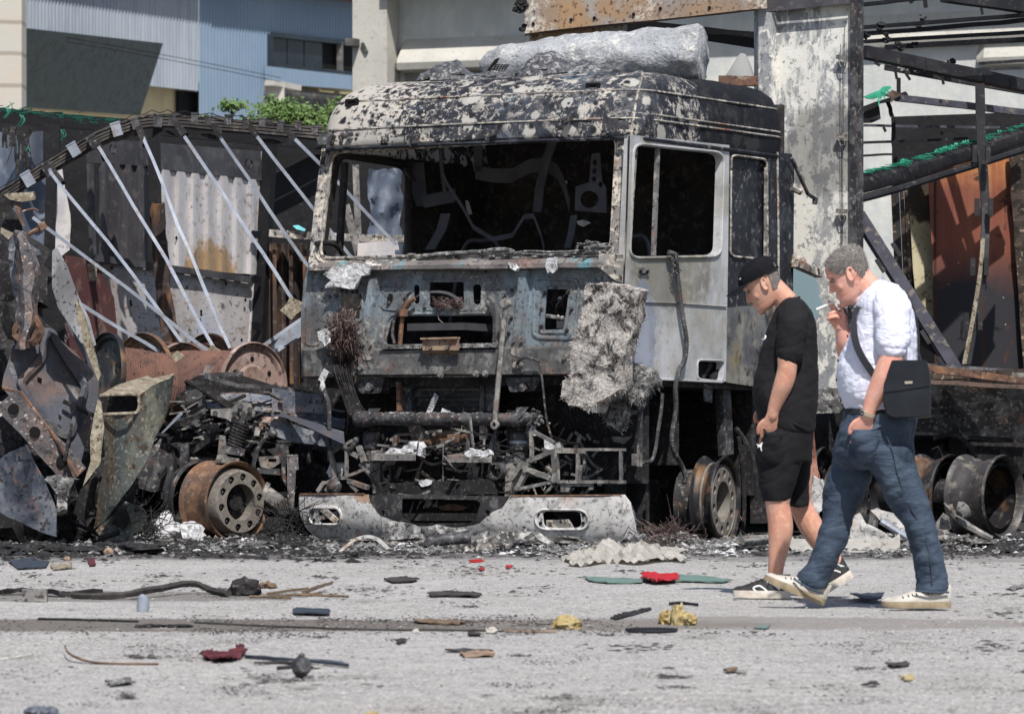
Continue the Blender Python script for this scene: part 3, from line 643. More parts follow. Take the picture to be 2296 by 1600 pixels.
# sill beam under the windscreen
m = MB()
sec_ = lambda px, yt, yb: (kf(cB(px, yt), .03), kf(cB(px, yt + 8), -.05), kf(cB(px, yt + 35), -.085), kf(cB(px, yb - 6), -.085), kf(cB(px, yb + 4), -.06), kf(cB(px, yb), .0))
m.loft([sec_(x, 112 - (x - 125) * .018, 172 - (x - 125) * .012) for x in range(125, 2000, 60)]); m.warp(.004, 5); obj('sill_beam', m, 'cab_sill', cab)
m = MB(); m.loft([[kf(cB(x, a), .0), kf(cB(x, a + 6), -.07), kf(cB(x, b), -.07), kf(cB(x, b + 5), .0)] for x, a, b in [(1970, 62, 150), (1990, 60, 160), (2085, 60, 240), (2125, 62, 245)]]); obj('corner_gusset', m, 'pillar', cab)
# lower front beam and left lower box
m = MB()
bsec = lambda px, a, b, f: [kf(cB(px, a - 16), -.0), kf(cB(px, a), -f), kf(cB(px, b - 8), -f), kf(cB(px, b), -f + .015), kf(cB(px, b + 2), 0)]
m.loft([bsec(x, 680 - (x - 440) * .014, 835 - (x - 440) * .004, .07) for x in range(440, 1821, 46)]); m.warp(.004, 4); lb = obj('front_cross_beam', m, 'beam_grey', cab)
m = MB(); m.loft([bsec(x, 672, 846, .03 + (x > 100) * .02) for x in (86, 105, 200, 300, 418)]); m.warp(.004, 4); obj('corner_step_box', m, 'beam_grey', cab)
m = MB(); m.loft([bsec(x, 640, 832, .03) for x in (1822, 1900, 2000, 2110)]); obj('corner_step_box', m, 'beam_grey', cab)
m = MB()
m.beam(kf(cB(605, 652), -.045), kf(cB(1335, 642), -.045), .09, .03, ez)
obj('hatch_ledge', m, 'ash_grey', cab)
m = MB()
for x, y in [(458, 785), (1442, 770), (1478, 770), (1190, 822), (1250, 822), (1757, 718), (965, 828)]: m.lathe([(0, .02), (.016, .02), (.019, .004), (.026, .003), (.026, 0)], kf(cB(x, y), -.07), -ev, 8)
obj('bolt', m, 'grey_steel', lb)
# rusty tag plate bolted on the beam
m = MB(); a, b, c, d = [kf(cB(*t), -.13) for t in ((848, 600), (1078, 594), (1078, 672), (850, 672))]; m.sheet([a, b, c, d], t=.01, n=ev); m.sheet([d, c, kf(cB(1075, 700), -.075), kf(cB(852, 702), -.075)], t=.008, n=ev); m.beam(a, b, .05, .012, ez)
tp = obj('mounting_plate', m, 'rust_tan', cab, 'tan rusty mounting plate')
m = MB()
for x, y in ((902, 655), (1012, 655), (905, 688), (1016, 686)): m.lathe([(0, .012), (.012, .012), (.014, 0)], kf(cB(x, y), -.135 if y < 670 else -.08), -ev, 8)
obj('bolt', m, 'dark_steel', tp)
# brackets under the beam
m = MB()
for q in ([(385, 850), (612, 850), (580, 945), (460, 948)], [(1375, 845), (1612, 842), (1560, 930), (1405, 938)]):
    m.sheet([kf(cB(*t), -.02) for t in rquad(q, 12)], t=.12, n=ev); c = kf(cB(sum(t[0] for t in q) / 4 + 10, 908), -.02); m.lathe([(0, .03), (.03, .03), (.035, 0)], c, -ev, 6)
obj('mount_bracket', m, 'dark_steel', cab)
# hoses, pipes, rods on the front
def hose(pts, r, mt, name='hose', y=-.05, conv=cB, k=5, parent=None, n=7):
    q = []
    for t in pts: q.append(kf(conv(t[0], t[1]), t[2] if len(t) > 2 else y))
    mm = MB(); mm.tube(curve(q, k), r, n); return obj(name, mm, mt, parent or cab)
hose([(780, 300), (740, 340), (715, 400), (680, 450), (662, 520), (660, 580), (672, 630)], .011, 'dark_steel')
hose([(800, 345), (760, 370), (728, 420), (722, 470), (712, 560), (706, 640)], .016, 'rust')
hose([(1272, 335), (1300, 370), (1325, 420), (1325, 520), (1328, 640)], .017, 'beam_grey'); hose([(1262, 380), (1290, 420), (1308, 470), (1310, 560), (1305, 640)], .017, 'dark_steel')
m = MB(); m.lathe([(.02, 0), (.032, 0), (.032, .05), (.02, .05)], kf(cB(728, 458), -.06), ez, 12, close=True); obj('hose_end', m, 'rust', cab)
m = MB(); m.tube([kf(cB(1382, 375), -.16), kf(cB(1356, 600), -.18), kf(cB(1335, 840), -.2), kf(cB(1312, 1080), -.22), kf(cC(1310, 390), -.23)], .019, 8); m.lathe([(.014, -.012), (.03, -.012), (.03, .012), (.014, .012)], kf(cC(1310, 405), -.23), ev, 14, close=True); m.lathe([(0, .03), (.026, .03), (.03, -.03), (0, -.03)], kf(cB(1382, 375), -.16), ev, 10)
obj('lift_rod', m, 'grey_steel', cab, 'long upright steel rod with an eye at its foot')
hose([(1450, 760, -.1), (1480, 725, -.13), (1530, 720, -.13), (1590, 745, -.12)], .011, 'dark_steel'); hose([(1590, 745, -.12), (1602, 800, -.12), (1615, 900, -.13), (1625, 1000, -.13), (1640, 1120, -.12), (1670, 1230, -.1)], .008, 'dark_steel', 'cable')
# wires bundle at the left lamp hole
m = MB(); r3 = random.Random(3)
for i in range(210):
    a = kf(cB(r3.gauss(350, 45), r3.gauss(480, 35)), -.02 - r3.random() * .06); b = kf(cB(r3.gauss(355, 55), r3.gauss(570, 50)), -.10 - r3.random() * .08); c = kf(cB(r3.gauss(340, 50), r3.gauss(650, 40)), -.06 - r3.random() * .06); d = kf(cB(r3.gauss(335, 30), r3.gauss(725, 18)), -.05)
    m.tube(curve([a, b, c, d], 3), r3.choice((.0022, .003, .0035)), 3, caps=False)
obj('wire_bundle', m, 'copper_wire', cab, 'tangle of bare reddish wires')
m = MB()
for i in range(150):
    t0 = r3.gauss(0, 1); a = kf(cB(330 + t0 * 22, 720), -.06); b = kf(cC(330 + t0 * 22, 70), -.07 - r3.random() * .05); c = kf(cC(380 + t0 * 18, 220 + r3.gauss(0, 6)), -.08); d = kf(cC(430 + t0 * 24, 340 + r3.gauss(0, 10)), -.09); e = kf(cC(500 + t0 * 60, 420 + r3.gauss(0, 40)), -.05)
    m.tube(curve([a, b, c, d] + ([e] if r3.random() < .35 else []), 3), r3.choice((.003, .004)), 3, caps=False)
obj('hanging_wires', m, 'char', cab)
m = MB()
for i in range(60):
    a = kf(cB(r3.uniform(905, 1110), r3.uniform(330, 400)), -.005); a2 = kf(cB(r3.uniform(930, 1080), r3.uniform(375, 415)), -.05); b = kf(cB(r3.uniform(900, 1115), r3.uniform(330, 395)), -.02); m.tube(curve([a, a2, b], 3), .0028, 3, caps=False)
m.tube(curve([kf(cB(*t), -.03) for t in ((930, 380), (955, 430), (950, 470), (980, 500))], 3), .003, 3)
for i in range(20):
    a = kf(cB(r3.uniform(1640, 1760), r3.uniform(300, 470)), .1); m.tube([a, a + V3(r3.uniform(-.1, .1), .02, r3.uniform(-.06, .1))], .003, 3)
obj('wire_bundle', m, 'copper_wire', cab)
m = MB(); m.tube([kf(cB(1640, 455), .04), kf(cB(1755, 470), .04)], .014, 6); m.ball(kf(cB(1712, 466), .03), .022, 1, .2); obj('lamp_stub', m, 'ash_grey', cab)
# white ash rags on the sill and beam
def rag(parent, pts, amp, mt, seed, conv=cB, y=-.1, name='ash_rag', thick=.03):
    mm = MB(); q = [kf(conv(*t), y) for t in pts]; mm.sheet(q, t=thick, n=ev, cut=.03); mm.warp(amp, 14, seed); mm.warp(amp * .6, 40, seed + 3); return obj(name, mm, mt, parent)
rag(cab, [(230, 190), (300, 130), (420, 125), (520, 130), (500, 190), (450, 215), (415, 285), (330, 270), (225, 278), (260, 230)], .014, 'ash_white', 1)
rag(cab, [(1395, 120), (1440, 118), (1455, 150), (1440, 175), (1420, 155), (1400, 150)], .012, 'ash_white', 2)
rag(cab, [(1625, 90), (1700, 85), (1700, 150), (1680, 180), (1655, 165), (1640, 185), (1625, 140)], .012, 'ash_white', 3)
rag(cab, [(185, 560), (215, 535), (255, 570), (270, 620), (230, 640), (190, 610)], .016, 'ash_white', 4, y=-.12, thick=.06)
# --- door (near side) ---
def ds(p): return ks(p, .006)
dout = [cD(*q) for q in ((262, 55), (802, 112), (795, 700), (783, 1405), (760, 1413), (218, 1388), (228, 720))]
dhole = rquad([cD(*q) for q in ((285, 110), (762, 160), (745, 712), (262, 722))], 20, 5)
dhole2 = rquad([cD(*q) for q in ((632, 1295), (768, 1300), (755, 1402), (632, 1388))], 8, 3)
m = MB(); m.sheet([ds(q) for q in dout], [[ds(q) for q in dhole], [ds(q) for q in dhole2]], t=.05, n=-eu, cut=.15)
door = obj('door', m, 'door_metal', cab, 'pale scorched driver door with empty window')
m = MB(); m.tube([ks(q, .012) for q in rquad([cD(*q) for q in ((278, 100), (772, 152), (755, 722), (254, 732))], 24, 5)], .011, 6, closed=True)
m.tube([ks(q, .010) for q in rquad([cD(*q) for q in ((625, 1288), (775, 1294), (762, 1410), (624, 1396))], 10, 3)], .008, 5, closed=True)
m.tube([ks(cD(*q), .012) for q in ((270, 968), (500, 975), (785, 995))], .007, 5)
m.tube([ks(cD(*q), .010) for q in ((225, 1385), (500, 1398), (760, 1410))], .009, 5)
obj('window_rim', m, 'door_metal', door)
m = MB(); m.beam(ks(cD(408, 125), -.02), ks(cD(385, 718), -.02), .03, .025, eu); obj('window_bar', m, 'grey_steel', door, 'upright bar of the quarter window')
m = MB(); m.sheet([ks(q, .012) for q in rquad([cD(*q) for q in ((303, 780), (366, 785), (366, 835), (303, 833))], 5, 3)], t=.012, n=-eu)
obj('handle_plate', m, 'grey_steel', door)
m = MB()
for q in ((315, 803), (352, 806)): m.ball(ks(cD(*q), .02), .014, 1)
m.sheet([ks(cD(*q), .018) for q in ((322, 812), (345, 812), (345, 822), (322, 820))], t=.005, n=-eu); obj('door_handle', m, 'window_hole', door)
m = MB(); m.sheet([ks(cD(*q), -.08) for q in ((620, 1285), (775, 1290), (765, 1410), (620, 1400))], t=.01, n=-eu); m.beam(ks(cD(650, 1390), -.04), ks(cD(700, 1310), -.04), .03, .02, eu); m.beam(ks(cD(700, 1390), -.03), ks(cD(755, 1350), -.03), .05, .02, eu); obj('step_recess', m, 'char', door)
# door seam line
m = MB(); m.tube([ks(cD(*q), .002) for q in ((252, 60), (238, 500), (222, 870), (205, 1200), (214, 1385))], .008, 4); obj('door_gap', m, 'window_hole', cab)
# corrugated hanging hose over the door
m = MB(); pts = curve([ks(cD(*q), .05) for q in ((470, 700), (505, 715), (510, 760), (525, 900), (545, 1050), (565, 1180), (555, 1290), (525, 1345), (505, 1450), (508, 1560))] + [ks(cG(*q), .05) for q in ((338, 420), (350, 500), (392, 580), (412, 640), (405, 680))], 12)
m.tube(pts, [.0155 + .004 * (i % 2) for i in range(len(pts))], 7); 
for i in range(40): a = ks(cD(r3.gauss(505, 9), r3.uniform(700, 830)), .06); m.tube([a, a + V3(r3.uniform(-.03, .03), -.01, r3.uniform(-.03, .03))], .004, 3)
obj('corrugated_hose', m, 'dark_steel', cab, 'dark ribbed hose hanging over the door')
# --- rear side quarter with blind window ---
m = MB(); q = [(806, 113), (1145, 160), (1148, 400), (1155, 900), (1160, 1440), (930, 1440), (783, 1410)]; m.sheet([ks(cD(*t), 0) for t in q[:3]] + [ks(cD(*t), 0) for t in ((1152, 900),)] + [ks(cD(1152, 985), 0), ks(cD(790, 1000), 0)], [[ks(cD(*t), 0) for t in rquad([(815, 170), (1002, 195), (1005, 735), (812, 715)], 28, 4)]], t=.04, n=-eu, cut=.2); m.warp(.004, 4)
sidep = obj('rear_side_panel', m, 'cab_dark', cab, 'sooty black sleeper side panel')
m = MB(); m.sheet([ks(cD(*t), 0) for t in ((790, 1001), (1152, 986), (1152, 1445), (930, 1436), (783, 1411))], t=.04, n=-eu, cut=.2); m.warp(.005, 4); obj('lower_side_panel', m, 'rear_quarter', cab, 'grey scorched lower side panel')
m = MB(); m.sheet([ks(cD(*t), -.03) for t in rquad([(805, 160), (1012, 185), (1015, 745), (802, 725)], 28, 4)], t=.01, n=-eu, cut=.1); m.warp(.012, 6); obj('blind_window', m, 'cab_dark', sidep)
m = MB(); m.tube([ks(cD(*t), .008) for t in rquad([(812, 165), (1008, 190), (1010, 738), (808, 720)], 30, 4)], .009, 5, closed=True); m.tube([ks(cD(*t), .006) for t in ((1065, 150), (1070, 500), (1072, 900))], .009, 5); m.beam(ks(cD(1003, 235), .012), ks(cD(1000, 730), .012), .03, .015, eu); obj('window_rim', m, 'pillar', sidep)
m = MB(); m.beam(K(0, 2.30, 1.2), K(-.0, 2.32, 2.72), .03, .09, ev); obj('rear_edge', m, 'cab_dark', cab)
# --- body behind: far side wall with open window, back wall, floor, roof lining ---
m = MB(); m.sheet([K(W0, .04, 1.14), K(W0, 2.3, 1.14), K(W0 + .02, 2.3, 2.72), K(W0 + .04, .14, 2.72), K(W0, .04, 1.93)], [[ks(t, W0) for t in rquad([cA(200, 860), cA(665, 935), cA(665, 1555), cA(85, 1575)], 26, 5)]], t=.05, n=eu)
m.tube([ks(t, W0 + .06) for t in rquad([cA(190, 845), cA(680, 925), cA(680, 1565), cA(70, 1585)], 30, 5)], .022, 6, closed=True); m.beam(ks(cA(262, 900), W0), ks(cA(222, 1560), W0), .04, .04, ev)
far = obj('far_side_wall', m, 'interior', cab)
m = MB(); m.beam(ks(cA(665, 935), W0 + .05), ks(cA(715, 1010), W0 + .3), .02, .05, ev); m.tube(curve([ks(cA(*t), W0 + .1) for t in ((70, 1440), (130, 1432), (200, 1450), (240, 1500), (262, 1560))], 4), .018, 6); obj('grab_handle', m, 'char', far)
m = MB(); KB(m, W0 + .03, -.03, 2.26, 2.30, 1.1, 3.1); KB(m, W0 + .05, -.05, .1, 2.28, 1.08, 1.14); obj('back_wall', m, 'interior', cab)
# seats and frames
def seat(x, y):
    mm = MB()
    mm.tube(curve([K(x - .22, y + .35, 1.2), K(x - .2, y + .42, 1.7), K(x - .14, y + .47, 2.08), K(x, y + .48, 2.12), K(x + .14, y + .47, 2.08), K(x + .2, y + .42, 1.7), K(x + .22, y + .35, 1.2)], 5), .014, 6)
    for z in (1.5, 1.7, 1.9): mm.tube([K(x - .2, y + .43, z), K(x + .2, y + .43, z)], .007, 5)
    mm.tube(curve([K(x - .24, y - .1, 1.62), K(x - .1, y - .15, 1.72), K(x + .12, y - .15, 1.72), K(x + .25, y - .08, 1.6)], 5), .016, 6); mm.box(K(x, y + .1, 1.5), (.46, .46, .05), AX)
    return obj('seat_frame', mm, 'interior_light', cab)
seat(-1.75, .55); seat(-.55, .55)
m = MB()
def strap(pts, wd, y, mb=m): mb.ribbon([kf(cA(*t), y if len(t) < 3 else t[2]) for t in pts], ez * wd if abs(pts[0][0] - pts[-1][0]) > abs(pts[0][1] - pts[-1][1]) else eu * wd, .01)
strap([(1135, 965), (1250, 985), (1370, 990), (1430, 960), (1490, 925), (1600, 915), (1680, 960), (1720, 1040), (1760, 1180)], .1, 1.2); strap([(1152, 760), (1150, 960)], .07, 1.2)
strap([(1650, 760), (1600, 900), (1560, 1080), (1545, 1230)], .07, 1.1); strap([(740, 900), (760, 1100), (790, 1190)], .12, 1.3); strap([(790, 1160), (1000, 1120)], .09, 1.1)
strap([(910, 960), (950, 1050), (1050, 1200), (1120, 1330), (1250, 1410), (1380, 1385), (1460, 1260), (1520, 1255), (1570, 1380), (1590, 1470)], .035, .7); strap([(1790, 1250), (1770, 1380), (1745, 1470)], .05, .5); strap([(935, 1240), (905, 1350), (830, 1480)], .08, .8)
strap([(900, 800), (910, 950), (930, 1090)], .03, 1.0)
obj('hanging_strap', m, 'interior_light', cab)
m = MB(); o_ = [kf(cA(*t), .62) for t in ((1905, 840), (1960, 835), (1975, 1030), (2000, 1060), (2005, 1235), (1795, 1220), (1800, 1060), (1890, 1030))]
hs = [[kf(cA(1890 + 62 * math.cos(a), 1145 + 58 * math.sin(a)), .62) for a in [k * math.pi / 9 for k in range(18)]]] + [[kf(cA(cx + 16 * math.cos(a), cy + 20 * math.sin(a)), .62) for a in [k * math.pi / 5 for k in range(10)]] for cx, cy in ((1928, 900), (1925, 955), (1922, 1010), (1965, 1045))]
m.sheet(o_, hs, t=.01, n=ev); obj('pedal_plate', m, 'interior_light', cab)
m = MB()
for x, y, s_ in ((1735, 1032, .01), (1010, 1020, .006), (1050, 1050, .006), (1120, 1130, .005), (1127, 1297, .012), (883, 836, .006), (1095, 860, .004)):
    m.sheet([kf(cA(x + math.cos(a) * s_ * 900, y + math.sin(a) * s_ * 1500), 2.20) for a in [k * math.pi / 3 for k in range(6)]], t=.004, n=ev)
m.sheet([kf(cA(*t), 1.8) for t in ((1065, 1150), (1085, 1155), (1112, 1245), (1085, 1248), (1070, 1200))], t=.004, n=ev); m.sheet([kf(cA(*t), 1.4) for t in rquad([(1805, 1290), (1850, 1280), (1905, 1300), (1880, 1312), (1850, 1328), (1815, 1312)], 8)], t=.004, n=ev)
m.sheet([ks(cD(*t), -1.2) for t in ((532, 262), (555, 252), (578, 262), (553, 269))], t=.004, n=eu)
obj('bright_spot', m, 'ash_white', cab)  # pale flecks at the back wall paint daylight coming through small holes
# mirror arms on the rear corner
m = MB(); m.tube([ks(cI(*t), .05) for t in ((1005, 880), (1040, 960), (1095, 1080), (1135, 1105))], .014, 6); m.tube([ks(cI(1135, 1100), .05), ks(cI(1132, 1135), .05)], .02, 5); obj('mirror_arm', m, 'dark_steel', cab)
m = MB(); m.tube([ks(cI(1005, 1040), .05), ks(cI(1060, 1065), .1)], .03, 8); m.tube([ks(cI(1010, 1450), .02), ks(cI(1060, 1465), .05)], .05, 10); m.beam(ks(cI(1025, 1465), .06), ks(cI(1160, 1525), .10), .07, .05, ez); obj('arm_stub', m, 'pillar', cab)
# ================= running gear under the burnt cab =================
def wheel(parent, c, axis, r, mr, md, dual=False, hollow=False, dish=.05, width=.24, label=None, hubmat=None, hf=.235 / .3155):
    """rim without tyre; axis points outwards; face centre c"""
    axis = axis.normalized(); k = r / .3155; up = V3(0, 0, 1)
    m = MB(); prof = [(r, 0), (r * .985, .012), (r * .93, -.004), (r * .915, -.05), (r * .90, -.07), (r * .84, -.10), (r * .84, -.14), (r * .90, -.17), (r * .92, -.215), (r * .985, -.23), (r, -.24)]
    prof = [(a, b * width / .24) for a, b in prof]
    inner = [(a * .975, b) for a, b in prof[::-1]]
    m.lathe(prof + inner, c, axis, 56, up, close=True)
    m.warp(.002, 5); rim = obj('wheel', m, mr, parent, label)
    if hollow: return rim
    m = MB(); rh = r * hf; h0 = dish
    m.lathe([(r * .86, -.10 * k), (r * .82, -.06), (r * .80, -.01 * k), (rh * 1.03, h0 - .012), (rh, h0), (rh - .003, h0 + .002)], c, axis, 48, up)
    X = up.cross(axis).normalized(); Y_ = axis.cross(X)
    circ = lambda cx, cy, rr, n=14: [c + axis * (h0 + .002) + X * (cx + rr * math.cos(2 * math.pi * i / n)) + Y_ * (cy + rr * math.sin(2 * math.pi * i / n)) for i in range(n)]
    hr = rh * .82; rc = rh * .60
    m.sheet(circ(0, 0, rh - .003, 48), [circ(0, 0, rc, 32)] + [circ(hr * math.cos(a), hr * math.sin(a), rh * .125, 12) for a in [2 * math.pi * (i + .3) / 10 for i in range(10)]], t=.014, n=-axis)
    m.lathe([(rc, h0), (rc * 1.0, h0 - .09)], c, axis, 24, up)
    d = obj('disc', m, md, rim)
    m = MB(); m.lathe([(rc * 1.02, h0 - .09), (rc * .55, h0 - .09), (rc * .45, h0 - .05), (0, h0 - .05)], c, axis, 24, up); obj('hub', m, 'char', rim)
    m = MB()
    for i in range(10):
        a = 2 * math.pi * (i + .3) / 10; q = c + X * hr * math.cos(a) + Y_ * hr * math.sin(a) + axis * (h0 - .02); m.lathe([(0, .012), (rh * .045, .012), (rh * .055, 0), (rh * .09, -.004), (0, -.006)], q, axis, 6)
    obj('nut', m, hubmat or 'dark_steel', rim)
    return rim
mat('wheel_black', C(36, 35, 38), [('n', 5, .42, .6, C(30, 29, 31)), ('n', 12, .55, .64, C(92, 90, 88), {'max': .7}), ('n', 4, .6, .68, C(120, 88, 60), {'max': .8})], rough=.5, bump=[('n', 20, .3, .006)])
mat('wheel_ash', C(112, 107, 100), [('n', 5, .42, .62, C(84, 78, 74)), ('n', 40, .5, .66, C(138, 132, 124), {'max': .6})], rough=.75, bump=[('n', 30, .4, .006)])
mat('wheel_rust', C(108, 78, 58), [('n', 3, .42, .6, C(72, 62, 58), {'st': (1, 1, 3)}), ('n', 14, .54, .62, C(132, 104, 80), {'max': .7}), ('n', 40, .60, .66, C(150, 140, 130), {'max': .6})], rough=.8, bump=[('n', 24, .4, .006)])
wc = P(1625, 1124, 35.3); wheel(cab, wc, V3(.929, -.37, 0), .3155, 'wheel_black', 'wheel_ash', dish=-.015, width=.15, label='blackened front wheel rim')
m = MB()     # burnt tyre wires hanging on the rim
for i in range(260):
    a = r3.uniform(math.pi * .95, math.pi * 1.75); rr = r3.uniform(.30, .35); ax_ = V3(.929, -.37, 0).normalized(); X = V3(0, 0, 1).cross(ax_)
    q = wc - ax_ * r3.uniform(.02, .26) + X * rr * math.cos(a) * -1 + V3(0, 0, rr * math.sin(a)) ; e = q + V3(r3.gauss(-.02, .05), r3.gauss(0, .05), r3.gauss(-.09, .05)); e.z = max(.01, e.z); q.z = max(q.z, .02)
    m.tube([q, q.lerp(e, .5) + V3(r3.gauss(0, .02), 0, 0), e], .003, 3, caps=False)
obj('tyre_wire', m, 'copper_wire', cab)
m = MB()     # arch plate behind the wheel and brake drum
m.lathe([(.0, -.30), (.22, -.30), (.22, -.14), (0, -.14)], wc, V3(.929, -.37, 0), 24); obj('brake_drum', m, 'dark_steel', cab)
m = MB(); m.tube(curve([wc + V3(.857, -.515, 0) * -.1 + ev * a + V3(0, 0, b) for a, b in ((.38, .45), (.44, .2), (.46, -.05), (.43, -.25))], 5), .016, 6); obj('wheel_arch', m, 'char', cab)
wheel(cab, K(-2.2, 1.45, .31), V3(-.929, .37, 0), .3155, 'wheel_black', 'wheel_ash', dish=-.03)
# frame rails, axle, engine mass, radiator
m = MB()
for x in (-1.72, -.85): m.beam(K(x, -.05, .78), K(x, 5.6, .72), .08, .26, ez)
obj('frame_rail', m, 'char', cab)
m = MB()
m.beam(K(-2.1, 1.45, .42), K(-.35, 1.45, .42), .14, .12, ez); m.tube([K(-2.0, 1.2, .5), K(-.5, 1.2, .5)], .03, 8); obj('front_axle', m, 'char', cab)
m = MB()
m.loft([[K(-1.27 + a * s_, y, .95 + b * s_ * .9) for a, b in rrect(-.36, -.5, .36, .22, .1)] for y, s_ in ((.5, 1), (1.2, 1.05), (1.9, .8))]); m.warp(.03, 3); obj('engine_block', m, 'char', cab)
m = MB(); KB(m, -2.42, -.12, 2.0, 2.06, .35, 1.12); KB(m, -1.8, -.1, .45, .5, .42, 1.1); KB(m, -1.7, -.35, .9, .95, .0, .6); KB(m, -.9, -.5, .6, 1.9, .0, .45); KB(m, -2.45, -1.75, .55, .6, .5, 1.1); KB(m, -.75, -.12, .9, .95, .55, 1.1); obj('underbody_block', m, 'char', cab)  # includes dark blocks added to close the bright gap under the cab
m = MB()
for t in (((2050, 480), (2180, 480), (2130, 525), (2060, 510)), ((2150, 310), (2240, 315), (2200, 340), (2150, 338))):
    m.sheet([kf(cC(*q), .44) for q in t], t=.01, n=ev)
obj('bright_spot', m, 'grey_steel', cab)
mat('radiator', C(34, 34, 36), [('w', 9.2, .80, .95, C(104, 98, 94), {'dir': 'Z', 'di': .15}), ('n', 6, .5, .62, C(20, 20, 22))], rough=.6)
m = MB(); m.sheet([kf(cC(*t), .16) for t in ((778, 90), (1215, 92), (1222, 490), (780, 490))], t=.05, n=ev); rad = obj('radiator', m, 'radiator', cab)
m = MB()
for i in range(31): y_ = 98 + i * 12.6; m.beam(kf(cC(785, y_), .15), kf(cC(1210, y_), .15), .012, .005, ez, seg=4, bend=.006)
obj('cooling_fins', m, 'dark_steel', rad)
m = MB()
for a, b in ((718, 780), (1212, 1240)): m.sheet([kf(cC(*t), .10) for t in ((a, 95), (b, 95), (b, 500), (a, 500))], t=.08, n=ev)
m.sheet([kf(cC(*t), .12) for t in ((1244, 95), (1305, 95), (1300, 345), (1244, 345))], t=.08, n=ev)
obj('radiator_frame', m, 'dark_steel', cab)
m = MB(); m.beam(kf(cC(700, 130), .05), kf(cC(705, 345), .05), .03, .03, ev); m.beam(kf(cC(880, 500), .1), kf(cC(1140, 490), .1), .09, .06, ez); obj('bracket', m, 'rust', cab)
m = MB(); m.sheet([kf(cC(*t), .2) for t in ((590, 480), (1330, 480), (1330, 850), (590, 850))], t=.03, n=ev, cut=.12); m.warp(.03, 5); obj('cooler_pack', m, 'char', cab)
m = MB(); m.sheet([kf(cC(*t), .1) for t in ((915, 510), (1050, 505), (1110, 530), (1060, 570), (930, 585))], t=.06, n=ev, cut=.06); m.warp(.02, 9); obj('duct', m, 'rust', cab)
m = MB()
for (dx, y0) in ((0, 0),):
    m.sheet([kf(cC(*t), .02) for t in ((870, 330), (925, 200), (952, 225), (905, 335))], [[kf(cC(*t), .02) for t in ((a + j * 9 - i * 7.2, b + i * 16.5 + j * 2), (a + 6 + j * 9 - i * 7.2, b + i * 16.5 + j * 2), (a + 3 + j * 9 - i * 7.2, b + 11 + i * 16.5 + j * 2), (a - 3 + j * 9 - i * 7.2, b + 11 + i * 16.5 + j * 2))] for a, b in ((920, 215),) for i in range(6) for j in range(3)], t=.006, n=ev)
    m.sheet([kf(cC(*t), -.03) for t in ((960, 340), (975, 298), (1025, 320), (1020, 345), (985, 350))], t=.006, n=ev, cut=.02)
m.warp(.003, 20); obj('mesh_scrap', m, 'ash_white', cab, angle=60)
# stabiliser tube
m = MB(); A, B = kf(cC(455, 368), -.12), kf(cC(1580, 372), -.12); pts = [A.lerp(B, i / 30) for i in range(31)]
m.tube(pts, [.05 if i in (0,) else .041 + .003 * ((i * 7) % 3 == 0) for i in range(31)], 14); m.lathe([(0, -.03), (.055, -.03), (.058, .02), (.055, .08), (.042, .09)], A, (B - A), 16)
st = obj('stabiliser_tube', m, 'dark_steel', cab)
m = MB()
for a, b in ((530, 300), (1470, 292)):
    m.loft([[kf(cC(a - 20, b), -.1), kf(cC(a + 55, b), -.1), kf(cC(a + 55, b), .06), kf(cC(a - 20, b), .06)], [kf(cC(a - 60, b + 100), -.17), kf(cC(a + 10, b + 60), -.17), kf(cC(a + 10, b + 60), .02), kf(cC(a - 60, b + 100), .02)]])
    m.lathe([(.046, -.02), (.052, -.02), (.052, .04), (.046, .04)], A.lerp(B, (a - 455) / 1125 - .02), (B - A), 16, close=True)
obj('clamp', m, 'dark_steel', st)
m = MB()
for i in range(70): q = A.lerp(B, r3.random()) + V3(0, 0, .04); m.ball(q, r3.uniform(.006, .018), 1, .5, 3, (1.5, 1, .6), i)
for i in range(40): q = B + V3(r3.gauss(0, .03), r3.gauss(-.01, .03), r3.gauss(.0, .03)); m.ball(q, r3.uniform(.008, .018), 1, .5, 3, (1, 1, .8), i)
obj('ash_crumb', m, 'ash_grey', st, kind='stuff')
# air bags / dampers
def spring_pot(x, y0, y1, w_, mt='dark_steel', y=-.02):
    mm = MB(); c0 = kf(cC(x, y1), y); H = (y1 - y0) * .3525 / 330; r_ = w_ * .3525 / 330 / 2
    mm.lathe([(0, 0), (r_ * .8, 0), (r_ * .82, H * .32), (r_ * 1.02, H * .36), (r_ * 1.05, H * .40), (r_, H * .72), (r_ * .92, H * .80), (r_ * .5, H * .84), (r_ * .45, H * .95), (r_ * .6, H), (0, H)], c0, ez, 20); return obj('air_spring', mm, mt, cab)
spring_pot(525, 405, 640, 108); sp2 = spring_pot(1462, 405, 655, 112)
m = MB(); m.lathe([(.062, 0), (.065, .002), (.065, .022), (.062, .024)], kf(cC(1462, 528), -.02), ez, 20); obj('clamp', m, 'aluminium', sp2)
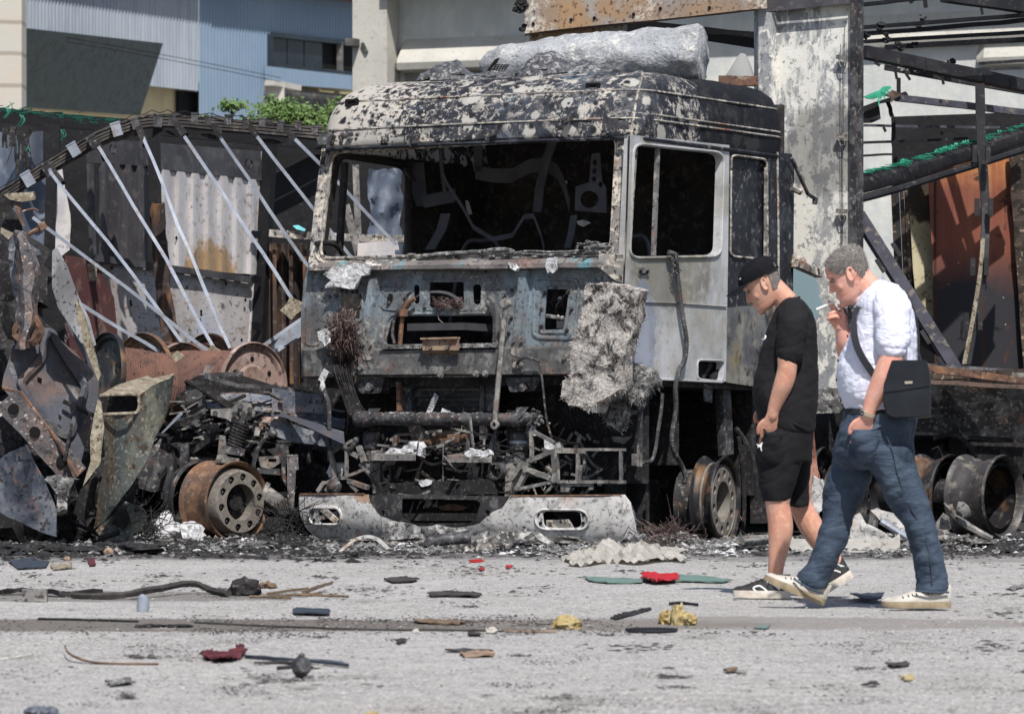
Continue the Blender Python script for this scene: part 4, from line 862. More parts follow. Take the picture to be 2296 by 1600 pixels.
# plates beneath, towing bosses
m = MB()
for q in ([(455, 640), (580, 640), (578, 850), (550, 850), (540, 760), (500, 690), (440, 660)], [(1380, 580), (1525, 660), (1470, 690), (1420, 760), (1400, 860), (1370, 860)]):
    m.sheet([kf(cC(*t), -.06) for t in q], t=.03, n=ev, cut=.08)
m.warp(.004, 8); obj('mount_bracket', m, 'grey_steel', cab)
m = MB(); m.beam(kf(cC(600, 815), -.1), kf(cC(1330, 800), -.1), .1, .1, ez, seg=10, bend=.02); obj('lower_cross_member', m, 'char', cab)
m = MB()
for x in (1340,): m.lathe([(.045, 0), (.06, 0), (.06, .06), (.045, .06)], kf(cC(x, 700), -.1), -ev, 12, close=True); m.sheet([kf(cC(*t), -.07) for t in ((1315, 600), (1375, 600), (1370, 745), (1320, 745))], [[kf(cC(1342 + 20 * math.cos(a), 700 + 26 * math.sin(a)), -.07) for a in [k_ * math.pi / 5 for k_ in range(10)]]], t=.05, n=ev)
m.sheet([kf(cC(*t), -.06) for t in ((590, 660), (650, 660), (645, 800), (595, 800))], [[kf(cC(*t), -.06) for t in rrect(602, 690, 636, 745, 12)]], t=.05, n=ev)
obj('lug', m, 'dark_steel', cab)
# step ledges with ash
for i, (a, b, yt) in enumerate(((525, 805, 588), (1005, 1290, 600))):
    m = MB(); m.loft([[kf(cC(x, yt + 4), -.2), kf(cC(x, yt + 44), -.2), kf(cC(x, yt + 30), -.02), kf(cC(x, yt - 24), -.02)] for x in (a, b - 70 if i == 0 else b - 90, b)]); m.warp(.003, 7); led = obj('step_ledge', m, 'grey_steel', cab)
    m = MB(); xs_ = (690, 850) if i == 0 else (1160, 1310)
    for x in xs_: m.beam(kf(cC(x - 20 * 0, 470), -.1), kf(cC(x - 30, 590), -.12), .03, .03, ev)
    m.tube([kf(cC(xs_[0] - 20, 466), -.1), kf(cC(xs_[1] + 20, 466), -.1)], .008, 6); m.tube(curve([kf(cC(xs_[1] - 10, 420), -.1), kf(cC(xs_[1] + 5, 440), -.1), kf(cC(xs_[1], 480), -.1)], 4), .014, 6)
    obj('ledge_stay', m, 'dark_steel', led)
rag(cab, [(600, 588), (640, 560), (720, 555), (770, 520), (825, 510), (850, 550), (840, 600), (810, 590), (760, 578), (690, 592), (620, 600)], .014, 'ash_white', 11, cC, -.17, 'ash_rag', .05)
rag(cab, [(1110, 590), (1150, 550), (1210, 575), (1270, 560), (1280, 590), (1220, 620), (1190, 640), (1165, 620), (1120, 605)], .014, 'ash_white', 12, cC, -.2, 'ash_rag', .05)
rag(cab, [(820, 775), (870, 752), (905, 765), (900, 785), (850, 795)], .01, 'ash_white', 13, cC, -.16, 'ash_rag', .03)
rag(cab, [(1630, 560), (1625, 500), (1660, 520), (1720, 530), (1735, 570), (1690, 572), (1660, 590)], .016, 'ash_white', 14, cC, -.12, 'ash_rag', .05)
rag(cab, [(1525, 440), (1545, 412), (1570, 450), (1610, 470), (1560, 470), (1535, 465)], .012, 'ash_white', 15, cC, -.12, 'ash_rag', .03)
rag(cab, [(265, 650), (350, 640), (360, 690), (330, 740), (260, 745), (245, 700)], .016, 'ash_white', 16, cC, -.06, 'ash_rag', .05)
m = MB()
for i in range(46):
    x = r3.uniform(600, 1330); y_ = r3.choice((545, 530, 780, 800)); a = kf(cC(x, y_ + r3.gauss(0, 9)), -.1); b = a + eu * r3.uniform(.05, .3) + ez * r3.gauss(0, .02); m.tube(curve([a, a.lerp(b, .5) - ez * r3.uniform(0, .03), b], 3), .0045, 4)
for i in range(160): a = kf(cC(r3.uniform(600, 1330), r3.choice((590, 560, 790, 770, 845)) + r3.gauss(0, 10)), -.1 + r3.gauss(0, .03)); m.ball(a, r3.uniform(.006, .02), 1, .5, 3, (1.6, 1, .7), i)
obj('burnt_loom', m, 'char', cab, kind='stuff')
m = MB()
for i in range(150):
    lo = i < 85; a = kf(cC(r3.uniform(590, 1330) if lo else r3.uniform(1340, 2000), r3.uniform(440, 845)), r3.uniform(-.1, .08) if lo else r3.uniform(.1, .4)); d_ = V3(r3.gauss(0, 1), r3.gauss(0, .6), r3.gauss(0, .8)).normalized() * r3.uniform(.03, .16)
    if i % 3: m.beam(a, a + d_, r3.uniform(.008, .035), r3.uniform(.006, .02))
    else: m.tube(curve([a, a + d_ + V3(0, 0, -.04), a + d_ * 2], 3), r3.uniform(.004, .011), 5)
obj('burnt_fittings', m, 'grey_steel', cab, kind='stuff')
# headlamp frames
def bars(name, segs, mt, w_=.018, y=-.2, conv=cC, parent=None):
    mm = MB()
    for s_ in segs:
        a, b = s_[0], s_[1]; ww = s_[2] if len(s_) > 2 else w_; ya = s_[3] if len(s_) > 3 else y; yb = s_[4] if len(s_) > 4 else ya
        mm.beam(kf(conv(*a), ya), kf(conv(*b), yb), ww, ww * 1.3, ev, seg=4, bend=.004)
    return obj(name, mm, mt, parent or cab)
bars('headlamp_frame', [((1690, 560), (2140, 563)), ((1690, 575), (1890, 578)), ((2112, 560), (2112, 770)), ((1690, 766), (2140, 768), .022), ((1690, 565), (1700, 770), .035), ((1840, 575), (1835, 765), .02), ((1860, 660), (1850, 760), .012),
    ((1520, 640), (1690, 570), .03), ((1520, 690), (1690, 755), .03), ((1450, 815), (1700, 765), .022), ((1450, 820), (1520, 690), .03), ((1540, 450), (1545, 610), .02), ((1560, 450), (1690, 520), .022), ((1500, 690), (1530, 680), .05), ((1610, 560), (1700, 580), .018)], 'grey_steel')
m = MB(); m.sheet([kf(cC(*t), -.2) for t in ((1725, 770), (1925, 768), (1930, 815), (1905, 820), (1900, 795), (1790, 798), (1780, 830), (1730, 830))], t=.02, n=ev); m.warp(.004, 12); obj('mount_plate', m, 'grey_steel', cab)
m = MB(); m.tube(curve([kf(cC(*t), -.18) for t in ((1560, 680), (1480, 720), (1440, 790), (1430, 850))], 5), .016, 6); m.tube(curve([kf(cC(*t), -.1) for t in ((1860, 580), (1880, 640), (1870, 700), (1840, 750))], 4), .014, 6); obj('lamp_ring', m, 'dark_steel', cab)
bars('headlamp_frame', [((265, 570), (300, 740), .026), ((300, 742), (380, 745), .02), ((368, 560), (366, 740), .018), ((350, 740), (480, 690), .02), ((380, 760), (505, 805), .03), ((380, 765), (440, 830), .022), ((445, 540), (480, 640), .03, -.1), ((365, 560), (450, 610), .03, -.1), ((285, 570), (440, 490), .02, -.1), ((190, 830), (230, 770), .03), ((205, 790), (300, 745), .02), ((250, 830), (300, 750), .04)], 'grey_steel', y=-.12)
m = MB(); m.tube(curve([kf(cC(*t), -.12) for t in ((275, 575), (330, 545), (390, 560), (430, 500))], 4), .02, 6); m.tube(curve([kf(cC(*t), -.1) for t in ((450, 660), (520, 730), (540, 790), (545, 840))], 4), .014, 6); m.lathe([(0, 0), (.05, 0), (.06, .03), (.03, .06), (0, .07)], kf(cC(300, 800), -.12), -ev, 12); obj('lamp_ring', m, 'dark_steel', cab)
hose([(212, 140, -.1), (235, 220, -.1), (255, 300, -.1), (258, 640, -.1)], .016, 'dark_steel', 'hanging_strut', conv=cC)
m = MB(); m.ball(kf(cC(213, 165), -.1), .03, 2, .3, 3, (.7, 1, 1.3)); m.beam(kf(cC(205, 130), -.08), kf(cC(240, 60), -.08), .05, .012, ev); obj('strut_end', m, 'ash_white', cab)
# right hanging bits below the door
m = MB(); m.beam(ks(cG(165, 110), .02), ks(cG(158, 585), .02), .055, .012, eu); m.beam(ks(cG(130, 515), .02), ks(cG(130, 580), .02), .04, .02, eu); obj('hanging_strut', m, 'grey_steel', cab)
m = MB(); m.tube(curve([ks(cG(*t), .03) for t in ((100, 110), (185, 215), (160, 300), (148, 380), (140, 430))], 8), .012, 6); m.tube(curve([ks(cG(*t), .03) for t in ((285, 180), (280, 260), (262, 380), (248, 480), (225, 550), (180, 560))], 8), .013, 6); obj('hanging_hose', m, 'dark_steel', cab)
m = MB(); m.beam(ks(cD(655, 1425), -.05), ks(cD(700, 1440), -.05), .02, .02, eu); m.sheet([ks(cD(*t), -.05) for t in ((662, 1430), (710, 1440), (708, 1525), (668, 1515))], t=.01, n=-eu); m.beam(ks(cG(620, 150), -.15), ks(cG(640, 520), -.15), .12, .06, eu); obj('bracket', m, 'dark_steel', cab)
m = MB(); m.tube(curve([P(*cG(690, 370), 35.4), P(*cG(750, 450), 35.4), P(*cG(800, 600), 35.4), P(*cG(815, 780), 35.4)], 5), .018, 6); m.beam(P(*cG(820, 170), 36.5), P(*cG(820, 900), 36.5), .12, .1); obj('mudguard_stay', m, 'char', cab)
# --- bumper ---
def bump_y(x): xn = (x + 1.27) / 1.27; return -.42 + .30 * max(0, abs(xn) - .15) ** 2.2
def bb(co):
    x, y, z = kloc(co); zc = (z - .28) / .24; return K(x, bump_y(x) + .07 * abs(zc) ** 2.5, z)
def bk(p): return hit(p[0], p[1], K(0, -.32, 0), ev)
def bump(name, outer, holes, mt, label=None):
    mm = MB(); mm.sheet([bk(cC(*t)) for t in outer], [[bk(cC(*t)) for t in h] for h in holes], t=.012, n=ev, cut=.05, bend=lambda c: c)
    bmesh.ops.remove_doubles(mm.bm, verts=mm.bm.verts, dist=1e-5)
    for v in mm.bm.verts:
        x, y, z = kloc(v.co); back = y > -.314; q = bb(v.co); v.co = q + (ev * .012 if back else V3(0, 0, 0))
    mm.warp(.006, 3.5); return obj(name, mm, mt, cab, label)
hl = rrect(112, 930, 358, 1040, 50, 6); hr_ = rrect(1585, 945, 1872, 1068, 55, 6)
b1 = bump('bumper_end', [(35, 842), (300, 840), (545, 846), (562, 900), (620, 975), (700, 1012), (850, 1052), (1000, 1062), (1000, 1125), (840, 1130), (700, 1135), (600, 1146), (380, 1146), (230, 1142), (120, 1122), (70, 1060), (38, 980), (30, 900)], [rrect(182, 938, 338, 1032, 20, 4)], 'bumper', 'pale scorched bumper end')
b2 = bump('bumper_end', [(1440, 856), (1750, 854), (2060, 851), (2092, 900), (2106, 1010), (2106, 1100), (2092, 1160), (1900, 1150), (1640, 1140), (1500, 1142), (1330, 1132), (1150, 1126), (1010, 1122), (1010, 1062), (1160, 1055), (1250, 1030), (1330, 960), (1400, 925)], [rrect(1625, 952, 1832, 1060, 32, 5)], 'bumper', 'pale scorched bumper end')
b3 = bump('bumper_centre', [(548, 850), (700, 846), (1430, 858), (1398, 928), (1325, 965), (1245, 1032), (1160, 1060), (1000, 1066), (850, 1056), (700, 1014), (622, 978), (562, 900)], [[(735, 905), (760, 878), (1240, 880), (1266, 900), (1235, 1000), (1185, 1030), (830, 1032), (765, 1000)], rrect(1292, 945, 1318, 985, 9), rrect(638, 945, 662, 985, 9)], 'bumper_dark', 'black middle section of the bumper')
m = MB()
for h, pr in ((hl, b1), (hr_, b2)):
    mm = MB(); mm.tube([bb(bk(cC(*t))) - ev * .002 for t in h], .010, 5, closed=True); mm.tube([bb(bk(cC(*t))) + ev * .012 for t in (rrect(176, 932, 344, 1038, 22, 4) if pr is b1 else rrect(1618, 946, 1840, 1066, 34, 5))], .010, 5, closed=True); obj('lamp_rim', mm, 'bumper', pr)
    mm = MB()
    for x, y_ in (((145, 960), (150, 1010), (345, 975), (340, 1020)) if pr is b1 else ((1605, 970), (1612, 1030), (1850, 975), (1845, 1030))): mm.lathe([(0, .006), (.012, .006), (.012, 0)], bb(bk(cC(x, y_))) - ev * .002, -ev, 8)
    obj('bolt', mm, 'window_hole', pr)
m.bm.free()
m = MB(); m.tube([bb(bk(cC(*t))) + ez * .0 for t in [(x, 846) for x in range(40, 546, 40)]], .007, 5); obj('rusty_lip', m, 'rust', b1)
m = MB(); m.tube([bb(bk(cC(*t))) for t in [(x, 858 - (x - 1440) * .009) for x in range(1445, 2060, 40)]], .007, 5); obj('rusty_lip', m, 'rust', b2)
m = MB(); m.beam(kf(cC(210, 935), -.12), kf(cC(320, 1030), -.12), .04, .02, ev); m.beam(kf(cC(200, 1000), -.05), kf(cC(330, 960), -.05), .03, .02, ev); m.sheet([kf(cC(*t), -.1) for t in ((1635, 1010), (1770, 1005), (1800, 1060), (1640, 1060))], t=.03, n=ev); obj('lamp_remains', m, 'pillar', cab)
m = MB(); m.sheet([kf(cC(*t), .05) for t in ((720, 860), (1280, 860), (1280, 1050), (720, 1050))], t=.02, n=ev); m.beam(kf(cC(700, 990), -.1), kf(cC(1290, 990), -.1), .05, .05, ez); obj('tow_beam', m, 'char', cab)
m = MB(); m.sheet([kf(cC(*t), -.02) for t in ((945, 930), (1010, 905), (1100, 915), (1140, 935), (1090, 955), (980, 950))], t=.02, n=ev, cut=.04); m.warp(.01, 12); obj('rust_patch', m, 'rust', cab)
# --- hanging insulation mats ---
def furry(name, pts, y0, thick, mt, nf, seed, ln=.03, lab=None, tilt=0, parent=None, fn=None):
    fn = fn or (lambda t, yy: kf(cB(*t), yy)); mm = MB(); q = [fn(t, y0) for t in pts]; mm.sheet(q, t=thick, n=ev, cut=.035); r4 = random.Random(seed)
    mm.warp(.022, 5, seed); mm.warp(.012, 17, seed + 2); mm.warp(.006, 45, seed + 5); mm.bm.faces.ensure_lookup_table(); fs = [f for f in mm.bm.faces]; add = []
    mm.bm.normal_update()
    for i in range(nf):
        f = r4.choice(fs); p = f.calc_center_median(); n_ = f.normal; d = (n_ * .5 + V3(r4.gauss(0, .7), r4.gauss(0, .7), r4.gauss(-.5, .6))).normalized() * r4.uniform(.4, 1) * ln; sd = d.orthogonal().normalized() * .0016; add.append([p - sd, p + sd, p + d * .6 + sd * .5 + V3(0, 0, -.004), p + d])
    for a in add: mm.face(a)
    return obj(name, mm, mt, parent or cab, lab, recalc=False)
furry('insulation_mat', [(1880, 260), (1960, 235), (2060, 245), (2130, 270), (2235, 285), (2215, 360), (2190, 520), (2160, 640), (2120, 760), (2110, 900), (2050, 960), (1970, 1010), (1950, 1075), (1890, 1050), (1850, 1020), (1790, 1010), (1740, 960), (1730, 870), (1790, 800), (1800, 640), (1850, 420)], -.28, .13, 'insulation', 7500, 1, .04, 'thick white and black speckled insulation mat')
furry('insulation_tuft', [(2080, 760), (2300, 800), (2330, 900), (2260, 960), (2200, 1010), (2130, 1000), (2140, 1090), (2080, 1180), (2010, 1130), (1980, 1050), (2040, 960), (2110, 900)], -.06, .10, 'ash_grey', 2600, 4, .05, 'grey hanging insulation tuft')
# --- silver roll and crumpled foil on the roof ---
mat('silver_wool', C(164, 167, 172), [('n', 4, .42, .6, C(132, 134, 138)), ('n', 18, .5, .6, C(206, 204, 198), {'mask': (2, .4, .6)}), ('n', 50, .56, .64, C(112, 114, 118), {'max': .8}), ('at', 5, .44, .56, C(186, 180, 166), {'c': (-1.9, .8, 3.35), 'r': (.55, 1, .6)})], rough=.75, metal=.0, bump=[('n', 12, .7, .04), ('n', 45, .9, .015)])
A, B = P(1075, 148, 35.9), P(1575, 122, 34.95 + .6)
m = MB(); rg = []; T = (B - A).normalized(); U = V3(0, 0, 1); S = T.cross(U).normalized(); N_ = 46
for i in range(N_ + 1):
    t = i / N_; c = A.lerp(B, t); rr = .12 + .045 * min(1, t * 2.2) + .035 * t; e = min(1, (t * 9 + .05)) ** .5; e2 = min(1, ((1 - t) * 22 + .82)) ** .5; rr *= e * e2
    rg.append([c + (S * math.cos(a) * 1.25 + U * math.sin(a)) * rr * (1 + .13 * noise.fractal(V3(math.cos(a) * 1.5, math.sin(a) * 1.5, t * 6), .8, 2, 4)) for a in [2 * math.pi * k_ / 40 for k_ in range(40)]])
m.loft(rg); m.warp(.010, 9); m.warp(.005, 30)
roll = tag(obj('insulation_roll', m, 'silver_wool', angle=60), 'long silvery roll of insulation wool lying on the burnt cab roof', 'insulation roll')
m = MB(); a = P(1117, 132, 35.4); m.sheet([P(*cN(*t), 35.5) for t in ((1155, 585), (1190, 535), (1225, 490), (1265, 478), (1240, 520), (1200, 560), (1180, 590))], t=.02); 
obj('tear', m, 'window_hole', roll)
m = MB()
for i in range(5): m.beam(P(*cN(1205 + i * 24, 590 - i * 2), 35.47), P(*cN(1235 + i * 24, 535), 35.47), .012, .006)
for j in range(3): m.beam(P(*cN(1200 + j * 12, 575 - j * 18), 35.46), P(*cN(1325 + j * 8, 560 - j * 10), 35.46), .01, .006)
obj('vent_grid', m, 'char', roll)
mat('crumpled_foil', C(104, 106, 110), [('n', 6, .44, .58, C(66, 66, 70)), ('n', 24, .52, .60, C(150, 150, 152)), ('n', 50, .55, .6, C(40, 40, 42))], rough=.5, metal=.2, bump=[('n', 20, .9, .03), ('n', 60, .8, .01)])
def foil(pts, Y, seed, label, dep=.35):
    mm = MB(); q = [P(*cN(*t), Y) for t in pts]; n0 = len(q); rings = []
    lo = P(*cN(0, 670), Y).z
    for j in range(7):
        t = j / 6; s_ = math.sin(math.pi * (.12 + .76 * t)); rings.append([V3(p.x * 1.0, Y - dep / 2 + dep * t, lo + (p.z - lo) * s_) for p in q])
    mm.loft(rings); mm.sub(1); mm.warp(.018, 7, seed); mm.warp(.010, 22, seed); mm.warp(.005, 60, seed)
    return tag(obj('crumpled_foil', mm, 'crumpled_foil', angle=60), label, 'foil', 'crumpled foil on the cab roof')
foil([(570, 665), (600, 600), (680, 582), (705, 590), (700, 665)], 36.0, 1, 'small pale lump of ash at the left end of the foil on the cab roof')
foil([(700, 665), (705, 580), (745, 530), (820, 515), (900, 508), (950, 535), (990, 580), (1080, 605), (1200, 600), (1300, 600), (1390, 590), (1400, 665)], 35.75, 2, 'dark crumpled foil left of the torn vent on the cab roof')
foil([(1390, 665), (1450, 560), (1530, 480), (1580, 440), (1680, 425), (1745, 425), (1800, 490), (1870, 510), (1960, 497), (2060, 520), (2110, 545), (2200, 560), (2200, 665)], 35.3, 3, 'tall grey crumpled foil hump in front of the silver roll')
# ================= left: collapsed trailer frame, panel wall, drums =================
mat('panel_dark', C(70, 70, 74), [('n', 3, .45, .62, C(50, 50, 54)), ('n', 12, .55, .63, C(92, 90, 90), {'max': .6})], rough=.6, bump=[('n', 20, .2, .004)])
mat('panel_silver', C(194, 191, 192), [('n', 2, .42, .6, C(166, 163, 166)), ('n', 3, .55, .62, C(196, 190, 186), {'st': (3, 3, .4)}), ('at', 3, .42, .56, C(156, 128, 90), {'c': (.9, 1.25, 1.75), 'r': (.28, .6, .5), 'nz': 1.3, 'max': .85}), ('n', 22, .57, .63, C(92, 84, 76), {'max': .7, 'mask': (2, .4, .55)})], rough=.5, metal=.1, bump=[('n', 4, .15, .02), ('n', 40, .2, .004)])
mat('panel_soot', C(84, 82, 86), [('n', 2, .42, .6, C(60, 58, 62), {'st': (2, 2, .6)}), ('n', 14, .58, .66, C(120, 116, 114), {'max': .6})], rough=.55, bump=[('n', 20, .2, .004)])
mat('panel_flat', C(186, 182, 182), [('n', 1.6, .44, .62, C(136, 128, 124)), ('n', 5, .5, .62, C(176, 172, 172), {'st': (1, 1, .5)}), ('n', 9, .57, .62, C(120, 100, 82), {'max': .7, 'st': (1, 1, 4)}), ('n', 18, .60, .64, C(66, 60, 58), {'max': .8}), ('n', 1.1, .56, .62, C(168, 180, 204), {'max': .6})], rough=.5, bump=[('n', 14, .2, .006)])
mat('red_primer', C(84, 56, 54), [('n', 2, .45, .6, C(78, 48, 48)), ('n', 8, .56, .64, C(130, 110, 104), {'max': .7})], rough=.7)
mat('tarp_steel', C(104, 112, 126), [('n', 1.5, .44, .6, C(84, 92, 106)), ('n', 6, .56, .66, C(128, 134, 144))], rough=.5, bump=[('n', 5, .3, .02)])
mat('black_steel', C(15, 15, 18), [('n', 6, .52, .68, C(28, 27, 30)), ('n', 24, .62, .68, C(56, 54, 54), {'max': .5})], rough=.6, bump=[('n', 12, .4, .01)])
mat('green_fibre', C(46, 110, 94), [('n', 14, .45, .6, C(30, 112, 92)), ('n', 30, .55, .62, C(20, 26, 26))], rough=.8)
mat('crushed', C(70, 72, 80), [('n', 2.4, .44, .58, C(60, 62, 70)), ('n', 2.4, .58, .68, C(112, 88, 74), {'max': .7}), ('n', 6, .56, .64, C(66, 56, 52), {'max': .8}), ('n', 9, .56, .64, C(124, 123, 122), {'mask': (2, .45, .6), 'max': .7}), ('spot', 7, .84, .90, C(14, 13, 14), {'keep': .84, 'warp': .08, 'ws': 14})], rough=.6, bump=[('n', 6, .4, .02), ('n', 40, .5, .008)])
mat('crushed_pink', C(104, 98, 98), [('n', 5, .44, .58, C(74, 72, 76)), ('n', 6, .54, .62, C(134, 108, 96)), ('n', 18, .54, .6, C(60, 56, 58)), ('n', 32, .6, .64, C(186, 180, 174))], rough=.7, bump=[('n', 14, .6, .02), ('n', 50, .5, .008)])
mat('leaf_silver', C(152, 152, 154), [('n', 2.5, .44, .6, C(112, 112, 114)), ('n', 5, .52, .62, C(176, 176, 180), {'st': (1, 1, .4)}), ('at', 6, .46, .54, C(150, 130, 92), {'c': (1.72, 33.9, .95), 'r': (.1, 2, .5), 'max': 0}), ('n', 30, .58, .63, C(66, 62, 60))], rough=.5, bump=[('n', 30, .3, .006)])
mat('tan_edge', C(136, 128, 112), [('n', 9, .46, .58, C(108, 96, 80)), ('n', 22, .54, .6, C(160, 152, 136)), ('n', 34, .58, .63, C(60, 50, 42))], rough=.8, bump=[('n', 24, .7, .012)])
mat('green_rust', C(84, 88, 86), [('n', 2.2, .44, .56, C(62, 68, 70), {'st': (1.5, 1, .5)}), ('n', 3, .52, .62, C(88, 70, 52), {'st': (2, 1, .5)}), ('n', 6, .54, .62, C(110, 108, 94), {'st': (1.5, 1, .6)}), ('n', 14, .57, .62, C(62, 46, 36)), ('n', 34, .57, .61, C(142, 140, 128), {'max': .7}), ('n', 2.8, .6, .66, C(44, 36, 32))], rough=.5, metal=.2, bump=[('n', 7, .35, .015), ('n', 50, .4, .005)])
mat('blue_grey_plate', C(92, 98, 110), [('n', 3, .44, .58, C(70, 76, 88)), ('n', 8, .52, .6, C(122, 124, 130)), ('n', 10, .60, .66, C(140, 114, 106)), ('n', 24, .56, .6, C(58, 56, 58))], rough=.55, bump=[('n', 10, .4, .01)])
mat('rust_deep', C(62, 50, 46), [('n', 2.5, .44, .58, C(34, 30, 32)), ('n', 4, .56, .66, C(108, 78, 56), {'st': (3, 1, .6)}), ('n', 14, .58, .63, C(96, 90, 84), {'max': .6})], rough=.8, bump=[('n', 10, .4, .01)])
# dark trailer carcass behind everything
crate = thing('burnt_curtain_trailer', 'burnt curtain trailer with sooty panel wall behind the fallen silver poles', 'trailer', P(300, 870, 41) * 1)
m = MB(); m.sheet([P(-60, 262, 42.6), P(720, 300, 42.6), P(720, 900, 42.6), P(-60, 900, 42.6)], t=.1); m.sheet([P(580, 345, 42.3), P(1010, 350, 42.3), P(1010, 930, 42.3), P(580, 930, 42.3)], t=.1); obj('dark_backdrop', m, 'black_steel', crate)  # black backdrop sheets added for the deep dark between the parts
m = MB(); m.beam(P(-60, 245, 41.0), P(735, 318, 42.2), .10, .07, seg=12, bend=.02); m.beam(P(-60, 262, 40.9), P(735, 330, 42.1), .05, .05, seg=12, bend=.01); obj('roof_rail', m, 'black_steel', crate)
m = MB()
for i in range(60): t = r3.random(); a = P(-40 + t * 290, 243 + t * 28 + r3.gauss(0, 5), 40.85); m.tube([a, a + V3(r3.uniform(.03, .16), -.01, r3.gauss(-.01, .015))], .0035, 3)
for x, y in ((45, 262), (140, 292), (52, 330), (14, 240)): 
    for i in range(4): a = P(x + r3.gauss(0, 5), y + r3.gauss(-6, 5), 40.8); m.tube(curve([a, a + V3(.02, -.01, -.04), a + V3(-.02, 0, -.09)], 3), .004, 3)
obj('green_netting', m, 'green_fibre', crate)
m = MB()
for i in range(26):
    x = r3.choice((45, 50, 60, 76, 12, 25)) + r3.gauss(0, 5); y = 285; L = r3.uniform(20, 110); a = P(x, y, 40.8); m.tube(curve([a, P(x + r3.gauss(0, 5), y + L * .5, 40.8), P(x + r3.gauss(0, 6), y + L, 40.8)], 3), r3.uniform(.004, .016), 4)
m.warp(.01, 9); obj('melted_drip', m, 'char', crate, kind='stuff')
m = MB(); m.beam(P(116, 280, 40.6), P(116, 372, 40.6), .13, .1); m.beam(P(116, 372, 40.6), P(110, 600, 40.6), .105, .08); obj('stanchion', m, 'black_steel', crate)
m = MB(); m.beam(P(345, 290, 39.0), P(348, 455, 39.0), .10, .09); obj('stanchion', m, 'black_steel', crate, 'black upright against the silver wall')
m = MB(); m.loft([[P(x - w_, y, 38.9), P(x + w_, y, 38.9), P(x + w_, y, 39.05), P(x - w_, y, 39.05)] for x, y, w_ in ((352, 455, 15), (355, 520, 17), (362, 600, 18), (372, 700, 17), (388, 790, 20), (392, 860, 22))]); m.sub(2); m.warp(.02, 6); obj('stanchion', m, 'rust_deep', crate, 'warped rusty lower half of the upright')
# tarp-like grey sheets at the left
m = MB(); m.grid(lambda u, v: P(-30 + 145 * u, 300 + 300 * v, 41.6) + V3(0, .12 * math.sin(u * 7 + v * 3), .02 * math.sin(u * 9)), 20, 20); obj('slack_sheet', m, 'tarp_steel', crate, 'slack grey sheet', recalc=False)
m = MB(); m.sheet([P(125, 385, 40.9), P(140, 380, 40.9), P(158, 480, 40.9), P(155, 560, 40.9), P(118, 590, 40.9)], t=.03, cut=.1); m.warp(.01, 5); obj('side_panel', m, 'panel_silver', crate)
# sooty panel wall
PW = P(200, 500, 38.6); PD = V3(.5, .866, 0).normalized(); PN = V3(-.866, .5, 0) 
if PN.y < 0: PN = -PN
def pw(p, off=0): return hit(p[0], p[1], PW - PN * off, PN)
wall = thing('panel_wall', 'scorched silver panel wall with corrugated upper half behind the fallen poles', 'wall', V3(PW.x, PW.y, 0))
def lz(m_, pts, holes=(), t=.03, off=0, cut=0): m_.sheet([pw(q, off) for q in pts], [[pw(q, off) for q in h] for h in holes], t=t, n=PN, cut=cut); return m_
m = lz(MB(), [cH(590, 915), cH(1740, 1010), cH(1745, 1205), cH(1075, 1130), cH(985, 1110), cH(600, 1085)], [[cH(752 + 24 * math.cos(a), 990 + 30 * math.sin(a)) for a in [k * math.pi / 7 for k in range(14)]], [cH(1657 + 28 * math.cos(a), 1092 + 34 * math.sin(a)) for a in [k * math.pi / 7 for k in range(14)]]], off=.02); obj('top_rail', m, 'panel_dark', wall)
m = MB()
for x, y in ((752, 990), (1657, 1092)): m.beam(pw(cH(x, y - 30), .015), pw(cH(x, y + 30), .015), .03, .02, -PN)
obj('lifting_eye', m, 'dark_steel', wall)
def corrp(x0, x1, y0a, y0b, y1a, y1b, k, mt):
    mm = MB(); rows = []
    for i in range(k * 4 + 1):
        t = i / (k * 4); x = x0 + (x1 - x0) * t; d = .035 if (i % 4) in (1, 2) else 0; sh = .0
        rows.append([mm.v(pw((x, y0a + (y0b - y0a) * t + (y1a + (y1b - y1a) * t - y0a - (y0b - y0a) * t) * j / 6), d)) for j in range(7)])
    for a, b in zip(rows, rows[1:]):
        for j in range(6): mm.bm.faces.new([a[j], b[j], b[j + 1], a[j + 1]])
    mm.warp(.006, 3); return obj('corrugated_panel', mm, mt, wall, angle=25)
corrp(222, 332, 362, 372, 576, 588, 4, 'panel_soot'); corrp(360, 586, 380, 404, 595, 618, 7, 'panel_silver')
m = lz(MB(), [cH(1740, 1010), cH(1775, 1020), cJ(1690, 1085), cJ(1660, 1080), cH(1742, 1200)], t=.04); obj('end_flange', m, 'panel_silver', wall)
m = MB(); m.beam(pw(cJ(615, 495), .03), pw(cJ(1680, 645), .03), .05, .03, -PN); m.beam(pw(cH(600, 1090), .03), pw(cJ(620, 500), .03), .05, .03, -PN); obj('mid_rail', m, 'panel_dark', wall)
m = lz(MB(), [cJ(540, 505), cJ(1010, 560), cJ(1690, 660), cJ(1665, 1140), cJ(1200, 1200), cJ(500, 1200)], off=-.01, cut=.25); m.warp(.006, 2.5); obj('lower_panel', m, 'panel_flat', wall, 'stained flat lower panel')
m = lz(MB(), [cJ(440, 480), cJ(640, 515), cJ(760, 760), cJ(800, 1180), cJ(440, 1180)], off=.004, t=.01, cut=.2); m.warp(.003, 3); obj('primer_patch', m, 'red_primer', wall, 'dark red primed part of the lower panel')
m = MB()
for x, y in ((870, 790), (873, 810), (1340, 855), (1341, 875), (1610, 1045), (1325, 1110), (1285, 395), (1175, 365), (1635, 778), (1505, 668), (1245, 695), (745, 565), (895, 552)): m.lathe([(0, .004), (.014, .004), (.016, 0)], pw(cJ(x, y), .02), -PN, 8)
obj('drain_hole', m, 'window_hole', wall)
m = MB(); m.beam(pw(cH(1800, 960), .05), pw(cJ(1720, 1100), .05), .07, .10, -PN); 
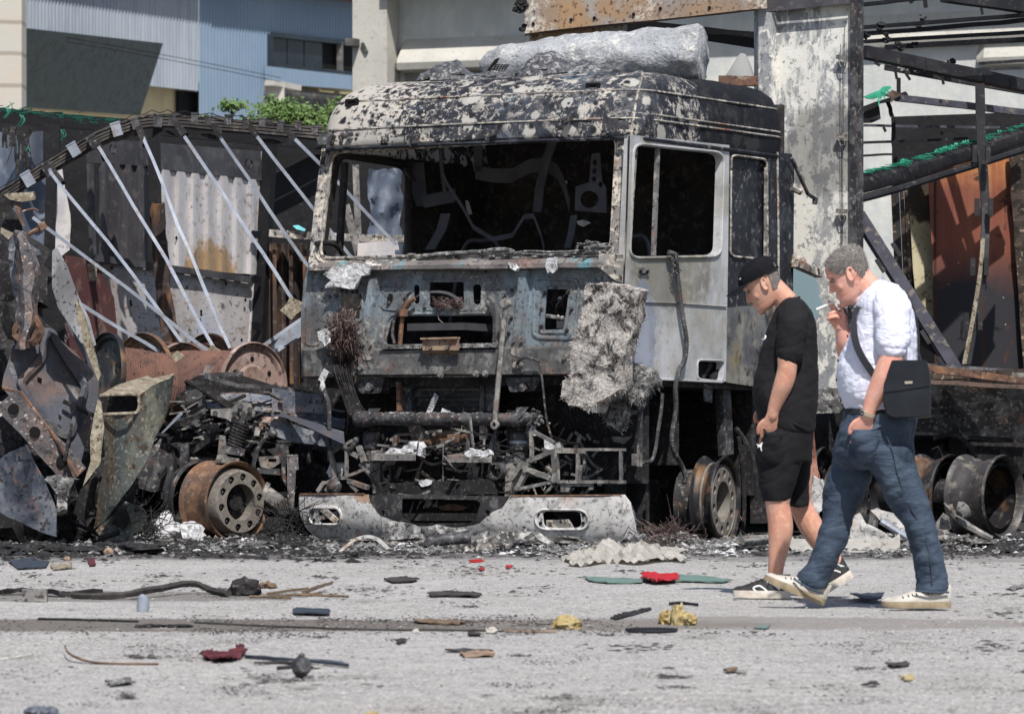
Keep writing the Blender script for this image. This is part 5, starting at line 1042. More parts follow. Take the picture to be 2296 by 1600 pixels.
for y in (340, 640, 950): m.sheet([pw(cJ(*t), .10) for t in ((1690, y - 25), (1745, y - 20), (1740, y + 30), (1690, y + 25))], t=.02)
obj('corner_post', m, 'black_steel', wall)
m = MB(); m.sheet([pw(cJ(*t), .03) for t in ((600, 540), (650, 530), (645, 640), (610, 650))], t=.02); m.warp(.01, 10); obj('latch', m, 'tan_edge', wall)
# brown burnt panel between the wall and the cab and what shows through the windscreen
m = MB(); m.grid(lambda u, v: P(592 + 96 * u, 545 + 330 * v, 40.6) + V3(0, .03 * math.cos(u * 22), 0), 24, 8)
obj('brown_panel', m, 'rust_deep', crate, recalc=False)
m = MB(); m.beam(P(604, 524, 40.4), P(905, 537, 40.4), .12, .06, seg=8, bend=.01); m.warp(.006, 8); obj('side_ledge', m, 'pillar', crate)
m = MB()
for x in (615, 652, 683): m.beam(P(x, 560, 40.45), P(x + 2, 860, 40.45), .03, .03)
obj('slat', m, 'rust_deep', crate)
m = MB(); m.grid(lambda u, v: P(826 + 75 * u, 378 + 200 * v, 41.5) + V3(0, .08 * math.sin(u * 6 + v * 4), 0), 12, 16); m.warp(.03, 6); obj('torn_sheet', m, 'tarp_steel', crate, 'torn pale sheet seen through the windscreen', recalc=False)
m = MB(); m.beam(P(797, 370, 40.2), P(803, 525, 40.2), .07, .05); m.beam(P(775, 460, 40.1), P(808, 585, 40.1), .09, .06); obj('stay', m, 'grey_steel', crate)
m = MB(); m.sheet([P(*t, 40) for t in ((802, 545), (890, 540), (895, 560), (818, 566), (815, 590), (800, 590))], t=.04); m.sheet([P(*t, 40.8) for t in ((800, 548), (885, 548), (885, 720), (800, 720))], t=.04); obj('pale_panel', m, 'panel_silver', crate)
m = MB(); m.sheet([P(*cH(*t), 40.3) for t in ((1920, 1450), (2000, 1440), (2060, 1500), (2050, 1540), (1930, 1500))], t=.03, cut=.05); m.warp(.01, 9); tag(obj('black_rag', m, 'black_steel'), 'black rag lying on the ledge left of the cab', 'rag')
m = MB(); m.sheet([P(*cH(*t), 40.2) for t in ((1950, 1505), (1990, 1500), (2040, 1530), (2030, 1545), (1975, 1530))], t=.01, cut=.05); m.warp(.008, 9)
mat('teal', C(120, 200, 210), rough=.5); tag(obj('teal_scrap', m, 'teal'), 'bright turquoise scrap lying on the ledge left of the cab', 'scrap')
# collapsed roof frame: arch beam, brackets, poles
fr = thing('collapsed_roof_frame', 'fallen trailer roof frame: curved dark beam with long silver poles', 'roof frame', P(420, 870, 38.0))
arch = curve([P(*cH(*q), 38.2 + (q[0] > 1000) * (q[0] - 1000) * .0004) for q in ((-60, 1345), (0, 1310), (150, 1215), (330, 1105), (500, 1005), (630, 930), (780, 865), (930, 818), (1070, 803), (1200, 806), (1400, 825), (1650, 845), (1900, 868), (2150, 890))], 5)
m = MB(); n_ = len(arch)
for o_ in (-.036, -.012, .012, .036):
    m.loft([[p + V3(0, sy, o_ + sz) for sy, sz in ((-.03, -.008), (.03, -.008), (.03, .008), (-.03, .008))] for p in arch])
m.loft([[p + V3(0, sy, sz * (1 + .5 * (i / n_) + .35 * math.sin(i * .9) * (i > 34)) - (.015 if i > n_ * .45 else .0)) for sy, sz in ((.03, -.06), (.055, -.06), (.055, .045), (.03, .045))] for i, p in enumerate(arch)])

mat('arch_steel', C(74, 70, 68), [('n', 6, .45, .6, C(50, 48, 48)), ('n', 14, .54, .62, C(112, 102, 94), {'max': .7})], rough=.6, bump=[('n', 20, .3, .006)])
obj('arch_beam', m, 'arch_steel', fr)
m = MB(); q = [p for i, p in enumerate(arch) if i > 34]
m.loft([[p + V3(0, sy, sz - (.06 + .028 * math.sin(i * .75))) for sy, sz in ((-.02, -.045), (.05, -.045), (.05, .05), (-.02, .05))] for i, p in enumerate(q)]); obj('lower_strip', m, 'black_steel', fr)
for i, (x, y, w_) in enumerate(((190, 1175, 60), (325, 1110, 60), (495, 980, 56), (625, 930, 50), (780, 845, 56), (905, 808, 44), (1055, 788, 52), (1150, 785, 44), (1300, 770, 40), (1390, 790, 40), (1520, 782, 40), (1640, 805, 40), (1750, 800, 36), (1870, 820, 36), (1990, 822, 36), (2100, 855, 36))):
    m = MB(); c = P(*cH(x, y + 20), 38.1); sl = -.6 if x < 700 else (-.3 if x < 1000 else .08); X = V3(math.cos(math.atan(sl)), 0, -math.sin(math.atan(sl))); Z = V3(-X.z, 0, X.x); w_ = w_ * .72; h_ = w_ * .0012
    m.box(c - V3(0, .04, 0) , (w_ * .0018, .012, h_ * 2.1), (X, V3(0, 1, 0), Z)); m.box(c + Z * h_ * 1.0, (w_ * .0019, .10, .012), (X, V3(0, 1, 0), Z))
    obj('bracket_plate', m, 'aluminium' if i in (0, 2, 4) else 'dark_steel', fr)
m = MB()
for k in range(len(arch) - 6):
    if k % 4 == 0: m.tube([arch[k] + V3(0, -.05, .05), arch[k + 2] + V3(0, -.05, .075 if k > 30 else .06), arch[k + 4] + V3(0, -.05, .05)], .004, 4)
obj('wire_stay', m, 'black_steel', fr)
poles = [((116, 380), (134, 411), (296, 612), (424, 787)), ((215, 319), (269, 411), (370, 579), (484, 787)), ((311, 286), (363, 411), (424, 562), (514, 781)), ((393, 272), (484, 411), (585, 565), (669, 690)),
         ((477, 279), (565, 411), (679, 579), (700, 610)), ((555, 279), (753, 535), (800, 590)), ((639, 289), (772, 427), (890, 548)), ((72, 488), (280, 640), (481, 800)), ((171, 673), (280, 742), (392, 812))]
for i, pl in enumerate(poles):
    Y0, Y1 = (38.0, 37.2) if i < 4 else ((38.1, 38.1) if i < 7 else (37.0, 36.9))
    pts = [P(x, y, Y0 + (Y1 - Y0) * k / (len(pl) - 1)) for k, (x, y) in enumerate(pl)]; m = MB()
    for a, b in zip(curve(pts, 3), curve(pts, 3)[1:]): m.beam(a, b + (b - a) * .02, .024, .022, V3(0, -1, 0))
    m.warp(.012, 1.6, i)
    obj('pole', m, 'aluminium', fr, 'straight silver pole' if i < 7 else None)
    if i < 7: m = MB(); m.beam(pts[0], pts[0].lerp(pts[-1], .08), .05, .05, V3(0, -1, 0)); m.warp(.006, 15); obj('hinge', m, 'char', fr)
m = MB()
for a, b in (((582, 781), (690, 706)), ((600, 800), (690, 738))): m.beam(P(*a, 37.6), P(*b, 37.9), .03, .02, V3(0, -1, 0))
m.sheet([P(*t, 37.7) for t in ((582, 783), (690, 708), (690, 740), (600, 800))], t=.02); obj('channel_bar', m, 'aluminium', fr)
for q in (((396, 812), (385, 800), (400, 830)), ((475, 800), (462, 785), (484, 822)), ((655, 690), (665, 700), (650, 680))):
    m = MB(); c = P(*q[0], 36.8); m.box(c, (.10, .05, .13), (V3(.8, 0, -.6), V3(0, 1, 0), V3(.6, 0, .8))); m.sub(2); m.warp(.02, 9); obj('joint', m, 'tan_edge', fr)
# drums wound with wire
mat('wound_wire', C(114, 82, 70), [('n', 2.5, .44, .58, C(88, 66, 60)), ('n', 6, .54, .64, C(84, 62, 54)), ('n', 20, .58, .63, C(60, 50, 48)), ('n', 3, .62, .68, C(150, 148, 150), {'max': .7})], rough=.75, bump=[('n', 30, .4, .006)])
mat('drum_pink', C(150, 128, 120), [('n', 3, .46, .58, C(108, 88, 80)), ('n', 6, .52, .62, C(170, 152, 146)), ('n', 24, .57, .63, C(84, 66, 58))], rough=.8)
def drum(c, axis, r, rd, L, label, md, mb_, both=True):
    axis = axis.normalized(); t = thing('cable_drum', label, 'drum', V3(c.x, c.y, c.z - r), group='steel drums wound with rusty wire')
    for s_, h0 in ((0, 0), (1, -L))[:2 if both else 1]:
        m = MB(); m.lathe([(0, h0 + .0), (r * .45, h0 + .0), (r * .5, h0 - .02), (r * .84, h0 - .02), (r * .9, h0), (r * .96, h0), (r * .985, h0 + .02), (r, h0 + .02), (r * 1.01, h0 + .0), (r, h0 - .02), (r * .9, h0 - .035), (0, h0 - .035)], c, axis, 48); m.warp(.004, 4); fl = obj('flange', m, md, t)
        if s_ == 0:
            m = MB(); X = V3(0, 0, 1).cross(axis)
            for a in range(6): m.lathe([(0, .003), (r * .055, .003), (r * .06, 0)], c + X * r * .62 * math.cos(a * 1.05 + .5) + V3(0, 0, r * .62 * math.sin(a * 1.05 + .5)) + axis * -.018, axis, 10)
            obj('drain_hole', m, 'window_hole', fl)
    m = MB(); prof = []; k = int(L / .022)
    for i in range(k): h = -.04 - (L - .08) * i / k; prof += [(rd, h), (rd + .010, h - .006), (rd + .010, h - .012), (rd, h - .018)]
    m.lathe(prof, c, axis, 48); m.warp(.008, 4); obj('wound_wire', m, mb_, t)
    return t
drum(P(568, 866, 36.5), V3(.72, -.69, 0), .315, .25, .75, 'pinkish steel drum with its round end facing the camera beside the cab', 'drum_pink', 'wound_wire')
drum(P(232, 850, 35.8), V3(-.86, -.48, .14), .33, .235, .50, 'dark ended steel drum nearest the crushed cab on the left', 'wheel_black', 'wound_wire', False)
drum(P(322, 848, 37.0), V3(-.72, -.69, 0), .33, .25, .62, 'rusty drum lying behind the other drums under the poles', 'wheel_rust', 'wound_wire')
# ================= crushed cab at the left edge =================
cr = thing('crushed_cab', 'crumpled remains of a rusty lorry cab standing at the left edge', 'wreck', P(110, 870, 34.2) - V3(0, 0, 1.05))
def cs(name, pts, Y, mt, conv, amp=.02, fr_=3, t=.02, seed=0, cut=.07, holes=(), label=None, tilt=(0, 0), curl=None):
    """bent plate traced in the photo, standing at Y with its own tilt (metres of depth per 100 photo units)"""
    mm = MB(); q0 = conv(*pts[0])
    f = lambda p: (lambda x, y: P(x, y, Y + (x - q0[0]) / 100 * tilt[0] + (y - q0[1]) / 100 * tilt[1] + (curl(x, y) if curl else 0)))(*conv(*p))
    flat = lambda p: P(*conv(*p), Y)
    mm.sheet([flat(p) for p in pts], [[flat(p) for p in h] for h in holes], t=t, n=V3(0, 1, 0), cut=cut)
    for v in mm.bm.verts:
        px = CX + v.co.x / v.co.y * F; py = HY - (v.co.z - CH) / v.co.y * F; back = v.co.y - Y
        v.co = P(px, py, Y + (px - q0[0]) / 100 * tilt[0] + (py - q0[1]) / 100 * tilt[1] + (curl(px, py) if curl else 0)) + V3(0, back, 0)
    mm.warp(amp, fr_, seed); mm.warp(amp * .35, fr_ * 4, seed + 1); return mm
def csn(name, *a, parent=None, mt=None, label=None, **k): return obj(name, cs(name, *a, **k), a[2], parent or cr, label)
csn('pressed_panel', [(100, 110), (215, 100), (290, 150), (430, 265), (572, 410), (565, 560), (500, 750), (450, 990), (340, 860), (200, 700), (90, 560), (8, 470), (20, 400), (70, 250)], 34.0, 'crushed', cK, amp=.007, seed=3, fr_=2, tilt=(.15, -.1), label='large pressed floor panel', t=.015,
    holes=[[(215, 180), (240, 195), (235, 230), (222, 215)], [(375, 170), (392, 190), (380, 215), (370, 190)], [(215, 410), (245, 420), (240, 455), (215, 440)], [(105, 430), (125, 425), (122, 455), (108, 450)], [(340, 620), (360, 640), (352, 665), (340, 650)], [(478, 575), (492, 590), (495, 625), (480, 620)], [(360, 370), (395, 385), (400, 415), (370, 400)]])
m = MB(); sw = [(272, 150), (255, 210), (240, 300), (190, 360), (125, 430), (130, 475), (210, 590), (300, 700), (355, 748), (400, 745), (430, 680), (465, 560), (485, 485), (478, 445), (400, 330), (330, 220), (300, 165)]
zf = lambda x, y: 34.0 + (cK(x, y)[0] - cK(100, 110)[0]) / 100 * .15 - (cK(x, y)[1] - cK(100, 110)[1]) / 100 * .1
m.tube(curve([P(*cK(*p), zf(*p) - .02) for p in sw + sw[:1]], 4)[:-1], .03, 6, closed=True); m.warp(.004, 4, 3); obj('swage', m, 'crushed', cr)
m = MB(); m.loft([[P(x - w_, y, 33.85), P(x - w_ * .3, y, 33.72), P(x + w_ * .5, y, 33.72), P(x + w_, y, 33.85), P(x, y, 34.0)] for x, y, w_ in ((42, 520, 14), (55, 560, 22), (62, 610, 26), (64, 650, 26), (60, 700, 22), (58, 740, 20), (52, 780, 18))]); m.sub(2); m.warp(.02, 6, 4); m.warp(.012, 18, 4); obj('crumpled_pillar', m, 'crushed_pink', cr)
csn('torn_sheet', [(95, 480), (180, 510), (310, 655), (265, 660), (275, 850), (250, 1110), (130, 1150), (100, 900), (75, 790), (65, 600)], 34.05, 'blue_grey_plate', cO, amp=.03, fr_=5, seed=8)
csn('torn_sheet', [(0, 190), (90, 225), (105, 305), (185, 470), (270, 640), (200, 560), (90, 490), (0, 450)], 34.1, 'char', cO, amp=.03, fr_=5, seed=9)
csn('torn_sheet', [(40, 196), (250, 180), (245, 235), (150, 250), (70, 235)], 33.95, 'tan_edge', cO, amp=.012, fr_=6, seed=10, t=.04)
csn('torn_sheet', [(100, 250), (160, 262), (160, 330), (178, 430), (150, 405)], 33.97, 'rust', cO, amp=.012, seed=11)
csn('torn_sheet', [(0, 430), (100, 480), (60, 520), (0, 470)], 33.9, 'tan_edge', cO, amp=.012, seed=12)
m = MB(); m.tube(curve([P(*cO(*t), 33.9) for t in ((160, 325), (210, 310), (245, 305), (278, 322))], 4), .008, 5); m.tube([P(*cO(165, 510), 33.9), P(*cO(330, 420), 33.9)], .015, 6); m.beam(P(*cO(285, 440), 33.88), P(*cO(330, 415), 33.88), .05, .01, V3(0, -1, 0)); obj('bent_rod', m, 'rust', cr)
m = MB(); m.lathe([(.045, 0), (.085, -.01), (.10, .02), (.08, .06), (.05, .05)], P(*cK(165, 145), 33.85), V3(-.2, -1, .1), 20, close=True); m.warp(.03, 9, 2); obj('torn_collar', m, 'rust', cr)
m = MB(); a, b = P(*cK(30, 540), 33.7), P(*cK(440, 985), 33.8); m.beam(a, b, .17, .08, V3(0, -1, 0), seg=14, bend=.02); m.warp(.008, 5); bt = obj('box_rail', m, 'crushed_pink', cr)
m = MB()
for t in (.12, .42, .80): m.lathe([(0, .004), (.035, .004), (.038, -.01)], a.lerp(b, t) + V3(0, -.045, 0), V3(0, -1, 0), 12)
obj('drain_hole', m, 'window_hole', bt)
m = MB(); m.tube([P(*cK(445, 985), 33.7), P(*cK(330, 780), 33.72), P(*cK(120, 500), 33.72), P(*cK(15, 475), 33.72)], .012, 6); obj('rusty_edge', m, 'rust', bt)
csn('fender_sheet', [(-60, 960), (0, 890), (60, 850), (150, 808), (200, 900), (250, 990), (330, 1180), (318, 1338), (200, 1290), (100, 1240), (0, 1190), (-60, 1170)], 33.2, 'blue_grey_plate', cK, amp=.015, seed=14, curl=lambda x, y: -.35 * max(0, 1 - abs(x - 62) / 70) * max(0, (1200 - y) / 200))
csn('ash_block', [(260, 985), (420, 1000), (415, 1100), (350, 1210), (320, 1200), (300, 1100)], 33.5, 'ash_grey', cK, amp=.04, fr_=8, seed=15, t=.15)
csn('silver_leaf', [(345, 455), (375, 430), (450, 560), (515, 745), (590, 900), (640, 1080), (560, 1100), (390, 830), (348, 700)], 33.6, 'leaf_silver', cJ, amp=.008, seed=16, tilt=(.4, 0), label='bright folded sheet')
csn('silver_leaf', [(380, 815), (540, 1060), (600, 1070), (660, 1290), (640, 1300), (520, 1080)], 33.75, 'crushed', cJ, amp=.008, seed=17)
csn('tan_edge', [(505, 760), (560, 880), (605, 1040), (668, 1280), (655, 1312), (600, 1180), (560, 1060), (540, 950), (515, 940)], 33.55, 'tan_edge', cJ, amp=.01, seed=18, t=.06)
# big curved sheet in front
csn('curved_sheet', [(582, 628), (700, 622), (785, 616), (800, 575), (812, 545), (870, 470), (1005, 398), (985, 520), (940, 660), (890, 760), (840, 900), (760, 1030), (690, 1130), (610, 1240), (545, 1285), (560, 1100), (600, 900), (592, 700)], 33.3, 'green_rust', cK, amp=.012, fr_=2.5, seed=21, tilt=(.35, 0), curl=lambda x, y: .10 * math.sin((x - 225) / 26), label='greenish rusty curved sheet', t=.012)
csn('sheet_top', [(575, 515), (680, 455), (850, 405), (880, 420), (1005, 392), (985, 420), (870, 470), (800, 520), (785, 512)], 33.35, 'tan_edge', cK, amp=.008, seed=22, tilt=(.35, -2.0), label='tan scorched top lip')
csn('sheet_inside', [(575, 515), (785, 512), (800, 560), (785, 620), (582, 628)], 33.75, 'char', cK, amp=.01, seed=23)
m = MB(); m.tube(curve([P(*cK(*t), 33.28 + (t[0] - 582) * .0014) for t in ((582, 628), (700, 623), (782, 617), (800, 585), (800, 555), (785, 515), (680, 513), (578, 518))], 4), .011, 6); obj('sheet_lip', m, 'tan_edge', cr)
csn('sheet_flange', [(568, 545), (585, 560), (598, 700), (582, 900), (478, 1040), (500, 960), (525, 890), (520, 760), (540, 650)], 33.25, 'tan_edge', cK, amp=.008, seed=24, label='pale torn flange')
csn('torn_sheet', [(470, 1050), (560, 950), (560, 1150), (500, 1250), (420, 1200)], 33.6, 'char', cK, amp=.03, seed=25)
m = MB()   # dark carcass filling behind
for (x, y, z, r_, s_) in ((60, 1060, 34.9, .36, 1), (150, 1100, 34.7, .28, 2), (30, 780, 35.0, .28, 3), (230, 1130, 34.6, .25, 4), (10, 620, 35.2, .3, 5), (200, 1000, 35.0, .33, 6), (100, 1160, 34.3, .25, 7), (20, 1150, 34.1, .25, 8)): m.ball(P(x, y, z), r_, 3, .45, 2.2, (1, .7, 1.1), s_)
for i in range(60): a = P(r3.uniform(-20, 300), r3.uniform(950, 1200), r3.uniform(33.9, 35)); b = a + V3(r3.gauss(0, .2), r3.gauss(0, .2), r3.gauss(0, .15)); b.z = max(.02, b.z); m.tube([a, b], r3.uniform(.006, .02), 5)
obj('charred_innards', m, 'char', cr)
csn('low_plate', [(560, 1290), (640, 1200), (720, 1130), (820, 1160), (840, 1290), (770, 1310), (760, 1390), (620, 1380)], 34.0, 'green_rust', cK, amp=.03, seed=28)
csn('low_plate', [(650, 1200), (720, 1165), (735, 1240), (700, 1290), (640, 1260)], 33.95, 'char', cK, amp=.02, seed=29)
# ================= left lorry chassis =================
ch = thing('stripped_lorry_chassis', 'stripped burnt lorry chassis with a bare rusty front wheel left of the tall cab', 'lorry chassis', P(500, 870, 35.5) - V3(0, 0, 1.05))
def ct(name, pts, Y, mt, amp=.006, **k): return obj(name, cs(name, pts, Y, mt, cK, amp=amp, **k), mt, ch)
wheel(ch, P(529.9, 1125, 35.3), V3(.683, -.73, 0), .284, 'wheel_rust', 'wheel_ash', dish=.045, width=.28, label='rusty bare front wheel')
m = MB(); wl_c = P(529.9, 1125, 35.3); axl = V3(.683, -.73, 0).normalized()
m.lathe([(.27, -.36), (.285, -.38), (.28, -.42), (.25, -.47), (.2, -.5), (.0, -.5)], wl_c, axl, 32, V3(0, 0, 1)); m.warp(.012, 7)
for k in range(9): m.lathe([(.275 - k * .004, -.35 - k * .016), (.288 - k * .004, -.356 - k * .016), (.275 - k * .004, -.362 - k * .016)], wl_c, axl, 32, V3(0, 0, 1), a0=R(-30), a1=R(200))
obj('brake_drum', m, 'wheel_black', ch)
m = MB(); m.beam(P(320, 1040, 35.9), P(700, 1010, 37.0), .10, .26, seg=4); m.beam(P(300, 1090, 36.3), P(740, 1060, 37.4), .10, .22); obj('frame_rail', m, 'dark_steel', ch)
m = MB()
for i in range(16): m.lathe([(0, .016), (.012, .016), (.014, .004), (.02, 0)], P(430 + (i // 2) * 9, 1025 + (i % 2) * 22 if i % 2 else 1030, 35.85), V3(0, -1, 0), 6)
for i in range(8): m.lathe([(0, .02), (.016, .02), (.018, .004), (.026, 0)], P(*cK(1170 + (i % 4) * 24, 700 + (i // 4) * 62), 35.75), V3(0, -1, 0), 6)
obj('bolt', m, 'grey_steel', ch)
ct('frame_bracket', [(1065, 435), (1180, 440), (1185, 680), (1130, 700), (1070, 640)], 35.9, 'dark_steel', t=.08)
ct('beam_web', [(1075, 440), (1150, 400), (1300, 398), (1380, 400), (1570, 460), (1570, 520), (1400, 505), (1200, 500), (1180, 530), (1080, 530)], 35.95, 'char', t=.02, holes=[[(x + 13 * math.cos(a), 495 - (x - 1195) * .03 + 13 * math.sin(a)) for a in [k * math.pi / 4 for k in range(8)]] for x in (1205, 1235, 1275, 1315, 1355)][:0])
m = MB(); m.beam(P(*cK(1180, 405), 35.8), P(*cK(1370, 462), 35.8), .05, .03); m.beam(P(*cK(1370, 462), 35.8), P(*cK(1590, 468), 35.8), .07, .03); m.beam(P(*cK(1590, 468), 35.8), P(*cK(1880, 528), 35.8), .05, .03); m.beam(P(*cK(1180, 402), 35.82), P(*cK(1400, 392), 35.82), .05, .03); obj('top_flange', m, 'dark_steel', ch)
ct('chassis_box', [(1568, 475), (1860, 515), (1865, 640), (1560, 640)], 35.75, 'blue_grey_plate', t=.06)
ct('loose_plate', [(1180, 545), (1300, 505), (1560, 500), (1570, 640), (1440, 600), (1290, 600), (1200, 600)], 36.1, 'blue_grey_plate', amp=.02, tilt=(0, -.6), seed=2)
ct('loose_plate', [(1300, 660), (1480, 640), (1490, 700), (1450, 820), (1330, 800)], 35.95, 'blue_grey_plate', amp=.01, seed=3)
ct('folded_sheet', [(1560, 635), (1640, 622), (1984, 730), (1984, 800), (1640, 640)], 35.5, 'crushed', amp=.008, tilt=(0, -.9), seed=4)
ct('folded_sheet', [(1560, 640), (1984, 790), (1984, 828), (1700, 790), (1560, 740)], 35.55, 'blue_grey_plate', amp=.008, seed=5)
ct('folded_sheet', [(1640, 622), (1750, 600), (1984, 650), (1984, 720)], 35.7, 'dark_steel', amp=.02, tilt=(0, -.9), seed=6)
ct('rocker_plate', [(1215, 600), (1330, 590), (1380, 555), (1440, 565), (1465, 620), (1440, 660), (1370, 650), (1330, 668), (1300, 650), (1215, 635)], 35.55, 'grey_steel', t=.03)
m = MB()
for x, y in ((1350, 625), (1405, 650), (1440, 600), (1385, 580), (1240, 620), (1395, 620)): m.lathe([(0, .02), (.018, .02), (.02, 0)], P(*cK(x, y), 35.53), V3(0, -1, 0), 8)
obj('bolt', m, 'dark_steel', ch)
a, b = P(*cK(1395, 672), 35.5), P(*cK(1345, 830), 35.5); m = MB(); T = (b - a).normalized(); S = T.cross(V3(0, 1, 0)).normalized(); N3 = V3(0, 1, 0)
m.tube([a.lerp(b, i / 108) + S * .05 * math.cos(i * 2 * math.pi / 12) + N3 * .05 * math.sin(i * 2 * math.pi / 12) for i in range(109)], .0105, 6); obj('coil_spring', m, 'char', ch)
m = MB(); m.tube([a - T * .05, b + T * .03], .022, 8); m.beam(b - V3(.05, 0, 0), b + V3(.08, 0, -.02), .12, .05); obj('damper', m, 'dark_steel', ch)
ct('spring_mount', [(1265, 745), (1295, 750), (1310, 870), (1380, 880), (1370, 910), (1240, 905), (1255, 850)], 35.45, 'grey_steel', t=.05)
ct('spring_mount', [(1040, 800), (1085, 790), (1085, 960), (1035, 960)], 35.5, 'dark_steel', t=.1)
ct('side_tank', [(790, 900), (985, 850), (1000, 900), (1000, 1060), (870, 1075), (760, 1040)], 35.7, 'dark_steel', t=.2)
m = MB(); ap, bp = P(*cK(1575, 690), 35.5), P(*cK(1470, 900), 35.5); m.tube(curve([P(*cK(*t), 35.5) for t in ((1575, 720), (1530, 760), (1490, 820), (1465, 900), (1460, 950))], 4), .016, 6); m.ball(P(*cK(1570, 740), 35.48), .03, 2, .2); obj('drag_link', m, 'dark_steel', ch)
ct('cross_member', [(1490, 870), (1600, 865), (1610, 905), (1560, 940), (1500, 930)], 35.5, 'grey_steel', t=.06, holes=[[(1545, 880), (1590, 880), (1590, 900), (1545, 898)]])
ct('cross_member', [(1480, 935), (1640, 940), (1640, 980), (1480, 965)], 35.5, 'dark_steel', t=.05)
ct('strut_plate', [(1650, 860), (1715, 858), (1718, 940), (1700, 950), (1690, 1180), (1660, 1180), (1650, 1000)], 35.4, 'crushed_pink', t=.03)
ct('strut_plate', [(1618, 865), (1645, 870), (1640, 980), (1690, 1060), (1670, 1080), (1620, 990)], 35.45, 'dark_steel', t=.03)
m = MB(); m.tube([P(*cK(1535, 1085), 35.5), P(*cK(1640, 1160), 35.3)], .06, 10); m.lathe([(.05, -.01), (.08, 0), (.08, .03), (.05, .04)], P(*cK(1535, 1085), 35.5), V3(-.7, 0, .3), 14, close=True); m.warp(.006, 9); obj('steering_cylinder', m, 'grey_steel', ch)
ct('grille_strip', [(925, 735), (1040, 610), (1052, 625), (880, 790)], 35.3, 'aluminium', t=.01); ct('grille_strip', [(820, 915), (870, 830), (935, 745), (915, 830), (880, 870)], 35.4, 'ash_grey', amp=.02)
m = MB()
for i in range(120): a = P(r3.uniform(310, 660), r3.uniform(900, 1180), r3.uniform(35.6, 36.6)); b = a + V3(r3.gauss(0, .22), r3.gauss(0, .15), r3.gauss(0, .10)); b.z = max(.02, b.z); m.beam(a, b, r3.uniform(.01, .05), r3.uniform(.01, .05))
for i in range(26): m.ball(P(r3.uniform(310, 740), r3.uniform(940, 1190), r3.uniform(36.2, 37)), r3.uniform(.05, .16), 2, .4, 2, (1, 1, .8), i)
obj('charred_parts', m, 'char', ch, kind='stuff')
m = MB()
for i in range(100): a = P(r3.uniform(400, 720), r3.uniform(895, 1000), r3.uniform(35.6, 36.2)); b = a + V3(r3.gauss(0, .12), r3.gauss(0, .1), r3.gauss(0, .03)); m.beam(a, b, r3.uniform(.01, .04), .01)
obj('loose_strips', m, 'grey_steel', ch, kind='stuff')
m = MB(); m.sheet([P(*t, 37.6) for t in ((300, 930), (560, 930), (690, 850), (860, 850), (860, 1200), (300, 1230))], t=.1); obj('dark_fill', m, 'char', ch)  # dark sheet added behind the chassis to cover the bright background
# ================= trailer behind the cab and the frame at the right =================
mat('peeled_wall', C(134, 136, 140), [('n', 1.2, .42, .6, C(156, 156, 156)), ('n', 3, .45, .53, C(208, 206, 198), {'st': (1.6, 1.6, .5), 'ro': .75}), ('n', 9, .53, .57, C(214, 212, 206), {'ro': .75}), ('spot', 8, .62, .7, C(132, 134, 138), {'keep': .7, 'warp': .04, 'ws': 20}), ('n', 22, .58, .62, C(92, 92, 96), {'max': .7}),
    ('at', 4, .45, .54, C(128, 150, 158), {'c': (-.55, 0, 1.75), 'r': (.22, 1, .28), 'nz': 1.1}), ('at', 5, .46, .53, C(22, 24, 32), {'c': (-.62, 0, 1.55), 'r': (.16, 1, .24), 'nz': 1.6}), ('at', 2, .44, .6, C(88, 86, 84), {'c': (-.3, 0, 2.85), 'r': (.35, 1, .35), 'nz': 1.0, 'max': .6})], crisp=True, rough=.6, bump=[('n', 30, .3, .004)])
mat('header_beam', C(136, 122, 112), [('n', 1.6, .44, .60, C(160, 130, 98)), ('n', 4, .52, .6, C(150, 146, 142)), ('n', 18, .50, .54, C(206, 198, 186), {'ro': .75, 'mask': (1.3, .46, .56)}), ('n', 26, .56, .62, C(90, 64, 52))], rough=.7, bump=[('n', 30, .3, .005)])
mat('plywood', C(186, 118, 68), [('n', 1.1, .44, .60, C(134, 78, 54), {'st': (2, 2, .6)}), ('n', 3, .5, .64, C(176, 128, 82), {'st': (9, 9, .3)}), ('at', 3, .35, .65, C(104, 56, 50), {'c': (-.25, 0, .7), 'r': (.9, 2, .9), 'nz': 1.0, 'max': .8}), ('at', 2, .30, .70, C(40, 39, 44), {'c': (0, 0, -.1), 'r': (4, 4, .95), 'nz': .6}),
    ('n', 8, .62, .66, C(70, 44, 34)), ('spot', 14, .93, .95, C(190, 180, 170), {'keep': .75}), ('w', .85, .985, .998, C(60, 36, 28), {'dir': 'X'})], rough=.7, bump=[('n', 20, .2, .004)])
mat('beige_board', C(190, 180, 150), [('n', 2, .45, .6, C(156, 142, 112)), ('at', 3, .40, .56, C(60, 52, 42), {'c': (.02, 0, 1.15), 'r': (.16, 2, .3), 'nz': 1.2}), ('n', 30, .6, .64, C(90, 70, 44))], rough=.85)
mat('frame_black', C(33, 33, 37), [('n', 6, .46, .62, C(48, 47, 50)), ('n', 20, .6, .66, C(90, 84, 78), {'max': .7})], rough=.55, bump=[('n', 14, .3, .006)])
mat('frame_purple', C(72, 72, 84), [('n', 6, .46, .62, C(52, 52, 60)), ('n', 16, .58, .64, C(112, 104, 98))], rough=.6)
mat('burnt_timber', C(52, 44, 40), [('n', 3, .46, .62, C(84, 70, 60), {'st': (.5, 1, 4)}), ('n', 12, .54, .6, C(36, 30, 28)), ('n', 26, .6, .64, C(140, 124, 108))], rough=.85, bump=[('n', 14, .5, .01)])
tr = thing('box_trailer', 'burnt box trailer with peeling white front wall standing behind the tall cab', 'trailer', K(0.1, 3.25, 0), (eu, ev, ez))
TY = 3.25
def tf(p, y=0): return kf(p, TY + y)
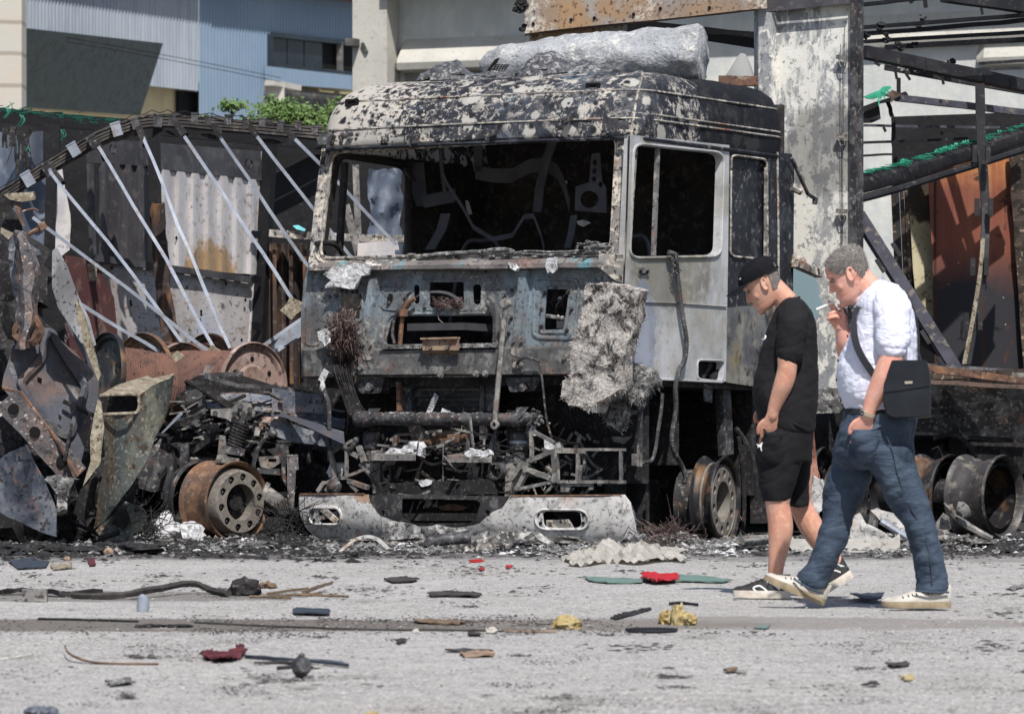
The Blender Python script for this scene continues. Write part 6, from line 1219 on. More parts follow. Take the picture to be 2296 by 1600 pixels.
def tw(mb, pts, y=0, t=.03, holes=(), cut=0): mb.sheet([tf(q, y) for q in pts], [[tf(q, y) for q in h] for h in holes], t=t, n=ev, cut=cut); return mb
m = tw(MB(), [(1733, 10), (1905, -8), (1908, 300), (1905, 885), (1742, 905), (1738, 500)], cut=.3); m.warp(.004, 2); fw = obj('front_wall', m, 'peeled_wall', tr)
m = MB(); m.loft([[tf((1690, y), -.0), tf((1700, y), -.09), tf((1728, y + 6), -.09), tf((1742, y + 4), 0), tf((1736, y), .05)] for y in (24, 60, 200, 500, 900)]); obj('corner_post', m, 'peeled_wall', tr)
m = MB(); m.beam(tf((1916, -20), -.02), tf((1914, 890), -.02), .045, .06, ev); m.beam(tf((1928, -20), .02), tf((1927, 890), .02), .03, .05, ev); obj('edge_post', m, 'dark_steel', tr)
m = MB(); m.tube([tf((1893, 60), -.03), tf((1889, 350), -.03), tf((1888, 560), -.03)], .003, 4); m.tube([tf((1884, 100), -.03), tf((1886, 560), -.03)], .003, 4); obj('wire_stay', m, 'black_steel', tr)
for y in (128, 305, 473):
    m = MB(); m.beam(tf((1875, y), -.04), tf((1897, y + 1), -.04), .03, .03, -ev); m.tube([tf(q, -.05) for q in ((1879, y + 4), (1884, y + 22), (1893, y + 20), (1893, y))], .004, 4); obj('clip_', m, 'grey_steel', fw)
m = MB(); hb = [(1172, 82, -10), (1400, 57, -30), (1690, 24, -70), (1905, 6, -60)]
m.loft([[tf((x, b), -.10), tf((x, b - 4), -.16), tf((x, t), -.16), tf((x, t), .0), tf((x, b), .0)] for x, b, t in ((1175, 80, -25), (1290, 67, -40), (1400, 56, -50), (1550, 41, -60), (1690, 25, -60), (1720, 22, -60))]); m.sub(1); m.warp(.006, 4)
hd = obj('header_beam', m, 'header_beam', tr, 'rusty flaking header beam')
m = MB()
for x, y in ((1195, 54), (1280, 45), (1332, 41), (1480, 20), (1590, 18), (1420, 33)): m.lathe([(0, .006), (.012, .006), (.014, 0)], tf((x, y), -.165), -ev, 8)
obj('drain_hole', m, 'window_hole', hd)
m = MB()
for i in range(14): a = tf((1168 + r3.gauss(0, 5), r3.uniform(-10, 70)), -.17); m.ball(a, r3.uniform(.02, .04), 1, .5, 3, (1.2, 1, .8), i)
obj('charred_end', m, 'char', hd)
m = tw(MB(), [(1720, 25), (1905, 6), (1905, -60), (1720, -50)], -.05, .02); m.beam(tf((1720, 23), -.08), tf((1905, 4), -.08), .02, .03, ez); obj('header_panel', m, 'panel_soot', tr)
m = MB(); m.beam(tf((1192, 84), .02), tf((1400, 62), .02), .08, .16, ez); obj('inner_header', m, 'header_beam', tr)
m = MB(); m.beam(tf((1360, 56), .3), tf((1700, 88), .3), .1, .10, ez, seg=6, bend=.02); m.beam(tf((1560, 78), .28), tf((1700, 100), .28), .08, .07, ez); obj('roof_bow', m, 'black_steel', tr)
m = MB(); m.lathe([(.10, 0), (.085, .05), (.03, .17), (.015, .19), (0, .195)], P(1660, 178, 37.2), V3(0.1, 0, 1), 16); m.warp(.02, 9); tag(obj('cone_stump', m, 'concrete_shade'), 'tan cone shaped stump standing behind the right end of the silver roll', 'debris')
m = MB(); m.box(P(1655, 182, 36.9), (.28, .1, .07)); m.warp(.01, 7); tag(obj('brown_box', m, 'rust'), 'small brown rusty box at the foot of the tan cone', 'box')
# floor, far wall, undercarriage of the box trailer
m = MB(); KB(m, -2.5, .08, TY + .06, TY + .12, 1.05, 1.25); KB(m, -1.8, -.6, 2.4, 9, .55, 1.05); KB(m, -2.3, -.1, 4.2, 6.0, .5, 1.0); obj('chassis', m, 'char', tr)
m = MB(); m.sheet([kf(q, 3.0) for q in ((1700, 880), (1905, 870), (1905, 900), (1880, 925), (1700, 930))], t=.1, n=ev); m.warp(.02, 8); obj('deck_edge', m, 'ash_grey', tr)
m = MB(); KB(m, -2.4, .05, 5.0, 5.1, .12, 1.2); KB(m, -.06, .02, 5.1, 8.5, .95, 1.2); KB(m, -2.3, -.2, 7.5, 7.6, .15, 1.1); obj('underbody_block', m, 'char', tr)
# burnt curtain frame to the right
sf = thing('burnt_trailer_frame', 'skeleton of a burnt curtain trailer with sagging black beams at the right edge', 'trailer', P(2110, 1225, 38.5) - V3(0, 0, 0))
def fb(name, a, b, h, Ya, Yb, mt='frame_black', w_=.06, seg=6, bend=.006, label=None):
    m = MB(); m.beam(P(*a, Ya), P(*b, Yb), w_, h / 300, V3(0, 0, 1), seg=seg, bend=bend); return obj(name, m, mt, sf, label)
fb('cross_bar', (1927, 12), (2084, -6), 8, 39.5, 38.7); fb('top_beam', (2120, -8), (2310, 18), 26, 38, 38.6, w_=.12)
fb('cross_bar', (1927, 63), (2310, 33), 8, 40, 38.4); fb('cross_bar', (1927, 79), (2310, 44), 9, 40.1, 38.5, bend=.02); fb('cross_bar', (1935, 94), (2310, 72), 8, 40.2, 38.6); fb('cross_bar', (1990, 106), (2310, 88), 11, 40.3, 38.7)
fb('sagging_beam', (1932, 117), (2310, 196), 27, 38.2, 39.2, w_=.12, seg=10, bend=.004)
m = MB(); 
for t in (.08, .22, .36, .7, .86): a = P(1932, 117, 38.2).lerp(P(2310, 196, 39.2), t) - V3(0, .066, 0); m.beam(a + V3(-.01, 0, .046), a + V3(.012, 0, -.046), .035, .008, V3(0, -1, 0))
obj('clip', m, 'black_steel', sf)
fb('cross_bar', (1985, 152), (2310, 208), 14, 39.6, 40, 'frame_black'); fb('roof_bar', (2200, 143), (2310, 136), 7, 40, 40.4); fb('roof_bar', (2150, 158), (2310, 152), 6, 39.8, 40)
m = MB()
for i in range(60): t = r3.random(); a = P(1990 + 190 * t, 143 + 33 * t + r3.gauss(0, 2.5), 39.5); m.ball(a, r3.uniform(.012, .03), 1, .5, 3, (1.5, 1, .8), i)
obj('ash_crust', m, 'ash_grey', sf)
fb('cross_bar', (2010, 219), (2310, 254), 15, 38.9, 39.6, 'frame_purple', label='purplish scorched bar')
fb('light_bar', (1933, 282), (2240, 287), 6, 39.6, 40, 'frame_purple', .02); fb('light_bar', (1933, 320), (2170, 311), 6, 39.6, 39.2, 'frame_black', .02); fb('light_bar', (1933, 349), (2045, 344), 5, 39.6, 39.4, 'frame_black', .02)
m = MB(); m.beam(P(2014, 175, 39.2), P(2014, 215, 39.2), .03, .03); m.beam(P(1990, 225, 39.1), P(2000, 262, 39.1), .035, .03, seg=4, bend=.01); m.beam(P(2000, 262, 39.1), P(2008, 430, 39.1), .03, .03, seg=6, bend=.02); obj('broken_post', m, 'black_steel', sf)
m = MB(); m.sheet([P(*t, 39.0) for t in ((1933, 240), (2030, 205), (2036, 212), (2000, 226), (1970, 232), (1973, 268), (1955, 276), (1933, 275))], t=.1, cut=.1); m.warp(.008, 7); obj('hanging_box', m, 'black_steel', sf)
m = MB(); m.sheet([P(*cL(*t), 38.9) for t in ((360, 1165), (545, 1090), (600, 1040), (690, 1035), (690, 1060), (600, 1130), (480, 1195), (440, 1195))], t=.02, cut=.03); m.warp(.008, 12)
for i in range(30): a = P(*cL(r3.gauss(580, 30), r3.gauss(1110, 20)), 38.85); m.tube([a, a + V3(r3.gauss(0, .02), 0, r3.gauss(-.02, .02))], .005, 3)
obj('green_netting', m, 'green_bright', sf) if 'green_bright' in MATS else (mat('green_bright', C(58, 160, 130), [('n', 20, .5, .62, C(44, 140, 112))], rough=.7), obj('green_netting', m, 'green_bright', sf))
m = MB(); m.sheet([P(*cL(*t), 38.85) for t in ((600, 1150), (700, 1080), (820, 1130), (800, 1160), (720, 1200), (700, 1250), (690, 1180))], t=.02, cut=.03); m.warp(.01, 12); obj('burnt_rag', m, 'tan_dark', sf) if 'tan_dark' in MATS else (mat('tan_dark', C(98, 82, 74), [('n', 14, .5, .6, C(66, 56, 52))], rough=.9), obj('burnt_rag', m, 'tan_dark', sf))
m = MB()
for px, py in ((1985, 84), (1990, 90), (2050, 98), (2045, 104), (2022, 110), (1940, 78), (2068, 45), (2060, 60), (2010, 100), (1975, 55), (2135, 140)):
    for i in range(5): m.ball(P(px + r3.gauss(0, 4), py + r3.gauss(0, 4), 39.6), r3.uniform(.008, .028), 1, .6, 3, (1.2, 1, .8), i)
m.beam(P(2073, 0, 39), P(2075, 18, 39), .03, .03); m.beam(P(2040, -2, 39), P(2044, 8, 39), .03, .03); m.beam(P(2198, 10, 38.6), P(2202, 34, 38.6), .02, .02)
for a, b in (((2005, 150), (2010, 178)), ((2030, 165), (2040, 180)), ((2110, 170), (2115, 190)), ((1960, 140), (1972, 148)), ((2110, 295), (2112, 303)), ((1980, 285), (1985, 296))): m.beam(P(*a, 39), P(*b, 39), .02, .02)
obj('burnt_remnants', m, 'black_steel', sf, kind='stuff')
gb = curve([P(1915, 408, 37.4), P(2010, 383, 37.8), P(2100, 355, 38.2), P(2200, 325, 38.6), P(2310, 290, 39)], 5)
m = MB(); m.loft([[p + V3(0, a, b) for a, b in ((-.06, -.10), (-.09, -.06), (-.09, -.01), (-.05, .02), (-.05, .05), (.05, .05), (.05, -.10))] for p in gb]); m.warp(.002, 2); m.tube([p + V3(0, -.03, -.135) for p in gb], .032, 8); obj('side_beam', m, 'frame_black', sf, 'long black beam edged with green netting')
m = MB()
for i in range(130): t = r3.random(); p = gb[min(int(t * (len(gb) - 1)), len(gb) - 2)].lerp(gb[min(int(t * (len(gb) - 1)), len(gb) - 2) + 1], r3.random()) + V3(0, -.06, .055 + r3.gauss(0, .008)); m.tube([p, p + V3(r3.uniform(.03, .10), 0, .014 * r3.random() - .008)], .0032, 3)
for px, L in ((2020, 30), (2025, 34), (2028, 22), (2100, 20), (2108, 30), (2118, 28), (2124, 24), (2132, 18), (2146, 46), (2160, 22), (2166, 28), (2240, 20)):
    yy = 408 - (px - 1915) * .3; 
    for i in range(4): a = P(px + r3.gauss(0, 3), yy - 18, 37.7 + (px - 1915) * .004); m.tube(curve([a, a - V3(r3.gauss(0, .02), .06, L * .0018), a - V3(r3.gauss(0, .03), .06, L * .0036)], 3), .004, 3)
obj('green_netting', m, 'green_bright', sf)
pp = curve([P(2196, 188, 38.3), P(2200, 330, 38.3), P(2207, 440, 38.3), P(2208, 520, 38.25), P(2203, 600, 38.2), P(2188, 700, 38.2), P(2166, 816, 38.2)], 5)
m = MB(); m.loft([[p + V3(a * (1.1 if i < 12 else 1), b, 0) for a, b in ((-.03, -.03), (.03, -.03), (.03, .03), (-.03, .03))] for i, p in enumerate(pp)]); m.warp(.004, 4); po = obj('bent_post', m, 'frame_black', sf, 'bent upright post')
m = MB(); m.loft([[p + V3(a, b, 0) for a, b in ((-.035, -.035), (-.004, -.035), (-.004, .0), (-.035, .0))] for i, p in enumerate(pp) if i > 15]); obj('pale_face', m, 'tan_edge', po)
for x, y, r_ in ((2190, 345, 0), (2196, 465, .02), (2186, 598, .1), (2172, 720, .15)):
    m = MB()
    for dx in (-6, 24): m.box(P(x + dx, y, 38.15), (.035, .05, .13))
    obj('bracket', m, 'frame_black', po)
a, b = P(1926, 480, 37.0), P(2145, 828, 36.9); m = MB(); m.beam(a, b, .02, .085, V3(0, -1, 0).cross(b - a)); m.beam(a + V3(-.03, .05, -.02), b + V3(-.03, .05, -.02), .05, .05, V3(0, -1, 0)); lp = obj('fallen_post', m, 'frame_purple', sf, 'fallen slanting post')
for t in (.27, .30, .55, .76, .93):
    m = MB(); c = a.lerp(b, t); X = (b - a).normalized(); Z = V3(0, -1, 0); m.box(c + X.cross(Z) * (.07 if t not in (.27,) else -.09), (.11, .03, .06), (X, X.cross(Z), Z)); obj('bracket', m, 'frame_black', lp)
for k, (x, c_) in enumerate(((2001, 'burnt_timber'), (2010, 'frame_black'), (2020, 'burnt_timber'), (2030, 'burnt_timber'))):
    m = MB(); m.beam(P(x, 425 - k * 4, 39.6), P(x + 12, 690, 39.6), .026, .03); obj('upright', m, c_, sf)
m = MB(); m.sheet([P(*t, 40.2) for t in ((2036, 412), (2090, 398), (2094, 720), (2060, 740), (2046, 600))], t=.03); tag(obj('beige_board', m, 'beige_board', o=P(2066, 740, 40.2)), 'beige board with a dark scorch mark standing left of the orange plywood', 'board')
m = MB(); m.sheet([P(*t, 40.0) for t in ((2080, 380), (2262, 340), (2272, 520), (2282, 660), (2298, 845), (2096, 845), (2090, 600))], t=.03); tag(obj('plywood_panel', m, 'plywood', o=P(2190, 845, 40.0)), 'large orange plywood panel charred dark at the bottom inside the burnt frame', 'plywood panel')
m = MB(); m.sheet([P(*t, 39.9) for t in ((2262, 330), (2330, 320), (2330, 845), (2296, 845), (2272, 520))], t=.03, cut=.2); m.warp(.01, 4); tag(obj('dark_plywood', m, 'burnt_timber', o=P(2300, 845, 39.9)), 'dark charred plywood sheet at the right edge beside the orange panel', 'plywood panel')
m = MB(); m.sheet([P(*t, 37.0) for t in ((2058, 705), (2078, 712), (2130, 800), (2128, 815), (2058, 770))], t=.02); tag(obj('brown_board', m, 'plywood', o=P(2090, 815, 37.0)), 'broken brown board under the fallen slanting post', 'board')
m = MB(); m.sheet([P(*t, 41) for t in ((2000, 262), (2330, 250), (2330, 345), (2085, 400), (2000, 420))], t=.05); obj('dark_backing', m, 'black_steel', sf)
# deck and undercarriage
m = MB(); m.sheet([P(2040, 846, 37.2), P(2320, 862, 37.2), P(2320, 905, 37.2), P(2040, 900, 37.2)], t=.2, n=V3(0, 1, 0)); m.sheet([P(2040, 812, 36.9), P(2320, 830, 36.9), P(2320, 846, 36.8), P(2040, 828, 36.8)], t=.5); m.warp(.006, 6)
m.beam(P(2040, 876, 37.1), P(2320, 886, 37.1), .05, .03); dk = obj('deck', m, 'dark_steel', sf)
for a, b, mt, w_ in (((2060, 822), (2310, 855), 'rust', .05), ((2070, 840), (2310, 836), 'burnt_timber', .06), ((2045, 852), (2310, 868), 'tan_dark', .03), ((2120, 828), (2310, 842), 'grey_steel', .03)):
    m = MB(); m.beam(P(*a, 36.7), P(*b, 36.6), .12, w_, seg=5, bend=.01); obj('plank', m, mt, dk)
for x in (2112, 2246): m = MB(); m.tube(curve([P(x - 6, 878, 37.0), P(x - 8, 895, 36.95), P(x, 900, 36.95), P(x + 6, 890, 37.0)], 4), .008, 5); obj('lashing_hook', m, 'ash_white', dk)
m = MB(); m.beam(P(1950, 920, 37.6), P(2320, 935, 37.6), .3, .16); m.beam(P(2140, 930, 37.5), P(2140, 1010, 37.5), .1, .1); m.beam(P(2170, 1000, 37.5), P(2320, 1010, 37.5), .2, .1); m.lathe([(0, 0), (.36, 0), (.36, -.5), (0, -.5)], P(2140, 1085, 37.6), V3(.8, -.6, 0), 20); m.beam(P(1980, 1000, 38), P(2290, 1130, 38), .4, .3); obj('undercarriage', m, 'char', sf)
m = MB(); m.tube(curve([P(*cG(*t), 37.0) for t in ((1790, 430), (1900, 410), (1990, 470), (2030, 560))], 4), .02, 6); obj('mudguard_stay', m, 'char', sf)
mat('wheel_grey', C(66, 64, 65), [('n', 5, .42, .6, C(58, 56, 58)), ('n', 14, .54, .62, C(130, 124, 112), {'max': .7}), ('n', 24, .58, .64, C(60, 50, 44))], rough=.5, metal=.2, bump=[('n', 24, .3, .004)])
wr = P(2247, 1113, 35.7); ax2 = V3(.81, -.58, 0).normalized(); 
wheel(sf, wr, ax2, .294, 'wheel_grey', 'wheel_black', hollow=True, width=.30, label='open grey wheel rim')
wheel(sf, wr - ax2 * .42, ax2, .294, 'wheel_black', 'wheel_black', dish=-.16, width=.24)
m = MB(); m.lathe([(0, 0), (.12, 0), (.12, -.6), (0, -.6)], wr - ax2 * .35, ax2, 20); m.lathe([(.22, -.02), (.24, -.05), (.24, -.3), (0, -.3)], wr, ax2, 32); obj('axle', m, 'wheel_black', sf)
for i, (c, r_) in enumerate(((P(*cG(1180, 700), 36.8), .29), (P(*cG(1420, 790), 36.9), .29))): wheel(tr, c, V3(.929, -.37, 0), r_, 'wheel_black', 'wheel_black', dish=-.04)
# frayed copper cable between the men
m = MB()
for i in range(26):
    x0 = 1118 + r3.gauss(0, 5); m.tube(curve([P(*cG(x0, 380), 35.2), P(*cG(1122 + r3.gauss(0, 8), 480), 35.2), P(*cG(1128 + r3.gauss(0, 12), 560), 35.2), P(*cG(1140 + r3.gauss(0, 9), 640), 35.15), P(*cG(1150 + r3.gauss(0, 5), r3.uniform(700, 860)), 35.1)], 4), .0035, 4)
mat('copper_bright', C(128, 84, 70), [('n', 15, .45, .6, C(110, 72, 60))], rough=.6); obj('frayed_cable', m, 'copper_bright', tr)
# ================= the two men =================
mat('skin', C(184, 144, 126), [('n', 9, .45, .62, C(184, 128, 106)), ('n', 40, .55, .66, C(216, 168, 142), {'max': .6})], rough=.55, bump=[('n', 120, .25, .002), ('n', 30, .15, .004)])
mat('skin_pale', C(204, 156, 141), [('n', 9, .45, .62, C(202, 138, 118)), ('n', 40, .55, .66, C(222, 176, 158), {'max': .6})], rough=.55, bump=[('n', 120, .25, .002), ('n', 30, .15, .004)])
mat('black_cotton', C(26, 25, 28), [('n', 6, .45, .65, C(32, 31, 34))], rough=.92, spec=.2, bump=[('n', 9, .5, .015, {'st': (1, 1, .5)}), ('n', 200, .3, .001)])
mat('shorts_black', C(22, 22, 25), [('n', 8, .45, .65, C(28, 28, 32))], rough=.9, spec=.2, bump=[('n', 9, .5, .012, {'st': (1, 1, .4)}), ('n', 200, .3, .001)])
mat('shirt_linen', C(214, 215, 228), [('n', 60, .45, .6, C(202, 205, 224), {'st': (1, 1, 5)}), ('n', 7, .5, .66, C(214, 214, 230))], rough=.9, bump=[('n', 7, .7, .03, {'di': 1.5, 'st': (.7, .7, 1.3)}), ('n', 26, .4, .008), ('n', 160, .3, .001)])
mat('denim', C(58, 70, 86), [('n', 5, .44, .6, C(34, 44, 58)), ('n', 9, .54, .66, C(76, 90, 104), {'st': (1, 1, 1.6), 'max': .8}), ('n', 120, .5, .6, C(58, 70, 86), {'st': (1, 1, .3), 'max': .5})], rough=.85, bump=[('n', 7, .7, .025, {'st': (.5, .5, 1.7), 'di': 1.2}), ('n', 24, .4, .008, {'st': (.5, .5, 1.6)}), ('n', 220, .3, .001)])
mat('grey_hair', C(152, 146, 142), [('n', 60, .42, .62, C(122, 116, 113), {'st': (1, 1, .4)}), ('n', 90, .56, .64, C(184, 174, 168))], rough=.8, bump=[('n', 120, .4, .002)])
mat('cream_leather', C(178, 174, 166), [('n', 14, .46, .62, C(160, 154, 144))], rough=.5, bump=[('n', 60, .2, .002)])
mat('sole_tan', C(150, 136, 112), [('n', 20, .46, .62, C(122, 108, 88))], rough=.8)
mat('sole_white', C(206, 198, 188), [('n', 20, .46, .62, C(176, 164, 150))], rough=.7)
mat('shoe_black', C(34, 34, 36), [('n', 40, .5, .64, C(54, 54, 56))], rough=.75)
mat('white_print', C(222, 222, 222), rough=.6)
mat('bag_leather', C(20, 23, 30), [('n', 8, .46, .6, C(28, 32, 40))], rough=.42, bump=[('n', 80, .25, .002), ('n', 6, .3, .01)])
mat('strap_black', C(30, 32, 38), rough=.8); mat('watch_metal', C(190, 178, 158), rough=.35, metal=.7); mat('eye_white', C(120, 104, 98), rough=.4); mat('cig_white', C(226, 224, 220), rough=.8); mat('cap_black', C(27, 28, 33), [('n', 40, .5, .6, C(36, 37, 42))], rough=.85, bump=[('n', 90, .2, .001)])
def remesh(mb, vox=.006, smooth=3, folds=None):
    me = bpy.data.meshes.new('r'); bmesh.ops.recalc_face_normals(mb.bm, faces=mb.bm.faces[:]); mb.bm.to_mesh(me); mb.bm.free(); o = bpy.data.objects.new('r', me); COL.objects.link(o)
    md = o.modifiers.new('r', 'REMESH'); md.mode = 'VOXEL'; md.voxel_size = vox
    dg = bpy.context.evaluated_depsgraph_get(); dg.update(); m2 = bpy.data.meshes.new_from_object(o.evaluated_get(dg)); bpy.data.objects.remove(o); bpy.data.meshes.remove(me)
    r = MB(); r.bm.from_mesh(m2); bpy.data.meshes.remove(m2)
    for _ in range(smooth): bmesh.ops.smooth_vert(r.bm, verts=r.bm.verts, factor=.5, use_axis_x=True, use_axis_y=True, use_axis_z=True)
    if folds:
        r.bm.normal_update()
        for v in r.bm.verts: v.co += v.normal * folds(v.co)
    return r
def slab(Y0, conv, rows, n=28, pw=2.3):
    """loft of horizontal slices: (row, left, right, half depth[, middle depth offset])"""
    rg = []
    for q in rows:
        y, l, r, hd = q[:4]; off = q[4] if len(q) > 4 else 0; a, b = P(*conv(l, y), Y0 + off), P(*conv(r, y), Y0 + off); c = (a + b) / 2; hw = (b - a).length / 2
        sg = lambda v: math.copysign(abs(v) ** (2 / pw), v); rg.append([c + V3(hw * sg(math.cos(t)), hd * sg(math.sin(t)), 0) for t in [2 * math.pi * k / n for k in range(n)]])
    return rg
def smooth_rows(rows, k=3):
    rows = [tuple(q) + ((0,) if len(q) < 5 else ()) for q in rows]; vs = curve([Vector(q) for q in []] or [], k) if 0 else None; out = []
    for i in range(len(rows) - 1):
        p0, p1, p2, p3 = rows[max(i - 1, 0)], rows[i], rows[i + 1], rows[min(i + 2, len(rows) - 1)]
        for j in range(k):
            t = j / k; out.append(tuple(.5 * (2 * b + (c - a) * t + (2 * a - 5 * b + 4 * c - d) * t * t + (3 * b - a - 3 * c + d) * t ** 3) for a, b, c, d in zip(p0, p1, p2, p3)))
    out.append(rows[-1]); return out
HP = [(-.122, .078, .03, .030), (-.112, .094, -.005, .044), (-.095, .098, -.04, .053), (-.078, .093, -.055, .058), (-.066, .097, -.062, .061), (-.055, .094, -.070, .064), (-.035, .094, -.078, .068), (-.01, .090, -.088, .071), (.012, .086, -.094, .072), (.03, .094, -.098, .073), (.045, .097, -.100, .075), (.065, .094, -.100, .075), (.085, .080, -.093, .070), (.103, .056, -.076, .057), (.115, .028, -.05, .038), (.121, 0, -.02, .015)]
def head_pt(fr_, z, a, grow=0):
    i = 0
    while i < len(HP) - 2 and HP[i + 1][0] < z: i += 1
    p, q = HP[i], HP[i + 1]; t = min(1, max(0, (z - p[0]) / (q[0] - p[0]))); f, b, w_ = [p[k] + (q[k] - p[k]) * t for k in (1, 2, 3)]
    cx = (f + b) / 2 - .012; rx = (f - cx) if math.cos(a) > 0 else (cx - b); c, s_ = math.cos(a), math.sin(a); pw = 2.25
    x = cx + (rx + grow) * math.copysign(abs(c) ** (2 / pw), c); y = (w_ + grow) * math.copysign(abs(s_) ** (2 / pw), s_)
    if grow: z = z + grow * max(0, (z - .06) / .06)
    o, X, Yv, Z, sc = fr_; return o + (X * x + Yv * y + Z * z) * sc
def head(mb, o, pitch, yaw, sc):
    """returns the frame; X forward (photo left), Y towards the camera"""
    X = V3(-math.cos(R(pitch)) * math.cos(R(yaw)), math.sin(R(yaw)) * math.cos(R(pitch)), -math.sin(R(pitch))).normalized(); Yv = V3(0, -1, 0); Yv = (Yv - X * Yv.dot(X)).normalized(); Z = X.cross(Yv); Z = -Z if Z.z < 0 else Z
    fr_ = (o, X, Yv, Z, sc); L = lambda x, y, z: o + (X * x + Yv * y + Z * z) * sc
    mb.loft([[head_pt(fr_, z, 2 * math.pi * k / 32) for k in range(32)] for z in [HP[0][0] + (HP[-1][0] - HP[0][0]) * i / 40 for i in range(41)]])
    mb.loft([[L(.085, -.009, z0), L(.085, .009, z0), L(x, .007 + w_, z0 - .004), L(x + .003, 0, z0 - .006), L(x, -.007 - w_, z0 - .004)] for z0, x, w_ in ((.022, .094, -.002), (.0, .104, 0), (-.018, .114, .002), (-.032, .119, .006), (-.040, .106, .006))])
    mb.tube([L(.070, -.056, .028), L(.090, -.03, .034), L(.094, 0, .031), L(.090, .03, .034), L(.070, .056, .028)], [.004, .009, .008, .009, .004], 8)
    for z, r_ in ((-.063, .0075), (-.075, .0085)): mb.tube([L(.078, -.026, z), L(.093, -.012, z), L(.096, 0, z), L(.093, .012, z), L(.078, .026, z)], [.004, r_, r_, r_, .004], 8)
    mb.ball(L(.082, 0, -.108), .022 * sc, 2)
    for s_ in (-1, 1):
        mb.ball(L(.052, s_ * .042, -.032), .024 * sc, 2, 0, 3, (1, .8, 1.1))
        e = [L(-.008 + .017 * math.cos(a) - .004 * math.sin(a), s_ * (.076 + .008 * max(0, -math.cos(a)) + .003), -.004 + .031 * math.sin(a) * (1 if math.sin(a) > 0 else .95)) for a in [2 * math.pi * k / 16 for k in range(16)]]
        mb.tube(e, .0046 * sc, 6, closed=True); mb.ball(L(-.004, s_ * .072, -.006), .016 * sc, 2, 0, 3, (.8, .5, 1.4), ax=(X, Yv, Z)); mb.ball(L(-.004, s_ * .078, -.032), .007 * sc, 1)
    return fr_, L
def eyes(L, sc, par):
    for s_ in (-1, 1):
        m = MB(); m.ball(L(.0765, s_ * .031, .008), .0125 * sc, 2); e = obj('eye', m, 'eye_white', par); m = MB(); m.ball(L(.0885, s_ * .032, .006), .0045 * sc, 1); obj('iris', m, 'window_hole', e)
def shell(name, fr_, keep, grow, mt, par, z0=-.1, rag=.0):
    m = MB(); na, nz = 64, 60; zs = [z0 + (.121 - z0) * i / nz for i in range(nz + 1)]; V = {}
    def gv(i, k, g): 
        if (i, k % na, g) not in V:
            V[(i, k % na, g)] = m.v(head_pt(fr_, zs[i], 2 * math.pi * k / na, grow * g + rag * g * noise.noise(V3(i * .9, k * .9, 3))))
        return V[(i, k % na, g)]
    for i in range(nz):
        for k in range(na):
            if keep((zs[i] + zs[i + 1]) / 2, (2 * math.pi * (k + .5) / na + math.pi) % (2 * math.pi) - math.pi): m.bm.faces.new([gv(i, k, 1), gv(i, k + 1, 1), gv(i + 1, k + 1, 1), gv(i + 1, k, 1)])
    m.bm.faces.new([gv(nz, k, 1) for k in range(na)]); bmesh.ops.solidify(m.bm, geom=m.bm.faces[:], thickness=.004)
    return m
def limb(mb, pts, rad, k=5):
    q = curve(pts, k); rr = curve([V3(r, 0, 0) for r in rad], k); mb.tube(q, [r.x for r in rr], 16); mb.ball(pts[0], rad[0] * .98, 2); mb.ball(pts[-1], rad[-1] * .98, 2)
def fing(mb, pts, r0, r1): 
    q = curve(pts, 4); n_ = len(q); mb.tube(q, [r0 + (r1 - r0) * i / (n_ - 1) for i in range(n_)], 8); mb.ball(q[-1], r1, 1); mb.ball(q[0], r0, 1)
def pocket_hand(mb, w, d, sc=1.0, fwd=V3(-1, 0, 0)):
    """hand hanging with the palm to the thigh; w wrist, d direction of the fingers"""
    d = d.normalized(); f = (fwd - d * fwd.dot(d)).normalized(); n_ = V3(0, -1, 0)
    mb.loft([[w + d * t * sc + (f * a * hw + n_ * b * th) * sc for a, b in ((-1, -.6), (-.4, -1), (.4, -1), (1, -.6), (1, .6), (.4, 1), (-.4, 1), (-1, .6))] for t, hw, th in ((-.01, .028, .022), (.02, .034, .020), (.05, .041, .018), (.08, .043, .016), (.095, .040, .013))])
    for i, (o_, L_) in enumerate(((.032, .075), (.011, .085), (-.011, .078), (-.032, .062))):
        b = w + (d * .09 + f * o_) * sc; c = b + (d * L_ * .5 + n_ * -.006) * sc; fing(mb, [b - d * .015 * sc, b + d * .02, c, b + (d * L_ * .93 + n_ * -.022) * sc], .0095 * sc, .0075 * sc)
    fing(mb, [w + (d * .02 + f * .02) * sc, w + (d * .045 + f * .046) * sc, w + (d * .075 + f * .056) * sc, w + (d * .10 + f * .052) * sc], .013 * sc, .009 * sc)
